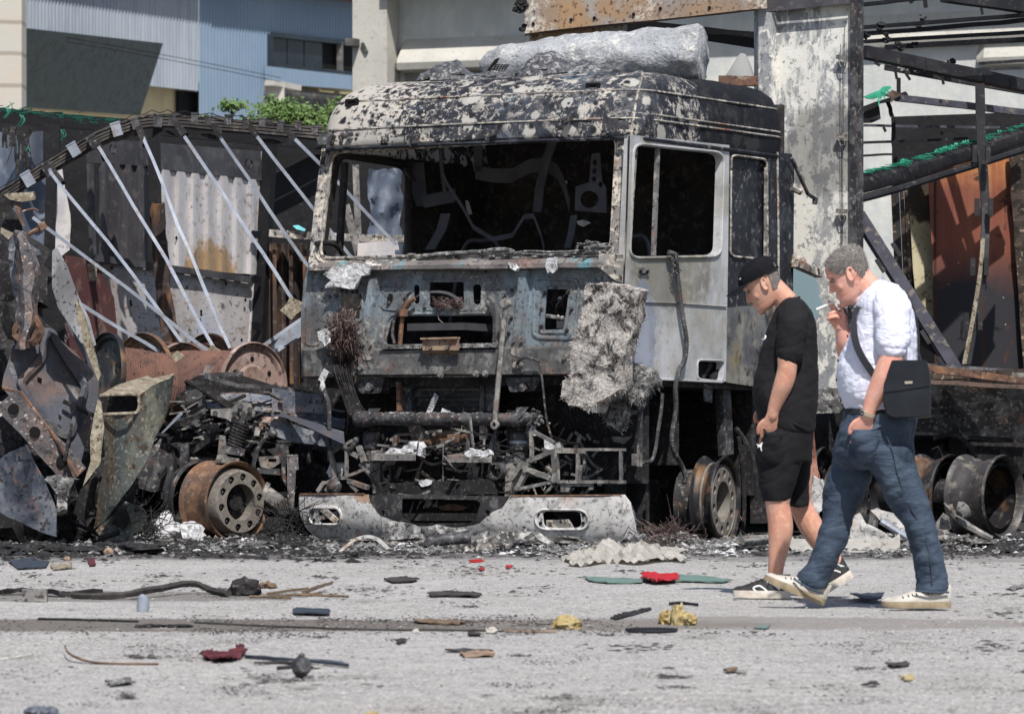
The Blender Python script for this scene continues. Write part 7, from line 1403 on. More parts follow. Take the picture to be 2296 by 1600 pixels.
def shoe(par, heel, toe, up, wd, h, mu, ms, name, ankle=None, sole=.026, label=None):
    """upper and sole of a shoe from heel to toe"""
    X = (toe - heel); L_ = X.length; X.normalize(); Z = (up - X * up.dot(X)).normalized(); S = Z.cross(X)
    w_ = lambda t: wd / 2 * (.72 + .35 * math.sin(min(1, max(0, (t - .05) / .95)) * math.pi * .92)) * (1 if t < .8 else math.sqrt(max(.02, 1 - ((t - .8) / .205) ** 2))) * (math.sqrt(min(1, (t + .015) / .08)))
    hh = lambda t: sole + h * (1.0 - .06 * t if t < .28 else max(.30, 1.0 - (t - .28) * 1.25)) * (1 if t < .86 else math.sqrt(max(.05, 1 - ((t - .86) / .15) ** 2)))
    m = MB(); rg = []
    for i in range(33):
        t = i / 32; ww, H = w_(t), hh(t); rg.append([heel + X * L_ * t + S * ww * math.cos(a) * (1 if a < math.pi else 1) + Z * (sole * .6 + (H - sole * .6) * max(0, math.sin(a)) ** .8) for a in [math.pi * k / 15 for k in range(16)]])
    m.loft(rg); u = obj(name, m, mu, par, label)
    m = MB(); m.loft([[heel + X * L_ * t + S * (w_(t) + .006) * s_ + Z * z for s_, z in ((-.95, .0 + (.02 * max(0, t - .75) * 1.5)), (.95, .0 + (.02 * max(0, t - .75) * 1.5)), (1, sole * .5), (.97, sole + .004), (-.97, sole + .004), (-1, sole * .5))] for t in [i / 32 for i in range(33)]])
    for v in m.bm.verts: v.co += S * .0
    so_ = obj('sole', m, ms, u)
    return u, (heel, X, Z, S, L_, w_, hh)
def on_shoe(fr_, t, a, off=.002):
    heel, X, Z, S, L_, w_, hh = fr_; sgn = -1 if S.y > 0 else 1
    aa = a if sgn > 0 else math.pi - a; return heel + X * L_ * t + S * (w_(t) + off) * math.cos(aa) + Z * (.0156 + (hh(t) - .0156 + off) * max(0, math.sin(aa)) ** .8)
# ---------- man in black ----------
YA = 25.7
def pa(p, off=0, conv=cE): return P(*conv(*p), YA + off)
ma = thing('person', 'man in black cap, T-shirt and shorts walking left with a hand in his pocket', 'person', V3(pa((620, 900)).x, YA, 0))
b = MB(); frA, LA = head(b, pa((384, 372)), 33, 4, 1.0)
limb(b, [LA(-.03, 0, -.03), LA(-.045, 0, -.10), pa((590, 545)), pa((620, 620))], [.056, .056, .062, .07])
b.loft(slab(YA, cE, [(560, 520, 720, .10), (700, 470, 780, .15), (1000, 400, 790, .15), (1300, 370, 780, .15), (1580, 380, 770, .15)]))
limb(b, [pa((640, 640), -.17), pa((610, 820), -.21), pa((585, 960), -.215), pa((582, 1060), -.215), pa((570, 1130), -.21), pa((545, 1210), -.205), pa((505, 1310), -.19), pa((472, 1400), -.18), pa((460, 1460), -.175)], [.06, .056, .052, .049, .050, .048, .040, .032, .029])
pocket_hand(b, pa((458, 1455), -.175), pa((430, 1600), -.15) - pa((460, 1450), -.175))
limb(b, [pa((640, 640), .17), pa((600, 850), .2), pa((560, 1060), .2), pa((450, 1250), .16), pa((420, 1350), .12)], [.06, .054, .046, .04, .03]); pocket_hand(b, pa((420, 1350), .12), V3(-.1, 0, -1))
cf = lambda p, o=0: pa(p, o, cF)
limb(b, [cf((470, 250), -.09), cf((450, 500), -.10), cf((440, 680), -.11), cf((440, 740), -.11), cf((458, 850), -.11), cf((460, 930), -.11), cf((448, 1040), -.11), cf((432, 1150), -.11), cf((425, 1240), -.11), cf((428, 1320), -.11)], [.09, .082, .066, .061, .063, .062, .052, .042, .037, .036])
limb(b, [cf((560, 250), .09), cf((580, 500), .10), cf((595, 690), .11), cf((615, 760), .11), cf((665, 860), .11), cf((720, 950), .11), cf((790, 1060), .11), cf((855, 1140), .11), cf((895, 1190), .11), cf((905, 1230), .11)], [.09, .08, .062, .059, .062, .060, .048, .040, .034, .034])
b.loft([[cf((x, y), -.11) + V3(0, s_ * w_, 0) for y, s_ in ((1400, -1), (1400, 1), (t, .7), (t, -.7))] for x, t, w_ in ((440, 1270, .03), (350, 1300, .035), (240, 1350, .035), (170, 1380, .02))])
bodyA = obj('body', remesh(b, .0045, 2), 'skin', ma, 'sunburnt body')
eyes(LA, 1.0, bodyA)
def crease(co, s, k=1.0):
    k *= .55; return -.005 * k * max(0, 1 - 7 * abs(noise.noise(V3(co.x * 4 + co.z * 5, co.y * 3, co.z * 6.5 - co.x * 3 + s)))) - .003 * k * max(0, 1 - 6 * abs(noise.noise(V3(co.x * 9 - co.z * 8, co.y * 6, co.z * 12 + s * 3))))
def foldsA(s): return lambda co: crease(co, s) + .006 * noise.noise(V3(co.x * 9 + co.z * 5, co.y * 9, co.z * 10 + s)) + .003 * noise.noise(V3(co.x * 22 + co.z * 14, co.y * 20, co.z * 20 + s)) + .005 * max(0, noise.noise(V3(co.x * 6 - co.z * 11, co.y * 5, co.z * 13 + s * 2)))
m = MB(); m.loft(slab(YA, cE, smooth_rows([(478, 590, 665, .075), (500, 548, 705, .12), (540, 515, 745, .165), (600, 482, 785, .19), (700, 432, 815, .205), (800, 398, 830, .20), (900, 370, 836, .19), (1000, 345, 836, .185), (1100, 316, 838, .19), (1200, 298, 838, .195), (1300, 300, 835, .20), (1400, 322, 828, .20), (1500, 350, 820, .195), (1560, 390, 812, .19), (1590, 430, 806, .18)])))
limb(m, [pa((630, 610), -.13), pa((625, 700), -.19), pa((605, 830), -.205), pa((598, 950), -.212)], [.08, .078, .070, .068]); limb(m, [pa((630, 610), .13), pa((610, 720), .19), pa((590, 850), .205), pa((575, 950), .20)], [.08, .076, .07, .066])
sh = obj('t_shirt', remesh(m, .006, 2, foldsA(1)), 'black_cotton', ma)
m = MB(); cc = [pa((593 + 38 * 1.0 + 62 * math.cos(a), 500 - 22 * math.sin(a) * 0 + 34 * math.cos(a) * 0 - 6), .078 * math.sin(a)) for a in [2 * math.pi * k / 24 for k in range(24)]]
m.tube([pa((626 + 54 * math.cos(a), 502 - 20 * math.cos(a) * 1), .085 * math.sin(a)) for a in [2 * math.pi * k / 24 for k in range(24)]], .007, 6, closed=True); obj('neckband', m, 'black_cotton', sh)
m = MB(); m.tube([pa((592 + 66 * math.cos(a), 505 - 44 * math.cos(a)), .088 * math.sin(a)) for a in [2 * math.pi * k / 24 for k in range(24)]], .0016, 4, closed=True); obj('neck_chain', m, 'watch_metal', ma)
m = MB(); m.tube(curve([pa((402, 795), -.12), pa((400, 818), -.125), pa((378, 830), -.115)], 4), .0045, 4); obj('chest_print', m, 'white_print', sh)
m = MB(); m.loft(slab(YA, cF, smooth_rows([(110, 335, 700, .175), (180, 315, 698, .185), (250, 298, 694, .19), (330, 293, 692, .19), (420, 300, 690, .18)])))
m.loft(slab(YA - .085, cF, smooth_rows([(300, 292, 640, .10), (420, 290, 620, .105), (520, 300, 590, .105), (620, 316, 555, .105), (690, 330, 535, .10), (712, 335, 528, .10)]))); m.loft(slab(YA + .09, cF, smooth_rows([(300, 400, 692, .10), (420, 440, 690, .10), (520, 470, 678, .10), (620, 500, 670, .095), (715, 520, 668, .09), (742, 524, 668, .09)])))
m.ball(cf((405, 340), -.165), .072, 3, 0, 3, (.9, .75, 1.25)); m.loft(slab(YA - .165, cF, [(218, 340, 470, .062), (300, 330, 470, .066), (400, 350, 460, .03)]))
so_ = obj('shorts', remesh(m, .006, 2, foldsA(5)), 'shorts_black', ma)
# pocket mouth, print of a leaping animal
m = MB(); m.tube(curve([cf((340, 190), -.205), cf((370, 232), -.215), cf((410, 232), -.215), cf((445, 190), -.21)], 4), .006, 6); m.tube(curve([cf((520, 120), -.18), cf((580, 160), -.19), (cf((650, 190), -.16))], 4), .007, 5); obj('pocket_edge', m, 'black_cotton', so_)
m = MB(); 
pz = [(288, 292), (298, 300), (312, 300), (322, 288), (333, 284), (331, 292), (326, 304), (324, 318), (325, 336), (328, 346), (320, 346), (317, 330), (312, 316), (302, 318), (292, 326), (300, 312), (290, 302)]
m.sheet([cf(t, -.198 - (t[0] - 288) * .0003) for t in pz], t=.004, n=V3(0, 1, 0)); obj('leg_emblem', m, 'white_print', so_)
# cap
keepcap = lambda z, a: z > .040 - .006 * math.cos(a)
m = shell('cap', frA, lambda z, a: z > .036 + .012 * math.cos(a) and not (abs(abs(a) - math.pi) < .55 and .040 < z < .066), .013, None, None, z0=.0); cap = obj('cap', m, 'cap_black', ma, 'black baseball cap')
m = MB(); fr_ = frA
def LL(x, y, z): o_, X, Yv, Z, sc = frA; return o_ + (X * x + Yv * y + Z * z) * sc
rows = []
for i in range(17):
    a = (i / 16 - .5) * 2.3; r0 = LL(.004 + .104 * math.cos(a), .092 * math.sin(a), .056 - .012 * math.sin(a) ** 2); r1 = LL(.02 + .172 * math.cos(a * .9) ** .8 if abs(a) < 1.5 else .02, .104 * math.sin(a), .050 - .034 * math.sin(a) ** 2); rows.append((r0, r1))
vs = [[m.v(p) for p in (a_, a_.lerp(b_, .5) + LL(0, 0, .004) - LL(0, 0, 0), b_)] for a_, b_ in rows]
for q, r_ in zip(vs, vs[1:]):
    for j in range(2): m.bm.faces.new([q[j], r_[j], r_[j + 1], q[j + 1]])
bmesh.ops.solidify(m.bm, geom=m.bm.faces[:], thickness=.004); obj('brim', m, 'cap_black', cap)
m = MB(); m.ball(LL(-.01, 0, .137), .007, 1); obj('cap_button', m, 'cap_black', cap)
m = MB(); 
for y in (0, .012, .024): m.tube([LL(.088, .030 + y * .4, .062 + y * .9), LL(.080, .046 + y * .4, .064 + y * .9)], .0026, 4)
obj('cap_print', m, 'white_print', cap)
m = shell('hair', frA, lambda z, a: abs(a) > 1.9 and -.045 + .02 * math.cos(a) < z < .066, .004, None, None, z0=-.06, rag=.002); obj('hair', m, 'grey_hair', bodyA)
# shoes
u, s1 = shoe(ma, cf((530, 1405), -.11), cf((118, 1402), -.12), V3(0, 0, 1), .10, .085, 'shoe_black', 'sole_white', 'trainer', sole=.034)
m = MB(); m.tube(curve([on_shoe(s1, .42, .15), on_shoe(s1, .55, .55), on_shoe(s1, .66, .45), on_shoe(s1, .58, .12)], 5), .0045, 5)
m.tube(curve([on_shoe(s1, .2, .2), on_shoe(s1, .32, .5), on_shoe(s1, .42, .75)], 5), .0045, 5); obj('side_stripe', m, 'white_print', u)
m = MB()
for t in (.42, .5, .58, .66): m.tube([on_shoe(s1, t, .9), on_shoe(s1, t + .02, 1.57), on_shoe(s1, t, 2.2)], .003, 5)
m.tube(curve([cf((400, 1235), -.16), cf((375, 1290), -.165), cf((370, 1340), -.165), cf((385, 1350), -.165)], 4), .003, 5); obj('lace', m, 'shoe_black', u)
m = MB(); m.lathe([(.045, -.02), (.047, .035), (.040, .035), (.04, -.02)], cf((425, 1290), -.11), V3(0, 0, 1), 16, close=True); obj('shoe_collar', m, 'shoe_black', u)
u, s1 = shoe(ma, cf((985, 1248), .11), cf((745, 1392), .10), V3(.35, 0, 1), .10, .085, 'shoe_black', 'sole_white', 'trainer', sole=.036)
m = MB(); m.tube(curve([on_shoe(s1, .25, .3), on_shoe(s1, .4, .7), on_shoe(s1, .6, .5)], 5), .004, 5); obj('side_stripe', m, 'white_print', u)
m = MB(); m.lathe([(.041, -.03), (.043, .03), (.038, .03), (.037, -.03)], cf((882, 1205), .11), V3(.3, 0, 1), 16, close=True); obj('sock', m, 'white_print', ma)
# ---------- man in the white shirt ----------
YB = 24.5
def pb(p, off=0, conv=cE): return P(*conv(*p), YB + off)
mw = thing('person', 'heavy grey haired man in pale shirt and jeans smoking as he walks left', 'person', V3(pb((1330, 900)).x, YB, 0))
b = MB(); frB, LB = head(b, pb((1092, 290)), 27, 6, 1.04)
limb(b, [LB(-.03, 0, -.02), LB(-.045, 0, -.09), pb((1290, 470)), pb((1320, 560))], [.062, .066, .078, .085]); b.ball(LB(.03, 0, -.115), .045, 2, 0, 3, (1.3, 1, .7))
b.loft(slab(YB, cE, [(470, 1240, 1480, .12), (700, 1180, 1580, .16), (1000, 1080, 1580, .16), (1380, 1120, 1580, .16)]))
limb(b, [pb((1450, 580), -.19), pb((1455, 760), -.235), pb((1452, 900), -.24), pb((1440, 980), -.24), pb((1425, 1040), -.24), pb((1385, 1130), -.235), pb((1335, 1230), -.225), pb((1285, 1330), -.215), pb((1255, 1410), -.21), pb((1240, 1460), -.205)], [.07, .066, .060, .060, .061, .058, .050, .041, .034, .033])
pocket_hand(b, pb((1240, 1455), -.205), pb((1195, 1600), -.185) - pb((1240, 1455), -.205), 1.06)
limb(b, [pb((1420, 580), .19), pb((1300, 760), .22), pb((1170, 900), .22), pb((1085, 940), .17), pb((1060, 860), .12), pb((1045, 790), .10), pb((1030, 735), .09)], [.07, .062, .055, .052, .047, .040, .034])
# raised smoking hand: palm, curled ring and little finger, two fingers holding the cigarette, thumb
h = lambda x, y, o=.08: pb((x, y), o)
b.loft([[h(x, y) + (V3(1, 0, .25) * a * w_ + V3(0, 1, 0) * b_ * t_) for a, b_ in ((-1, -.5), (-.4, -1), (.4, -1), (1, -.5), (1, .5), (.4, 1), (-.4, 1), (-1, .5))] for x, y, w_, t_ in ((1030, 742, .030, .026), (1015, 700, .038, .028), (1005, 655, .043, .027), (1000, 615, .044, .022), (1000, 585, .038, .016))])
fing(b, [h(975, 620, .085), h(955, 580, .085), h(938, 545, .08), h(925, 512, .075)], .0105, .0085); fing(b, [h(990, 600, .062), h(972, 570, .06), h(958, 545, .058), h(945, 524, .056)], .0105, .0085)
fing(b, [h(1010, 620, .05), h(985, 600, .035), h(945, 612, .03), h(925, 625, .04), h(945, 638, .055)], .0105, .0085); fing(b, [h(1015, 655, .045), h(985, 640, .03), h(940, 650, .028), h(918, 662, .04), h(940, 672, .055)], .010, .008)
fing(b, [h(1045, 680, .055), h(1050, 620, .04), h(1035, 575, .045), h(1005, 548, .05)], .0135, .0095)
cf2 = lambda p, o=0: pb(p, o, cF)
limb(b, [cf2((1300, 400), -.1), cf2((1425, 800), -.1), cf2((1485, 950), -.1), cf2((1520, 1100), -.1), cf2((1550, 1300), -.1), cf2((1560, 1400), -.12)], [.06, .045, .04, .04, .04, .04]); limb(b, [cf2((1050, 300), .1), cf2((900, 800), .1), cf2((690, 1290), .1), cf2((680, 1340), .1)], [.08, .055, .04, .04])
bodyB = obj('body', remesh(b, .0045, 2), 'skin_pale', mw, 'reddish skinned body'); eyes(LB, 1.04, bodyB)
m = shell('hair', frB, lambda z, a: z > (.082 if abs(a) < .5 else .082 - .055 * min(1, (abs(a) - .5) / .5) if abs(a) < 1.05 else (.015 if abs(a) < 1.7 else .015 - .07 * min(1, (abs(a) - 1.7) / .5)) if abs(a) < 2.3 else -.058), .0045, None, None, z0=-.1, rag=.004)
for i in range(2600):
    a = r3.uniform(-math.pi, math.pi); z = r3.uniform(-.05, .12)
    if not (z > (.085 if abs(a) < .7 else (.03 if abs(a) < 1.7 else -.045))): continue
    p = head_pt(frB, z, a, .007); q = head_pt(frB, min(.121, z + r3.uniform(-.004, .006)), a + r3.uniform(-.08, .08), .007 + r3.uniform(.004, .010)); sd = V3(.0009, 0, .0009); m.face([p - sd, p + sd, q])
obj('hair', m, 'grey_hair', bodyB, 'short grey hair', recalc=False)
def foldsB(s): return lambda co: crease(co, s, 1.2) + .007 * noise.noise(V3(co.x * 7 + co.z * 6, co.y * 8, co.z * 9 + s)) + .0045 * noise.noise(V3(co.x * 16 - co.z * 12, co.y * 18, co.z * 22 + s)) + .008 * max(0, noise.noise(V3(co.x * 5 + co.z * 9, co.y * 5, co.z * 12 + s * 2)) - .1)
m = MB(); m.loft(slab(YB, cE, smooth_rows([(350, 1300, 1395, .085), (385, 1255, 1455, .13), (430, 1200, 1520, .175), (480, 1160, 1565, .20), (540, 1145, 1600, .215), (620, 1138, 1628, .225), (700, 1118, 1642, .225), (800, 1082, 1652, .22), (900, 1040, 1656, .215), (1000, 1000, 1657, .215), (1100, 985, 1654, .22), (1200, 992, 1650, .22), (1300, 1018, 1645, .215), (1370, 1045, 1642, .205), (1415, 1072, 1640, .20)])))
limb(m, [pb((1420, 500), -.14), pb((1440, 600), -.20), pb((1448, 740), -.232), pb((1446, 880), -.238)], [.09, .092, .087, .080]); limb(m, [pb((1400, 500), .14), pb((1380, 620), .20), pb((1290, 760), .22), pb((1220, 840), .22)], [.09, .09, .08, .075])
st_ = obj('shirt', remesh(m, .006, 2, foldsB(2)), 'shirt_linen', mw, 'pale lilac white short sleeved shirt')
m = MB(); cr_ = [(pb((1262 + 112 * math.cos(a), 452 - 100 * math.cos(a)), .098 * math.sin(a)), pb((1262 + 104 * math.cos(a) + 8, 412 - 98 * math.cos(a) - (14 if math.cos(a) > 0 else 0)), .084 * math.sin(a))) for a in [-2.75 + 5.5 * k / 28 for k in range(29)]]
vs = [[m.v(a_), m.v(b_)] for a_, b_ in cr_]
for q, r_ in zip(vs, vs[1:]): m.bm.faces.new([q[0], r_[0], r_[1], q[1]])
bmesh.ops.solidify(m.bm, geom=m.bm.faces[:], thickness=.006); m.sheet([pb((1130, 560), -.06), pb((1160, 540), -.085), pb((1235, 440), -.11), pb((1215, 520), -.12), pb((1150, 590), -.09)], t=.004, n=V3(0, 1, 0)); obj('collar', m, 'shirt_linen', st_)
m = MB(); m.lathe([(0, .003), (.007, .003), (.007, 0)], pb((1146, 572), -.095), V3(0, -1, 0), 10)
for y in (800, 1000, 1160, 1330): m.lathe([(0, .004), (.007, .004), (.007, 0)], pb(({800: 1078, 1000: 998, 1160: 986, 1330: 1022}[y] + 3, y), -.03), V3(-1, -.3, 0), 10)
obj('button', m, 'strap_black', st_)
m = MB(); m.loft(slab(YB, cF, smooth_rows([(48, 918, 1440, .19), (100, 905, 1440, .20), (170, 880, 1436, .205), (250, 858, 1426, .205), (330, 845, 1416, .20), (400, 842, 1414, .18), (470, 900, 1380, .14)])))
m.loft(slab(YB + .09, cF, smooth_rows([(320, 842, 1150, .11), (420, 836, 1140, .11), (520, 798, 1120, .11), (620, 775, 1082, .105), (720, 768, 1035, .10), (800, 766, 998, .095), (900, 745, 972, .09), (1000, 715, 948, .088), (1100, 678, 895, .086), (1180, 625, 858, .084), (1250, 575, 830, .082), (1300, 580, 800, .078), (1335, 640, 785, .07)])))
m.loft(slab(YB - .10, cF, smooth_rows([(320, 1010, 1418, .115), (420, 1075, 1436, .12), (520, 1130, 1462, .12), (620, 1178, 1498, .112), (720, 1222, 1532, .105), (820, 1285, 1562, .10), (900, 1350, 1588, .095), (1000, 1382, 1610, .092), (1100, 1408, 1628, .09), (1200, 1430, 1648, .09), (1290, 1434, 1666, .09), (1352, 1430, 1674, .09)])))
m.loft(slab(YB - .19, cF, [(196, 980, 1170, .060), (260, 970, 1170, .070), (340, 985, 1150, .060), (430, 1020, 1140, .02)]))
dn = obj('jeans', remesh(m, .006, 2, lambda co: foldsB(7)(co) * 1.15), 'denim', mw)
m = MB(); m.tube(curve([cf2((1000, 205), -.215), cf2((1050, 208), -.222), cf2((1120, 195), -.224), cf2((1190, 160), -.215)], 5), .005, 5); m.tube(curve([cf2((1200, 200), -.22), cf2((1260, 320), -.225), cf2((1310, 520), -.222), cf2((1370, 700), -.21), cf2((1450, 850), -.2), cf2((1530, 1060), -.196), cf2((1555, 1300), -.196)], 5), .0035, 4); obj('seam', m, 'denim', dn)
m = MB(); m.lathe([(.001, 0), (.26, 0), (.26, .03), (.001, .03)], pb((1350, 1425)) , V3(0, 0, 1), 8) if 0 else m.loft(slab(YB, cF, [(42, 922, 1436, .196), (78, 915, 1436, .200)])); obj('belt', m, 'strap_black', dn)
m = MB(); m.tube(curve([cf2((1430, 1350), -.19), cf2((1540, 1362), -.195), cf2((1672, 1362), -.17)], 4), .006, 5); m.tube(curve([cf2((556, 1262), .02), cf2((640, 1320), .0), cf2((770, 1372), .01)], 4), .006, 5); obj('hem', m, 'denim', dn)
# shoes
u, s1 = shoe(mw, cf2((768, 1462), .09), cf2((334, 1282), .08), V3(.0, 0, 1), .105, .078, 'cream_leather', 'sole_tan', 'slip_on_shoe', sole=.030)
m = MB()
for t, a in ((.30, .55), (.50, .75), (.56, .8), (.62, .85), (.70, .8), (.45, .5)): m.tube([on_shoe(s1, t, a - .14), on_shoe(s1, t + .015, a + .12)], .003, 4)
obj('slot', m, 'shoe_black', u)
u, s1 = shoe(mw, cf2((1686, 1476), -.12), cf2((1190, 1476), -.13), V3(0, 0, 1), .105, .082, 'cream_leather', 'sole_tan', 'slip_on_shoe', sole=.028)
m = MB()
for t, a in ((.28, .6), (.34, .62), (.50, .7), (.56, .72), (.62, .74), (.70, .7)): m.tube([on_shoe(s1, t, a - .14), on_shoe(s1, t + .015, a + .12)], .003, 4)
obj('slot', m, 'shoe_black', u)
# bag on its strap, watch, cigarette, glasses
bag = thing('shoulder_bag', 'dark navy leather shoulder bag hanging at the smoking man\'s hip', 'bag', pb((1560, 1480), -.27))
m = MB(); q = rquad([(1375, 1180), (1420, 1000), (1735, 1000), (1765, 1180), (1765, 1462), (1740, 1470), (1470, 1484), (1395, 1462), (1368, 1330)], 26); m.loft([[pb(t, -.235 - d) for t in [(1565 + (a - 1565) * s_, 1240 + (c - 1240) * s_) for a, c in q]] for d, s_ in ((-.03, .93), (-.015, .99), (.03, 1.0), (.05, .985), (.06, .93))]); obj('pouch', m, 'bag_leather', bag)
m = MB(); q = rquad([(1440, 998), (1720, 996), (1748, 1060), (1764, 1208), (1440, 1256), (1378, 1262), (1400, 1120)], 14); m.loft([[pb(t, -.298 - d) for t in [(1575 + (a - 1575) * s_, 1120 + (c - 1120) * s_) for a, c in q]] for d, s_ in ((-.06, 1.0), (.0, 1.0), (.004, .99))]); fl = obj('flap', m, 'bag_leather', bag)
m = MB(); m.beam(pb((1548, 1183), -.306), pb((1612, 1180), -.306), .012, .004, V3(0, -1, 0)); obj('badge', m, 'watch_metal', fl)
m = MB(); a_ = curve([pb(t[:2], t[2]) for t in ((1168, 560, -.12), (1135, 640, -.17), (1128, 740, -.20), (1145, 850, -.222), (1185, 950, -.236), (1240, 1040, -.238), (1300, 1115, -.236), (1400, 1150, -.25), (1440, 1120, -.28))], 6); wv = [];
for i, p in enumerate(a_):
    d = (a_[min(i + 1, len(a_) - 1)] - a_[max(i - 1, 0)]).normalized(); wv.append(d.cross(V3(0, -1, 0)).normalized() * (.024 if i < 10 else .034))
m.ribbon(a_, wv, .004); b_ = curve([pb(t[:2], t[2]) for t in ((1400, 372, .02), (1560, 470, .05), (1632, 620, .04), (1660, 800, .0), (1664, 940, -.12), (1700, 1040, -.26))], 6); m.tube(b_, .006, 5); obj('strap', m, 'strap_black', bag)
wt = thing('wrist_watch', 'steel wrist watch on the smoking man\'s lowered wrist', 'watch', pb((1240, 1440), -.2)); dx = (pb((1285, 1330), -.215) - pb((1240, 1455), -.205)).normalized()
m = MB(); m.lathe([(.034, -.009), (.0385, -.008), (.0385, .008), (.034, .009)], pb((1246, 1440), -.207), dx, 28, close=True); obj('bracelet', m, 'watch_metal', wt); m = MB(); wa = pb((1205, 1436), -.225); m.lathe([(0, .006), (.014, .006), (.019, .002), (.019, -.004), (0, -.004)], wa, V3(-.75, -.62, .1), 18); dl = obj('case', m, 'watch_metal', wt); m = MB(); m.lathe([(0, .0075), (.013, .0075), (.013, .006)], wa, V3(-.75, -.62, .1), 16); obj('dial', m, 'window_dark', dl)
m = MB(); m.tube([h(976, 516, .05), h(905, 545, .046), h(822, 581, .042)], .005, 8); tag(obj('cigarette', m, 'cig_white'), 'white cigarette held between the smoking man\'s fingers', 'cigarette')
m = MB(); m.tube(curve([h(1030, 500, .03), h(1040, 560, .02), h(1062, 600, .02), h(1105, 655, .03), h(1108, 640, .03), h(1090, 570, .04), h(1070, 535, .05)], 5), .0022, 5); m.tube(curve([h(1032, 505, .07), h(1045, 570, .07), h(1075, 640, .07), h(1100, 655, .05)], 5), .002, 5); m.tube([h(1072 + 16 * math.cos(a), 600 + 24 * math.sin(a), .02) for a in [k * math.pi / 8 for k in range(16)]], .0016, 4, closed=True); tag(obj('folded_glasses', m, 'strap_black'), 'thin framed glasses held in the smoking man\'s raised hand', 'glasses')
# ================= debris on the ground =================
mat('grit_dark', C(46, 44, 44), [('n', 9, .45, .6, C(70, 66, 64))], rough=.95); mat('grit_pale', C(182, 176, 168), [('n', 9, .45, .6, C(150, 146, 140))], rough=.95); mat('grit_grey', C(112, 109, 106), [('n', 9, .45, .6, C(134, 130, 126))], rough=.95)
mat('foam_yellow', C(172, 158, 120), [('n', 12, .45, .6, C(150, 130, 84)), ('n', 30, .56, .64, C(110, 90, 52))], rough=.95, bump=[('n', 30, .9, .02)]); mat('red_plastic', C(176, 34, 40), [('n', 9, .5, .7, C(150, 24, 30))], rough=.35); mat('green_sheet', C(104, 124, 118), [('n', 8, .5, .62, C(78, 108, 98))], rough=.5)
mat('maroon_cloth', C(84, 38, 44), [('n', 12, .5, .62, C(60, 24, 30))], rough=.9); mat('cloth_cream', C(214, 210, 202), [('n', 5, .45, .6, C(192, 188, 180)), ('n', 26, .6, .66, C(120, 112, 104))], rough=.9, bump=[('n', 9, .5, .02)]); mat('blue_dark', C(56, 62, 72), [('n', 30, .45, .62, C(38, 42, 50))], rough=.6); mat('wood_split', C(116, 98, 80), [('n', 30, .45, .6, C(78, 64, 54))], rough=.9)
mat('soot_ash', C(72, 70, 70), [('n', 6, .42, .56, C(34, 33, 34)), ('n', 14, .52, .6, C(122, 118, 114)), ('n', 34, .56, .62, C(176, 172, 166), {'max': .8})], rough=.95, bump=[('n', 30, .9, .02)])
rg_ = random.Random(11)
def crumbs(name, n, mt, y0, y1, s0, s1, seed, flat=.6, x0=-60, x1=2360, cl=0, zup=0, pw=1.0):
    r_ = random.Random(seed); vs = []; fs = []; cen = [(r_.uniform(x0, x1), y0 + (y1 - y0) * r_.random() ** pw, r_.uniform(12, 70)) for _ in range(max(1, cl))]
    for i in range(n):
        if cl and r_.random() < .75: c = r_.choice(cen); px, py = c[0] + r_.gauss(0, c[2]), c[1] + r_.gauss(0, c[2] * .10)
        else: px, py = r_.uniform(x0, x1), y0 + (y1 - y0) * r_.random() ** pw
        if py < y0 - 6: py = y0 - 6
        p = G(px, py); s = s0 * (s1 / s0) ** (r_.random() ** 1.6); a = r_.uniform(0, 6.3); e = r_.uniform(.35, 1); h = s * flat * r_.uniform(.4, 1); k = len(vs); p.z = r_.random() ** 2 * zup
        for j in range(5): b_ = a + j * 1.257 + r_.uniform(-.3, .3); q = s * r_.uniform(.6, 1.1); dx, dy = math.cos(b_) * q, math.sin(b_) * q * e; vs.append((p.x + dx * math.cos(a) - dy * math.sin(a), p.y + dx * math.sin(a) + dy * math.cos(a), p.z + .001 + r_.random() * h * .3))
        vs.append((p.x + r_.uniform(-.2, .2) * s, p.y, p.z + h))
        for j in range(5): fs.append((k + j, k + (j + 1) % 5, k + 5))
        fs.append((k + 4, k + 3, k + 2, k + 1, k))
    me = bpy.data.meshes.new(name); me.from_pydata(vs, [], fs); me.update(); o = bpy.data.objects.new(name, me); COL.objects.link(o); me.materials.append(MATS[mt]); o['kind'] = 'stuff'; return o
crumbs('dark_grit', 9000, 'grit_dark', 1236, 1612, .003, .012, 1, x0=-60, cl=50, pw=.9); crumbs('dark_grit', 3500, 'grit_dark', 1236, 1340, .005, .03, 2, .4, cl=50, pw=1.6)
crumbs('pale_grit', 15000, 'grit_pale', 1238, 1612, .003, .012, 3, .5); crumbs('grey_grit', 12000, 'grit_grey', 1238, 1612, .003, .012, 4, .6, cl=40)
crumbs('charred_flakes', 900, 'grit_dark', 1240, 1560, .010, .04, 5, .25, cl=12, pw=1.4)
crumbs('dark_grit', 4500, 'grit_dark', 1384, 1424, .004, .016, 6, .6, -40, 1700, cl=40)
crumbs('ash_rubble', 5200, 'ash_grey', 1204, 1246, .012, .06, 7, .7, cl=50, zup=.03); crumbs('char_rubble', 2600, 'char', 1200, 1252, .012, .06, 8, .6, cl=60, zup=.03); crumbs('pale_rubble', 1500, 'ash_white', 1206, 1244, .008, .045, 9, .6, cl=26, zup=.03)
crumbs('char_rubble', 1200, 'char', 1206, 1256, .02, .07, 10, .5, -60, 700, cl=20, zup=.05)
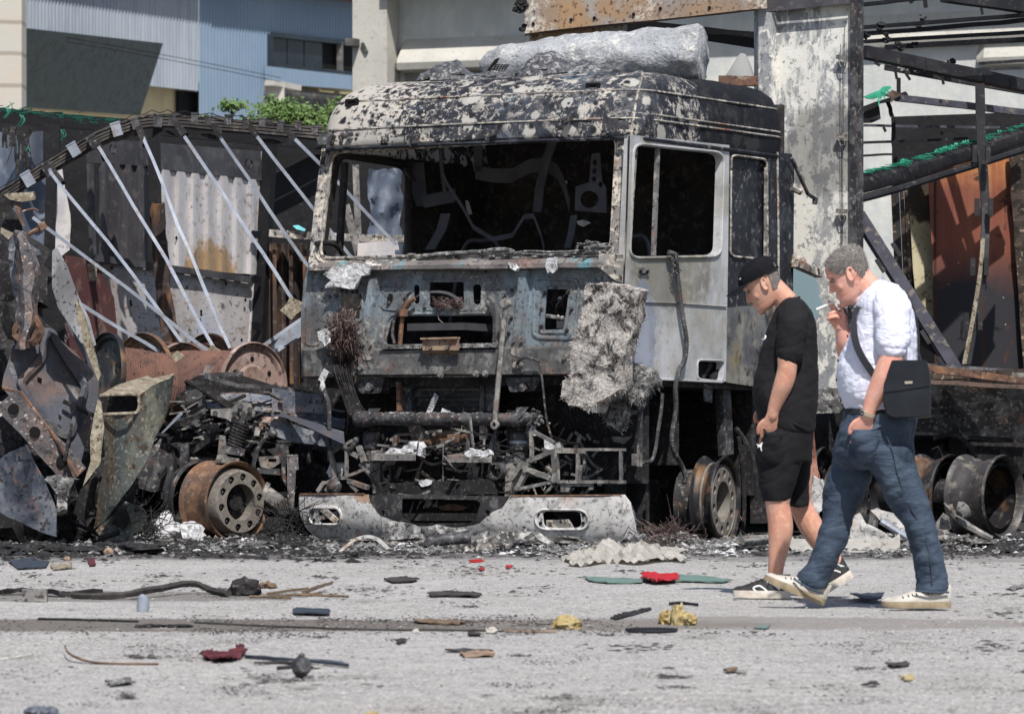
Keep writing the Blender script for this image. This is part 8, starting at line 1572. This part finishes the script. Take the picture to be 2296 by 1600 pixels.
def heap(name, px, py, rx, ry, h, mt, label, cat, seed, n=1, amp=.4, group=None):
    c = G(px, py); k = c.y / F; m = MB(); r_ = random.Random(seed)
    for i in range(n): m.ball(c + V3(r_.uniform(-1, 1) * rx * k * (n > 1), r_.uniform(-1, 1) * ry * (n > 1), h * k * (.25 if n > 1 else .35)), 1, 3, amp, 2.2, (rx * k / (n ** .4), ry / (n ** .3), h * k * (.75 if n == 1 else r_.uniform(.3, .8))), seed + i)
    for v in m.bm.verts: v.co.z = max(v.co.z, .001)
    m.warp(.004, 30, seed); return tag(obj(name, m, mt, o=c), label, cat, group)
def flat(name, pts, mt, label, cat, t=.008, lift=.004, amp=.006, seed=0, group=None, cut=.04, curl=0, fr_=9, m0=None):
    t = min(t, .006)
    q = [G(*p) for p in pts]; c = sum(q, V3(0, 0, 0)) / len(q); m = m0 or MB(); m.sheet([p + V3(0, 0, lift + .004) for p in q], t=t, n=V3(0, 0, 1), cut=cut)
    for v in m.bm.verts: d = (v.co - c); v.co.z += curl * (d.x * d.x) * 6
    m.warp(amp, fr_, seed)
    for v in m.bm.verts: v.co.z = max(v.co.z, .003)
    return tag(obj(name, m, mt, o=V3(c.x, c.y, 0)), label, cat, group)
def stick(name, pts, r_, mt, label, cat, wob=.006, n=6, flatk=0, group=None):
    m = MB(); q = curve([G(p[0], p[1]) + V3(0, 0, (p[2] if len(p) > 2 else 0) + r_) for p in pts], 4)
    if flatk: m.ribbon(q, V3(0, flatk, 0), r_)
    else: m.tube(q, r_, n)
    m.warp(wob, 9, len(label)); 
    for v in m.bm.verts: v.co.z = max(v.co.z, .002)
    return tag(obj(name, m, mt), label, cat, group)
# against the wrecks
heap('ash_pile', 405, 1213, 55, .25, 62, 'ash_white', 'heap of bright white ash beside the rusty left wheel', 'ash', 1, 5); heap('ash_pile', 350, 1222, 60, .2, 22, 'soot_ash', 'low grey ash bed left of the white ash heap', 'ash', 2, 4)
heap('ash_pile', 620, 1228, 60, .2, 18, 'ash_grey', 'low ash bed between the rusty wheel and the bumper', 'ash', 3, 4); heap('ash_pile', 1100, 1222, 240, .25, 34, 'soot_ash', 'long bed of ash and scraps under the bumper', 'ash', 4, 9, .6)
heap('ash_pile', 1480, 1226, 60, .2, 32, 'ash_grey', 'grey ash mound left of the black front wheel', 'ash', 5, 4); heap('ash_pile', 1830, 1232, 160, .2, 18, 'soot_ash', 'low ash bed behind the walking men', 'ash', 6, 6); heap('ash_pile', 2170, 1226, 110, .25, 34, 'soot_ash', 'ash mound under the open rims at the right', 'ash', 7, 6, .6)
heap('ash_pile', 120, 1240, 170, .25, 28, 'char', 'black charred heap under the crushed cab', 'ash', 8, 8, .6)
def upr(name, pts, Y, mt, label, cat, conv=cC, amp=.015, seed=0, t=.01, tilt=0, cut=.04, group=None):
    m = MB(); q = [P(*conv(*p), Y) for p in pts]; z0 = min(p.z for p in q)
    q = [p + V3(0, tilt * (p.z - z0), 0) for p in q]; m.sheet(q, t=t, n=V3(0, 1, .2), cut=cut); m.warp(amp, 9, seed); m.warp(amp * .4, 28, seed); dz = min(v.co.z for v in m.bm.verts)
    for v in m.bm.verts: v.co.z -= min(0, dz) if dz < 0 else 0
    return tag(obj(name, m, mt), label, cat, group)
m = MB(); m.ribbon(curve([P(*cC(*t), 33.0) for t in ((290, 1270), (340, 1200), (430, 1130), (510, 1115), (570, 1140), (640, 1200), (700, 1245))], 5), V3(.01, .10, .0), .018); m.warp(.005, 6); tag(obj('bent_trim', m, 'bumper'), 'pale bent strip of trim standing as an arch in front of the bumper', 'trim')
m = MB(); m.tube(curve([P(*cC(*t), 33.2) for t in ((880, 1180), (930, 1150), (1050, 1130), (1160, 1125))], 5), [.045] * 14 + [.05, .05], 12); m.warp(.008, 7); tag(obj('charred_pipe', m, 'dark_steel'), 'short dark pipe lying under the middle of the bumper', 'pipe')
upr('crumpled_sheet', [(940, 1225), (1100, 1215), (1280, 1160), (1420, 1130), (1500, 1100), (1440, 1200), (1390, 1255), (1200, 1250), (1020, 1250)], 32.9, 'soot_ash', 'grey crumpled metal sheet leaning below the bumper', 'metal sheet', seed=2, tilt=.6)
upr('crumpled_sheet', [(1500, 1095), (1560, 1120), (1680, 1190), (1710, 1240), (1640, 1200), (1540, 1150), (1470, 1190), (1410, 1262), (1400, 1240)], 33.0, 'ash_grey', 'dark folded sheet like a small tent below the right bumper end', 'metal sheet', seed=3, tilt=.8, t=.03)
upr('crumpled_sheet', [(1150, 1110), (1260, 1080), (1480, 1090), (1480, 1110), (1350, 1160), (1180, 1180)], 33.3, 'ash_grey', 'pale ashy sheet under the bumper middle', 'metal sheet', seed=4, tilt=.6)
upr('ash_sheet', [(650, 1020), (850, 1055), (1150, 1065), (1140, 1120), (900, 1130), (700, 1125), (610, 1140), (590, 1040)], 33.35, 'ash_grey', 'melted grey remains sagging under the bumper middle', 'debris', seed=5, t=.04)
upr('ash_sheet', [(2085, 900), (2140, 900), (2190, 950), (2200, 1060), (2230, 1130), (2180, 1190), (2110, 1180), (2100, 1000)], 34.2, 'blue_grey_plate', 'dark crumpled lump against the right end of the bumper', 'debris', seed=6, t=.1, amp=.03)
m = MB(); N_ = 34
m.grid(lambda u, v: (lambda g: V3(g.x, g.y, .008 + .05 * max(0, math.sin(math.pi * u) ** .6) * (1 - abs(2 * v - 1) ** 2) * (.15 + 2.6 * abs(noise.noise(V3(u * 5 + v * 3, v * 2, 2)))) + .07 * (.4 - abs(noise.noise(V3(u * 13 + v * 5, v * 4, 1))))))(G(1268 + 262 * u + 10 * math.sin(v * 9), 1244 + 26 * v - 8 * u + 3 * math.sin(u * 13))), 60, 20); bmesh.ops.solidify(m.bm, geom=m.bm.faces[:], thickness=.004); tag(obj('white_cloth', m, 'cloth_cream', angle=60), 'crumpled cream cloth lying in front of the right bumper end', 'cloth')
m = MB(); m.loft([[G(x, 1238) + V3(0, y, z) for y, z in ((-.05, .09 + k), (.30, .06), (.30, .03), (-.03, .0 + k))] for x, k in ((1768, .04), (1780, .0), (1880, .0), (2000, .0), (2016, .035))]); m.warp(.004, 5); tag(obj('plastic_sheet', m, 'cloth_cream'), 'long pale plastic panel lying behind the men\'s legs', 'panel')
upr('torn_sheet', [(1330, 960), (1340, 870), (1385, 845), (1420, 900), (1500, 940), (1560, 985), (1590, 1000), (1340, 1010)], 34.2, 'bumper', 'torn grey sheet standing behind the white shirt man\'s front leg', 'metal sheet', cG, seed=8)
upr('torn_sheet', [(1130, 640), (1180, 660), (1190, 800), (1130, 900), (1100, 760)], 35.0, 'bumper', 'curved grey plate between the two men\'s legs', 'metal sheet', cG, seed=9); upr('torn_sheet', [(1440, 830), (1480, 815), (1560, 850), (1640, 900), (1650, 960), (1500, 900)], 34.6, 'bumper', 'jagged grey sheet between the jeans legs', 'metal sheet', cG, seed=10)
m = MB(); m.tube([P(*cG(1500, 890), 33.9), P(*cG(1660, 990), 33.9)], .022, 8); tag(obj('metal_pipe', m, 'aluminium'), 'slanting pale pipe between the legs of the jeans', 'pipe')
m = MB(); m.tube(curve([P(*cG(*t), 34.0) for t in ((1880, 800), (1900, 850), (1960, 900), (2040, 950), (2120, 990))], 4), .025, 7); m.ball(P(*cG(1955, 830), 33.9), .05, 2, .4); m.beam(P(*cG(1850, 790), 34), P(*cG(1890, 830), 34), .06, .01); m.warp(.01, 8); tag(obj('twisted_scrap', m, 'grey_steel'), 'twisted grey scrap in front of the open rims at the right', 'scrap')
upr('torn_sheet', [(1810, 900), (1850, 840), (1880, 870), (1890, 930), (1840, 1000), (1800, 1000)], 34.1, 'grey_steel', 'small bent plate right of the rear jeans leg', 'metal sheet', cG, seed=11)
m = MB(); m.tube([G(1660, 1231) + V3(0, 0, .05), G(1745, 1226) + V3(0, 0, .05)], .035, 10); m.warp(.01, 9); tag(obj('charred_pipe', m, 'grey_steel'), 'grey ashy pipe beside the foot of the black front wheel', 'pipe')
m = MB()
for i in range(240): a = G(rg_.gauss(1490, 28), rg_.uniform(1214, 1236)) + V3(0, 0, rg_.uniform(0, .12)); m.tube([a, a + V3(rg_.gauss(0, .09), rg_.gauss(0, .06), rg_.gauss(.02, .06))], .003, 3)
for v in m.bm.verts: v.co.z = max(v.co.z, .003)
tag(obj('wire_tangle', m, 'copper_wire'), 'tangle of brown tyre wire left of the black front wheel', 'wire')
m = MB()
for i in range(330): a = G(rg_.choice((330, 345, 640, 655)) + rg_.gauss(0, 22), rg_.uniform(1205, 1228)) + V3(0, 0, rg_.uniform(0, .25)); m.tube([a, a + V3(rg_.gauss(0, .09), rg_.gauss(0, .06), rg_.gauss(.03, .08))], .003, 3)
for v in m.bm.verts: v.co.z = max(v.co.z, .003)
o = obj('wire_fluff', m, 'char'); o['kind'] = 'stuff'
# scattered over the concrete
flat('red_tail_light', [(1437, 1294), (1452, 1292), (1470, 1298), (1520, 1300), (1516, 1309), (1470, 1313), (1440, 1305)], 'red_plastic', 'bright red broken lamp piece on the green sheets', 'lamp', .008, .022, .016, 1, fr_=14, cut=.02)
flat('green_panel', [(1308, 1296), (1350, 1299), (1440, 1302), (1440, 1309), (1360, 1310), (1320, 1305)], 'green_sheet', 'greyish green sheet left of the red lamp piece', 'sheet', .006, .004, .006, 2); flat('green_panel', [(1505, 1292), (1560, 1294), (1640, 1303), (1620, 1308), (1500, 1305)], 'green_sheet', 'greyish green sheet right of the red lamp piece', 'sheet', .006, .004, .008, 3)
for i, (x, y, w_, l_) in enumerate(((1068, 1259, 18, 'largest of the three small red shards, below the bumper'), (1080, 1277, 7, 'small red shard nearest the camera below the bumper'), (1141, 1272, 8, 'small red shard right of the other two'))): flat('red_shard', [(x - w_, y - 2), (x + w_ * .5, y - 3), (x + w_, y), (x, y + 3), (x - w_ * .8, y + 2)], 'red_plastic', l_, 'shard', .012, 0, .004, i, 'red shards below the bumper', .02)
heap('yellow_foam', 1272, 1409, 32, .05, 28, 'foam_yellow', 'left lump of yellow foam, flat and pale', 'foam', 21, 1, .35); heap('yellow_foam', 1512, 1401, 31, .07, 46, 'foam_yellow', 'right lump of yellow foam, taller and darker', 'foam', 22, 4, .5)
m = MB(); c = G(1460, 1416); m.lathe([(.10, .0), (.115, .006), (.112, .016), (.10, .014)], c, V3(0, 0, 1), 32, close=True)
for i in range(-6, 7): x = i * .016; y = math.sqrt(.1 ** 2 - x * x); m.beam(c + V3(x, -y, .012), c + V3(x, y, .012), .005, .006)
tag(obj('round_vent', m, 'strap_black', o=c), 'black round slotted vent cover lying on the concrete', 'vent cover')
stick('black_strip', [(1500, 1358), (1530, 1356), (1566, 1361)], .012, 'strap_black', 'short black strip behind the right yellow foam', 'strip', flatk=.05); 
flat('dark_plate', [(1905, 1346), (1915, 1339), (1945, 1338), (1982, 1345), (1976, 1351), (1930, 1350)], 'blue_dark', 'curved dark plate between the white shirt man\'s shoes', 'plate', .006, .01, .004, 4, curl=.5)
flat('blue_plate', [(655, 1370), (665, 1366), (738, 1368), (741, 1374), (735, 1378), (658, 1377)], 'blue_dark', 'small dark blue plate in the middle left of the concrete', 'plate', .012, .002, .003, 5)
stick('charred_hose', [(160, 1342), (250, 1344), (330, 1340, .02), (430, 1330, .03), (480, 1332), (512, 1338)], .018, 'grit_dark', 'long black hose lying across the concrete at the left', 'hose', .01)
stick('charred_strip', [(0, 1333), (60, 1331), (140, 1337), (230, 1334)], .02, 'char', 'wide charred strip at the left edge behind the black hose', 'strip', .014, flatk=.16); stick('charred_strip', [(85, 1390), (180, 1392), (310, 1396)], .008, 'char', 'thin charred strip left of the tar clump', 'strip', .006, flatk=.05)
stick('charred_strip', [(435, 1397), (540, 1402), (700, 1409), (860, 1414), (1000, 1414), (1140, 1416)], .006, 'grit_dark', 'very long thin dark strip along the stained track', 'strip', .006, flatk=.05); stick('charred_strip', [(1130, 1416), (1200, 1418), (1245, 1416)], .006, 'rust_tan', 'tan strip at the right end of the long dark strip', 'strip', .004, flatk=.04)
heap('tar_clump', 382, 1406, 52, .05, 11, 'char', 'knobbly black clump on the stained track', 'debris', 31, 5, .6); heap('dark_dome', 548, 1334, 36, .07, 36, 'char', 'dark rounded shell at the end of the black hose', 'debris', 32, 1, .3); heap('tan_lump', 598, 1318, 22, .05, 13, 'wood_split', 'flat tan lump behind the dark rounded shell', 'debris', 33, 1, .5)
for i, (a, b, l_) in enumerate((((600, 1334), (690, 1322), 'upper left splinter beside the dark shell'), ((640, 1336), (780, 1340), 'longest splinter pointing right'), ((680, 1330), (745, 1308), 'splinter pointing up to the right'), ((610, 1340), (720, 1334), 'flat middle splinter of the bundle'), ((560, 1340), (650, 1344), 'lowest splinter near the hose end'))): stick('wood_splinter', [a, ((a[0] + b[0]) / 2, (a[1] + b[1]) / 2 - 1), b], .008, 'wood_split', l_ + ' of the split wood', 'splinter', .004, 5, group='wood splinters by the dark shell')
m = MB(); c = G(318, 1372); m.lathe([(0, 0), (.028, 0), (.03, .03), (.026, .07), (.012, .085), (0, .085)], c, V3(.1, 0, 1), 12); m.warp(.012, 14); tag(obj('crushed_can', m, 'aluminium', o=c), 'small crushed silvery can standing on the concrete at the left', 'can'); 
m = MB(); c = G(78, 1350); m.box(c + V3(0, 0, .035), (.12, .08, .06)); m.sub(2); m.warp(.006, 12); tag(obj('grey_block', m, 'grey_steel', o=c), 'small grey block on the charred strip at the left edge', 'block')
flat('maroon_rag', [(450, 1478), (475, 1466), (505, 1470), (540, 1459), (552, 1470), (530, 1484), (480, 1488)], 'maroon_cloth', 'dark red crumpled rag in the foreground', 'rag', .012, .01, .022, 6, cut=.015, fr_=16); stick('dark_strip', [(550, 1475), (650, 1483), (782, 1496)], .010, 'blue_dark', 'long dark slat reaching right from the red rag', 'slat', .004, flatk=.06); stick('dark_strip', [(570, 1490), (640, 1488), (700, 1500)], .008, 'grit_dark', 'shorter black slat under the long one', 'slat', .008, flatk=.04); stick('dark_strip', [(628, 1478), (700, 1482), (770, 1487)], .006, 'blue_grey_plate', 'grey slat behind the long dark one', 'slat', .004, flatk=.05)
m = MB(); c = G(676, 1522); m.ball(c + V3(0, 0, .045), .036, 3, .2, 3, (1, 1, 1.1), 3); m.tube([c + V3(-.09, .02, .04), c + V3(.03, 0, .05)], .008, 6); m.ball(c + V3(0, 0, .085), .012, 2); tag(obj('knob', m, 'dark_steel', o=c), 'round dark knob with a stem in the foreground', 'knob')
stick('bent_strip', [(146, 1468, .03), (160, 1482, .02), (220, 1488), (355, 1490)], .006, 'rust', 'bent brown strip in the left foreground', 'strip', .003, flatk=.05); stick('white_strip', [(-10, 1480), (40, 1474), (84, 1466)], .005, 'cloth_cream', 'thin pale strip at the left edge of the foreground', 'strip', .003, flatk=.03)
for i, (pts, mt, l_, c_) in enumerate((([(1030, 1468), (1060, 1464), (1110, 1468), (1105, 1473), (1040, 1475)], 'rust_tan', 'tan splinter in the middle foreground', 'splinter'), ([(998, 1460), (1100, 1462), (1104, 1464), (1000, 1463)], 'grit_dark', 'thin black stick behind the tan splinter', 'stick'), ([(1048, 1422), (1078, 1423), (1076, 1427), (1050, 1427)], 'grit_dark', 'short black scrap above the middle foreground', 'scrap'), ([(886, 1441), (905, 1436), (912, 1441), (895, 1446)], 'grit_dark', 'small black flake left of the middle foreground', 'flake'), ([(925, 1394), (965, 1391), (1000, 1395), (1045, 1397), (1030, 1402), (940, 1399)], 'wood_split', 'brownish splinter above the long dark strip', 'splinter'),
    ([(1690, 1411), (1705, 1407), (1728, 1408), (1715, 1413)], 'green_sheet', 'pale green shard near the right foreground', 'shard'), ([(1620, 1504), (1650, 1502), (1652, 1507), (1630, 1509)], 'wood_split', 'brown chip in the right foreground', 'chip'), ([(2018, 1521), (2045, 1519), (2050, 1525), (2030, 1528)], 'foam_yellow', 'yellowish chip at the lower right', 'chip'), ([(2255, 1322), (2300, 1312), (2300, 1318), (2270, 1326)], 'grey_steel', 'pale curved sliver at the right edge', 'sliver'), ([(958, 1332), (1010, 1328), (1078, 1334), (1070, 1340), (1000, 1337), (965, 1338)], 'grit_dark', 'thin charred branch left of the green sheets', 'stick'),
    ([(20, 1262), (60, 1254), (110, 1262), (104, 1274), (40, 1278)], 'blue_dark', 'dark blue rag at the left edge under the crushed cab', 'rag'), ([(112, 1270), (160, 1266), (160, 1276), (120, 1280)], 'tan_edge', 'tan crumpled scrap right of the dark blue rag', 'scrap'), ([(196, 1258), (210, 1256), (214, 1270), (200, 1271)], 'maroon_cloth', 'small dark red piece below the curved greenish sheet', 'scrap'), ([(860, 1300), (905, 1296), (940, 1300), (925, 1306), (880, 1308)], 'grit_dark', 'small dark clump in the middle of the concrete', 'debris'), ([(1366, 1388), (1400, 1378), (1456, 1366), (1460, 1370), (1420, 1382), (1380, 1392)], 'char', 'charred twigs left of the right yellow foam', 'twigs'), ([(235, 1532), (290, 1524), (300, 1534), (250, 1540)], 'ash_grey', 'flat grey flake in the left foreground', 'flake'), ([(1985, 1492), (2035, 1488), (2038, 1494), (2000, 1498)], 'grit_dark', 'dark sliver at the right foreground', 'sliver'), ([(1930, 1538), (1965, 1534), (1970, 1540)], 'grit_dark', 'small dark chip at the lower right', 'chip'))):
    flat('scrap_piece' if c_ in ('scrap', 'debris') else c_, pts, mt, l_, c_, .010, .003, .008, 40 + i, cut=.02, fr_=14)
heap('stone', 932, 1421, 9, .02, 11, 'grit_pale', 'left pale stone on the stained track', 'stone', 51, 1, .3); heap('stone', 1100, 1420, 13, .03, 14, 'grit_pale', 'right, larger pale stone on the stained track', 'stone', 52, 1, .3); heap('stone', 1662, 1511, 11, .02, 10, 'grit_grey', 'grey stone beside the brown chip', 'stone', 53, 1, .3); heap('black_lump', 80, 1601, 34, .04, 24, 'blue_grey_plate', 'dark lump at the bottom left corner', 'debris', 54, 3, .5); heap('tan_stone', 832, 1603, 14, .03, 9, 'foam_yellow', 'yellowish stone at the bottom edge', 'stone', 55, 1, .3); heap('black_lump', 275, 1567, 18, .03, 14, 'ash_grey', 'small grey lump in the lower left foreground', 'debris', 56, 3, .4)
heap('brick_piece', 243, 1246, 12, .04, 18, 'rust_tan', 'broken brick piece under the greenish curved sheet', 'brick', 57, 1, .15); heap('brick_piece', 150, 1256, 9, .04, 9, 'rust_tan', 'small brick piece at the left', 'brick', 58, 1, .15)
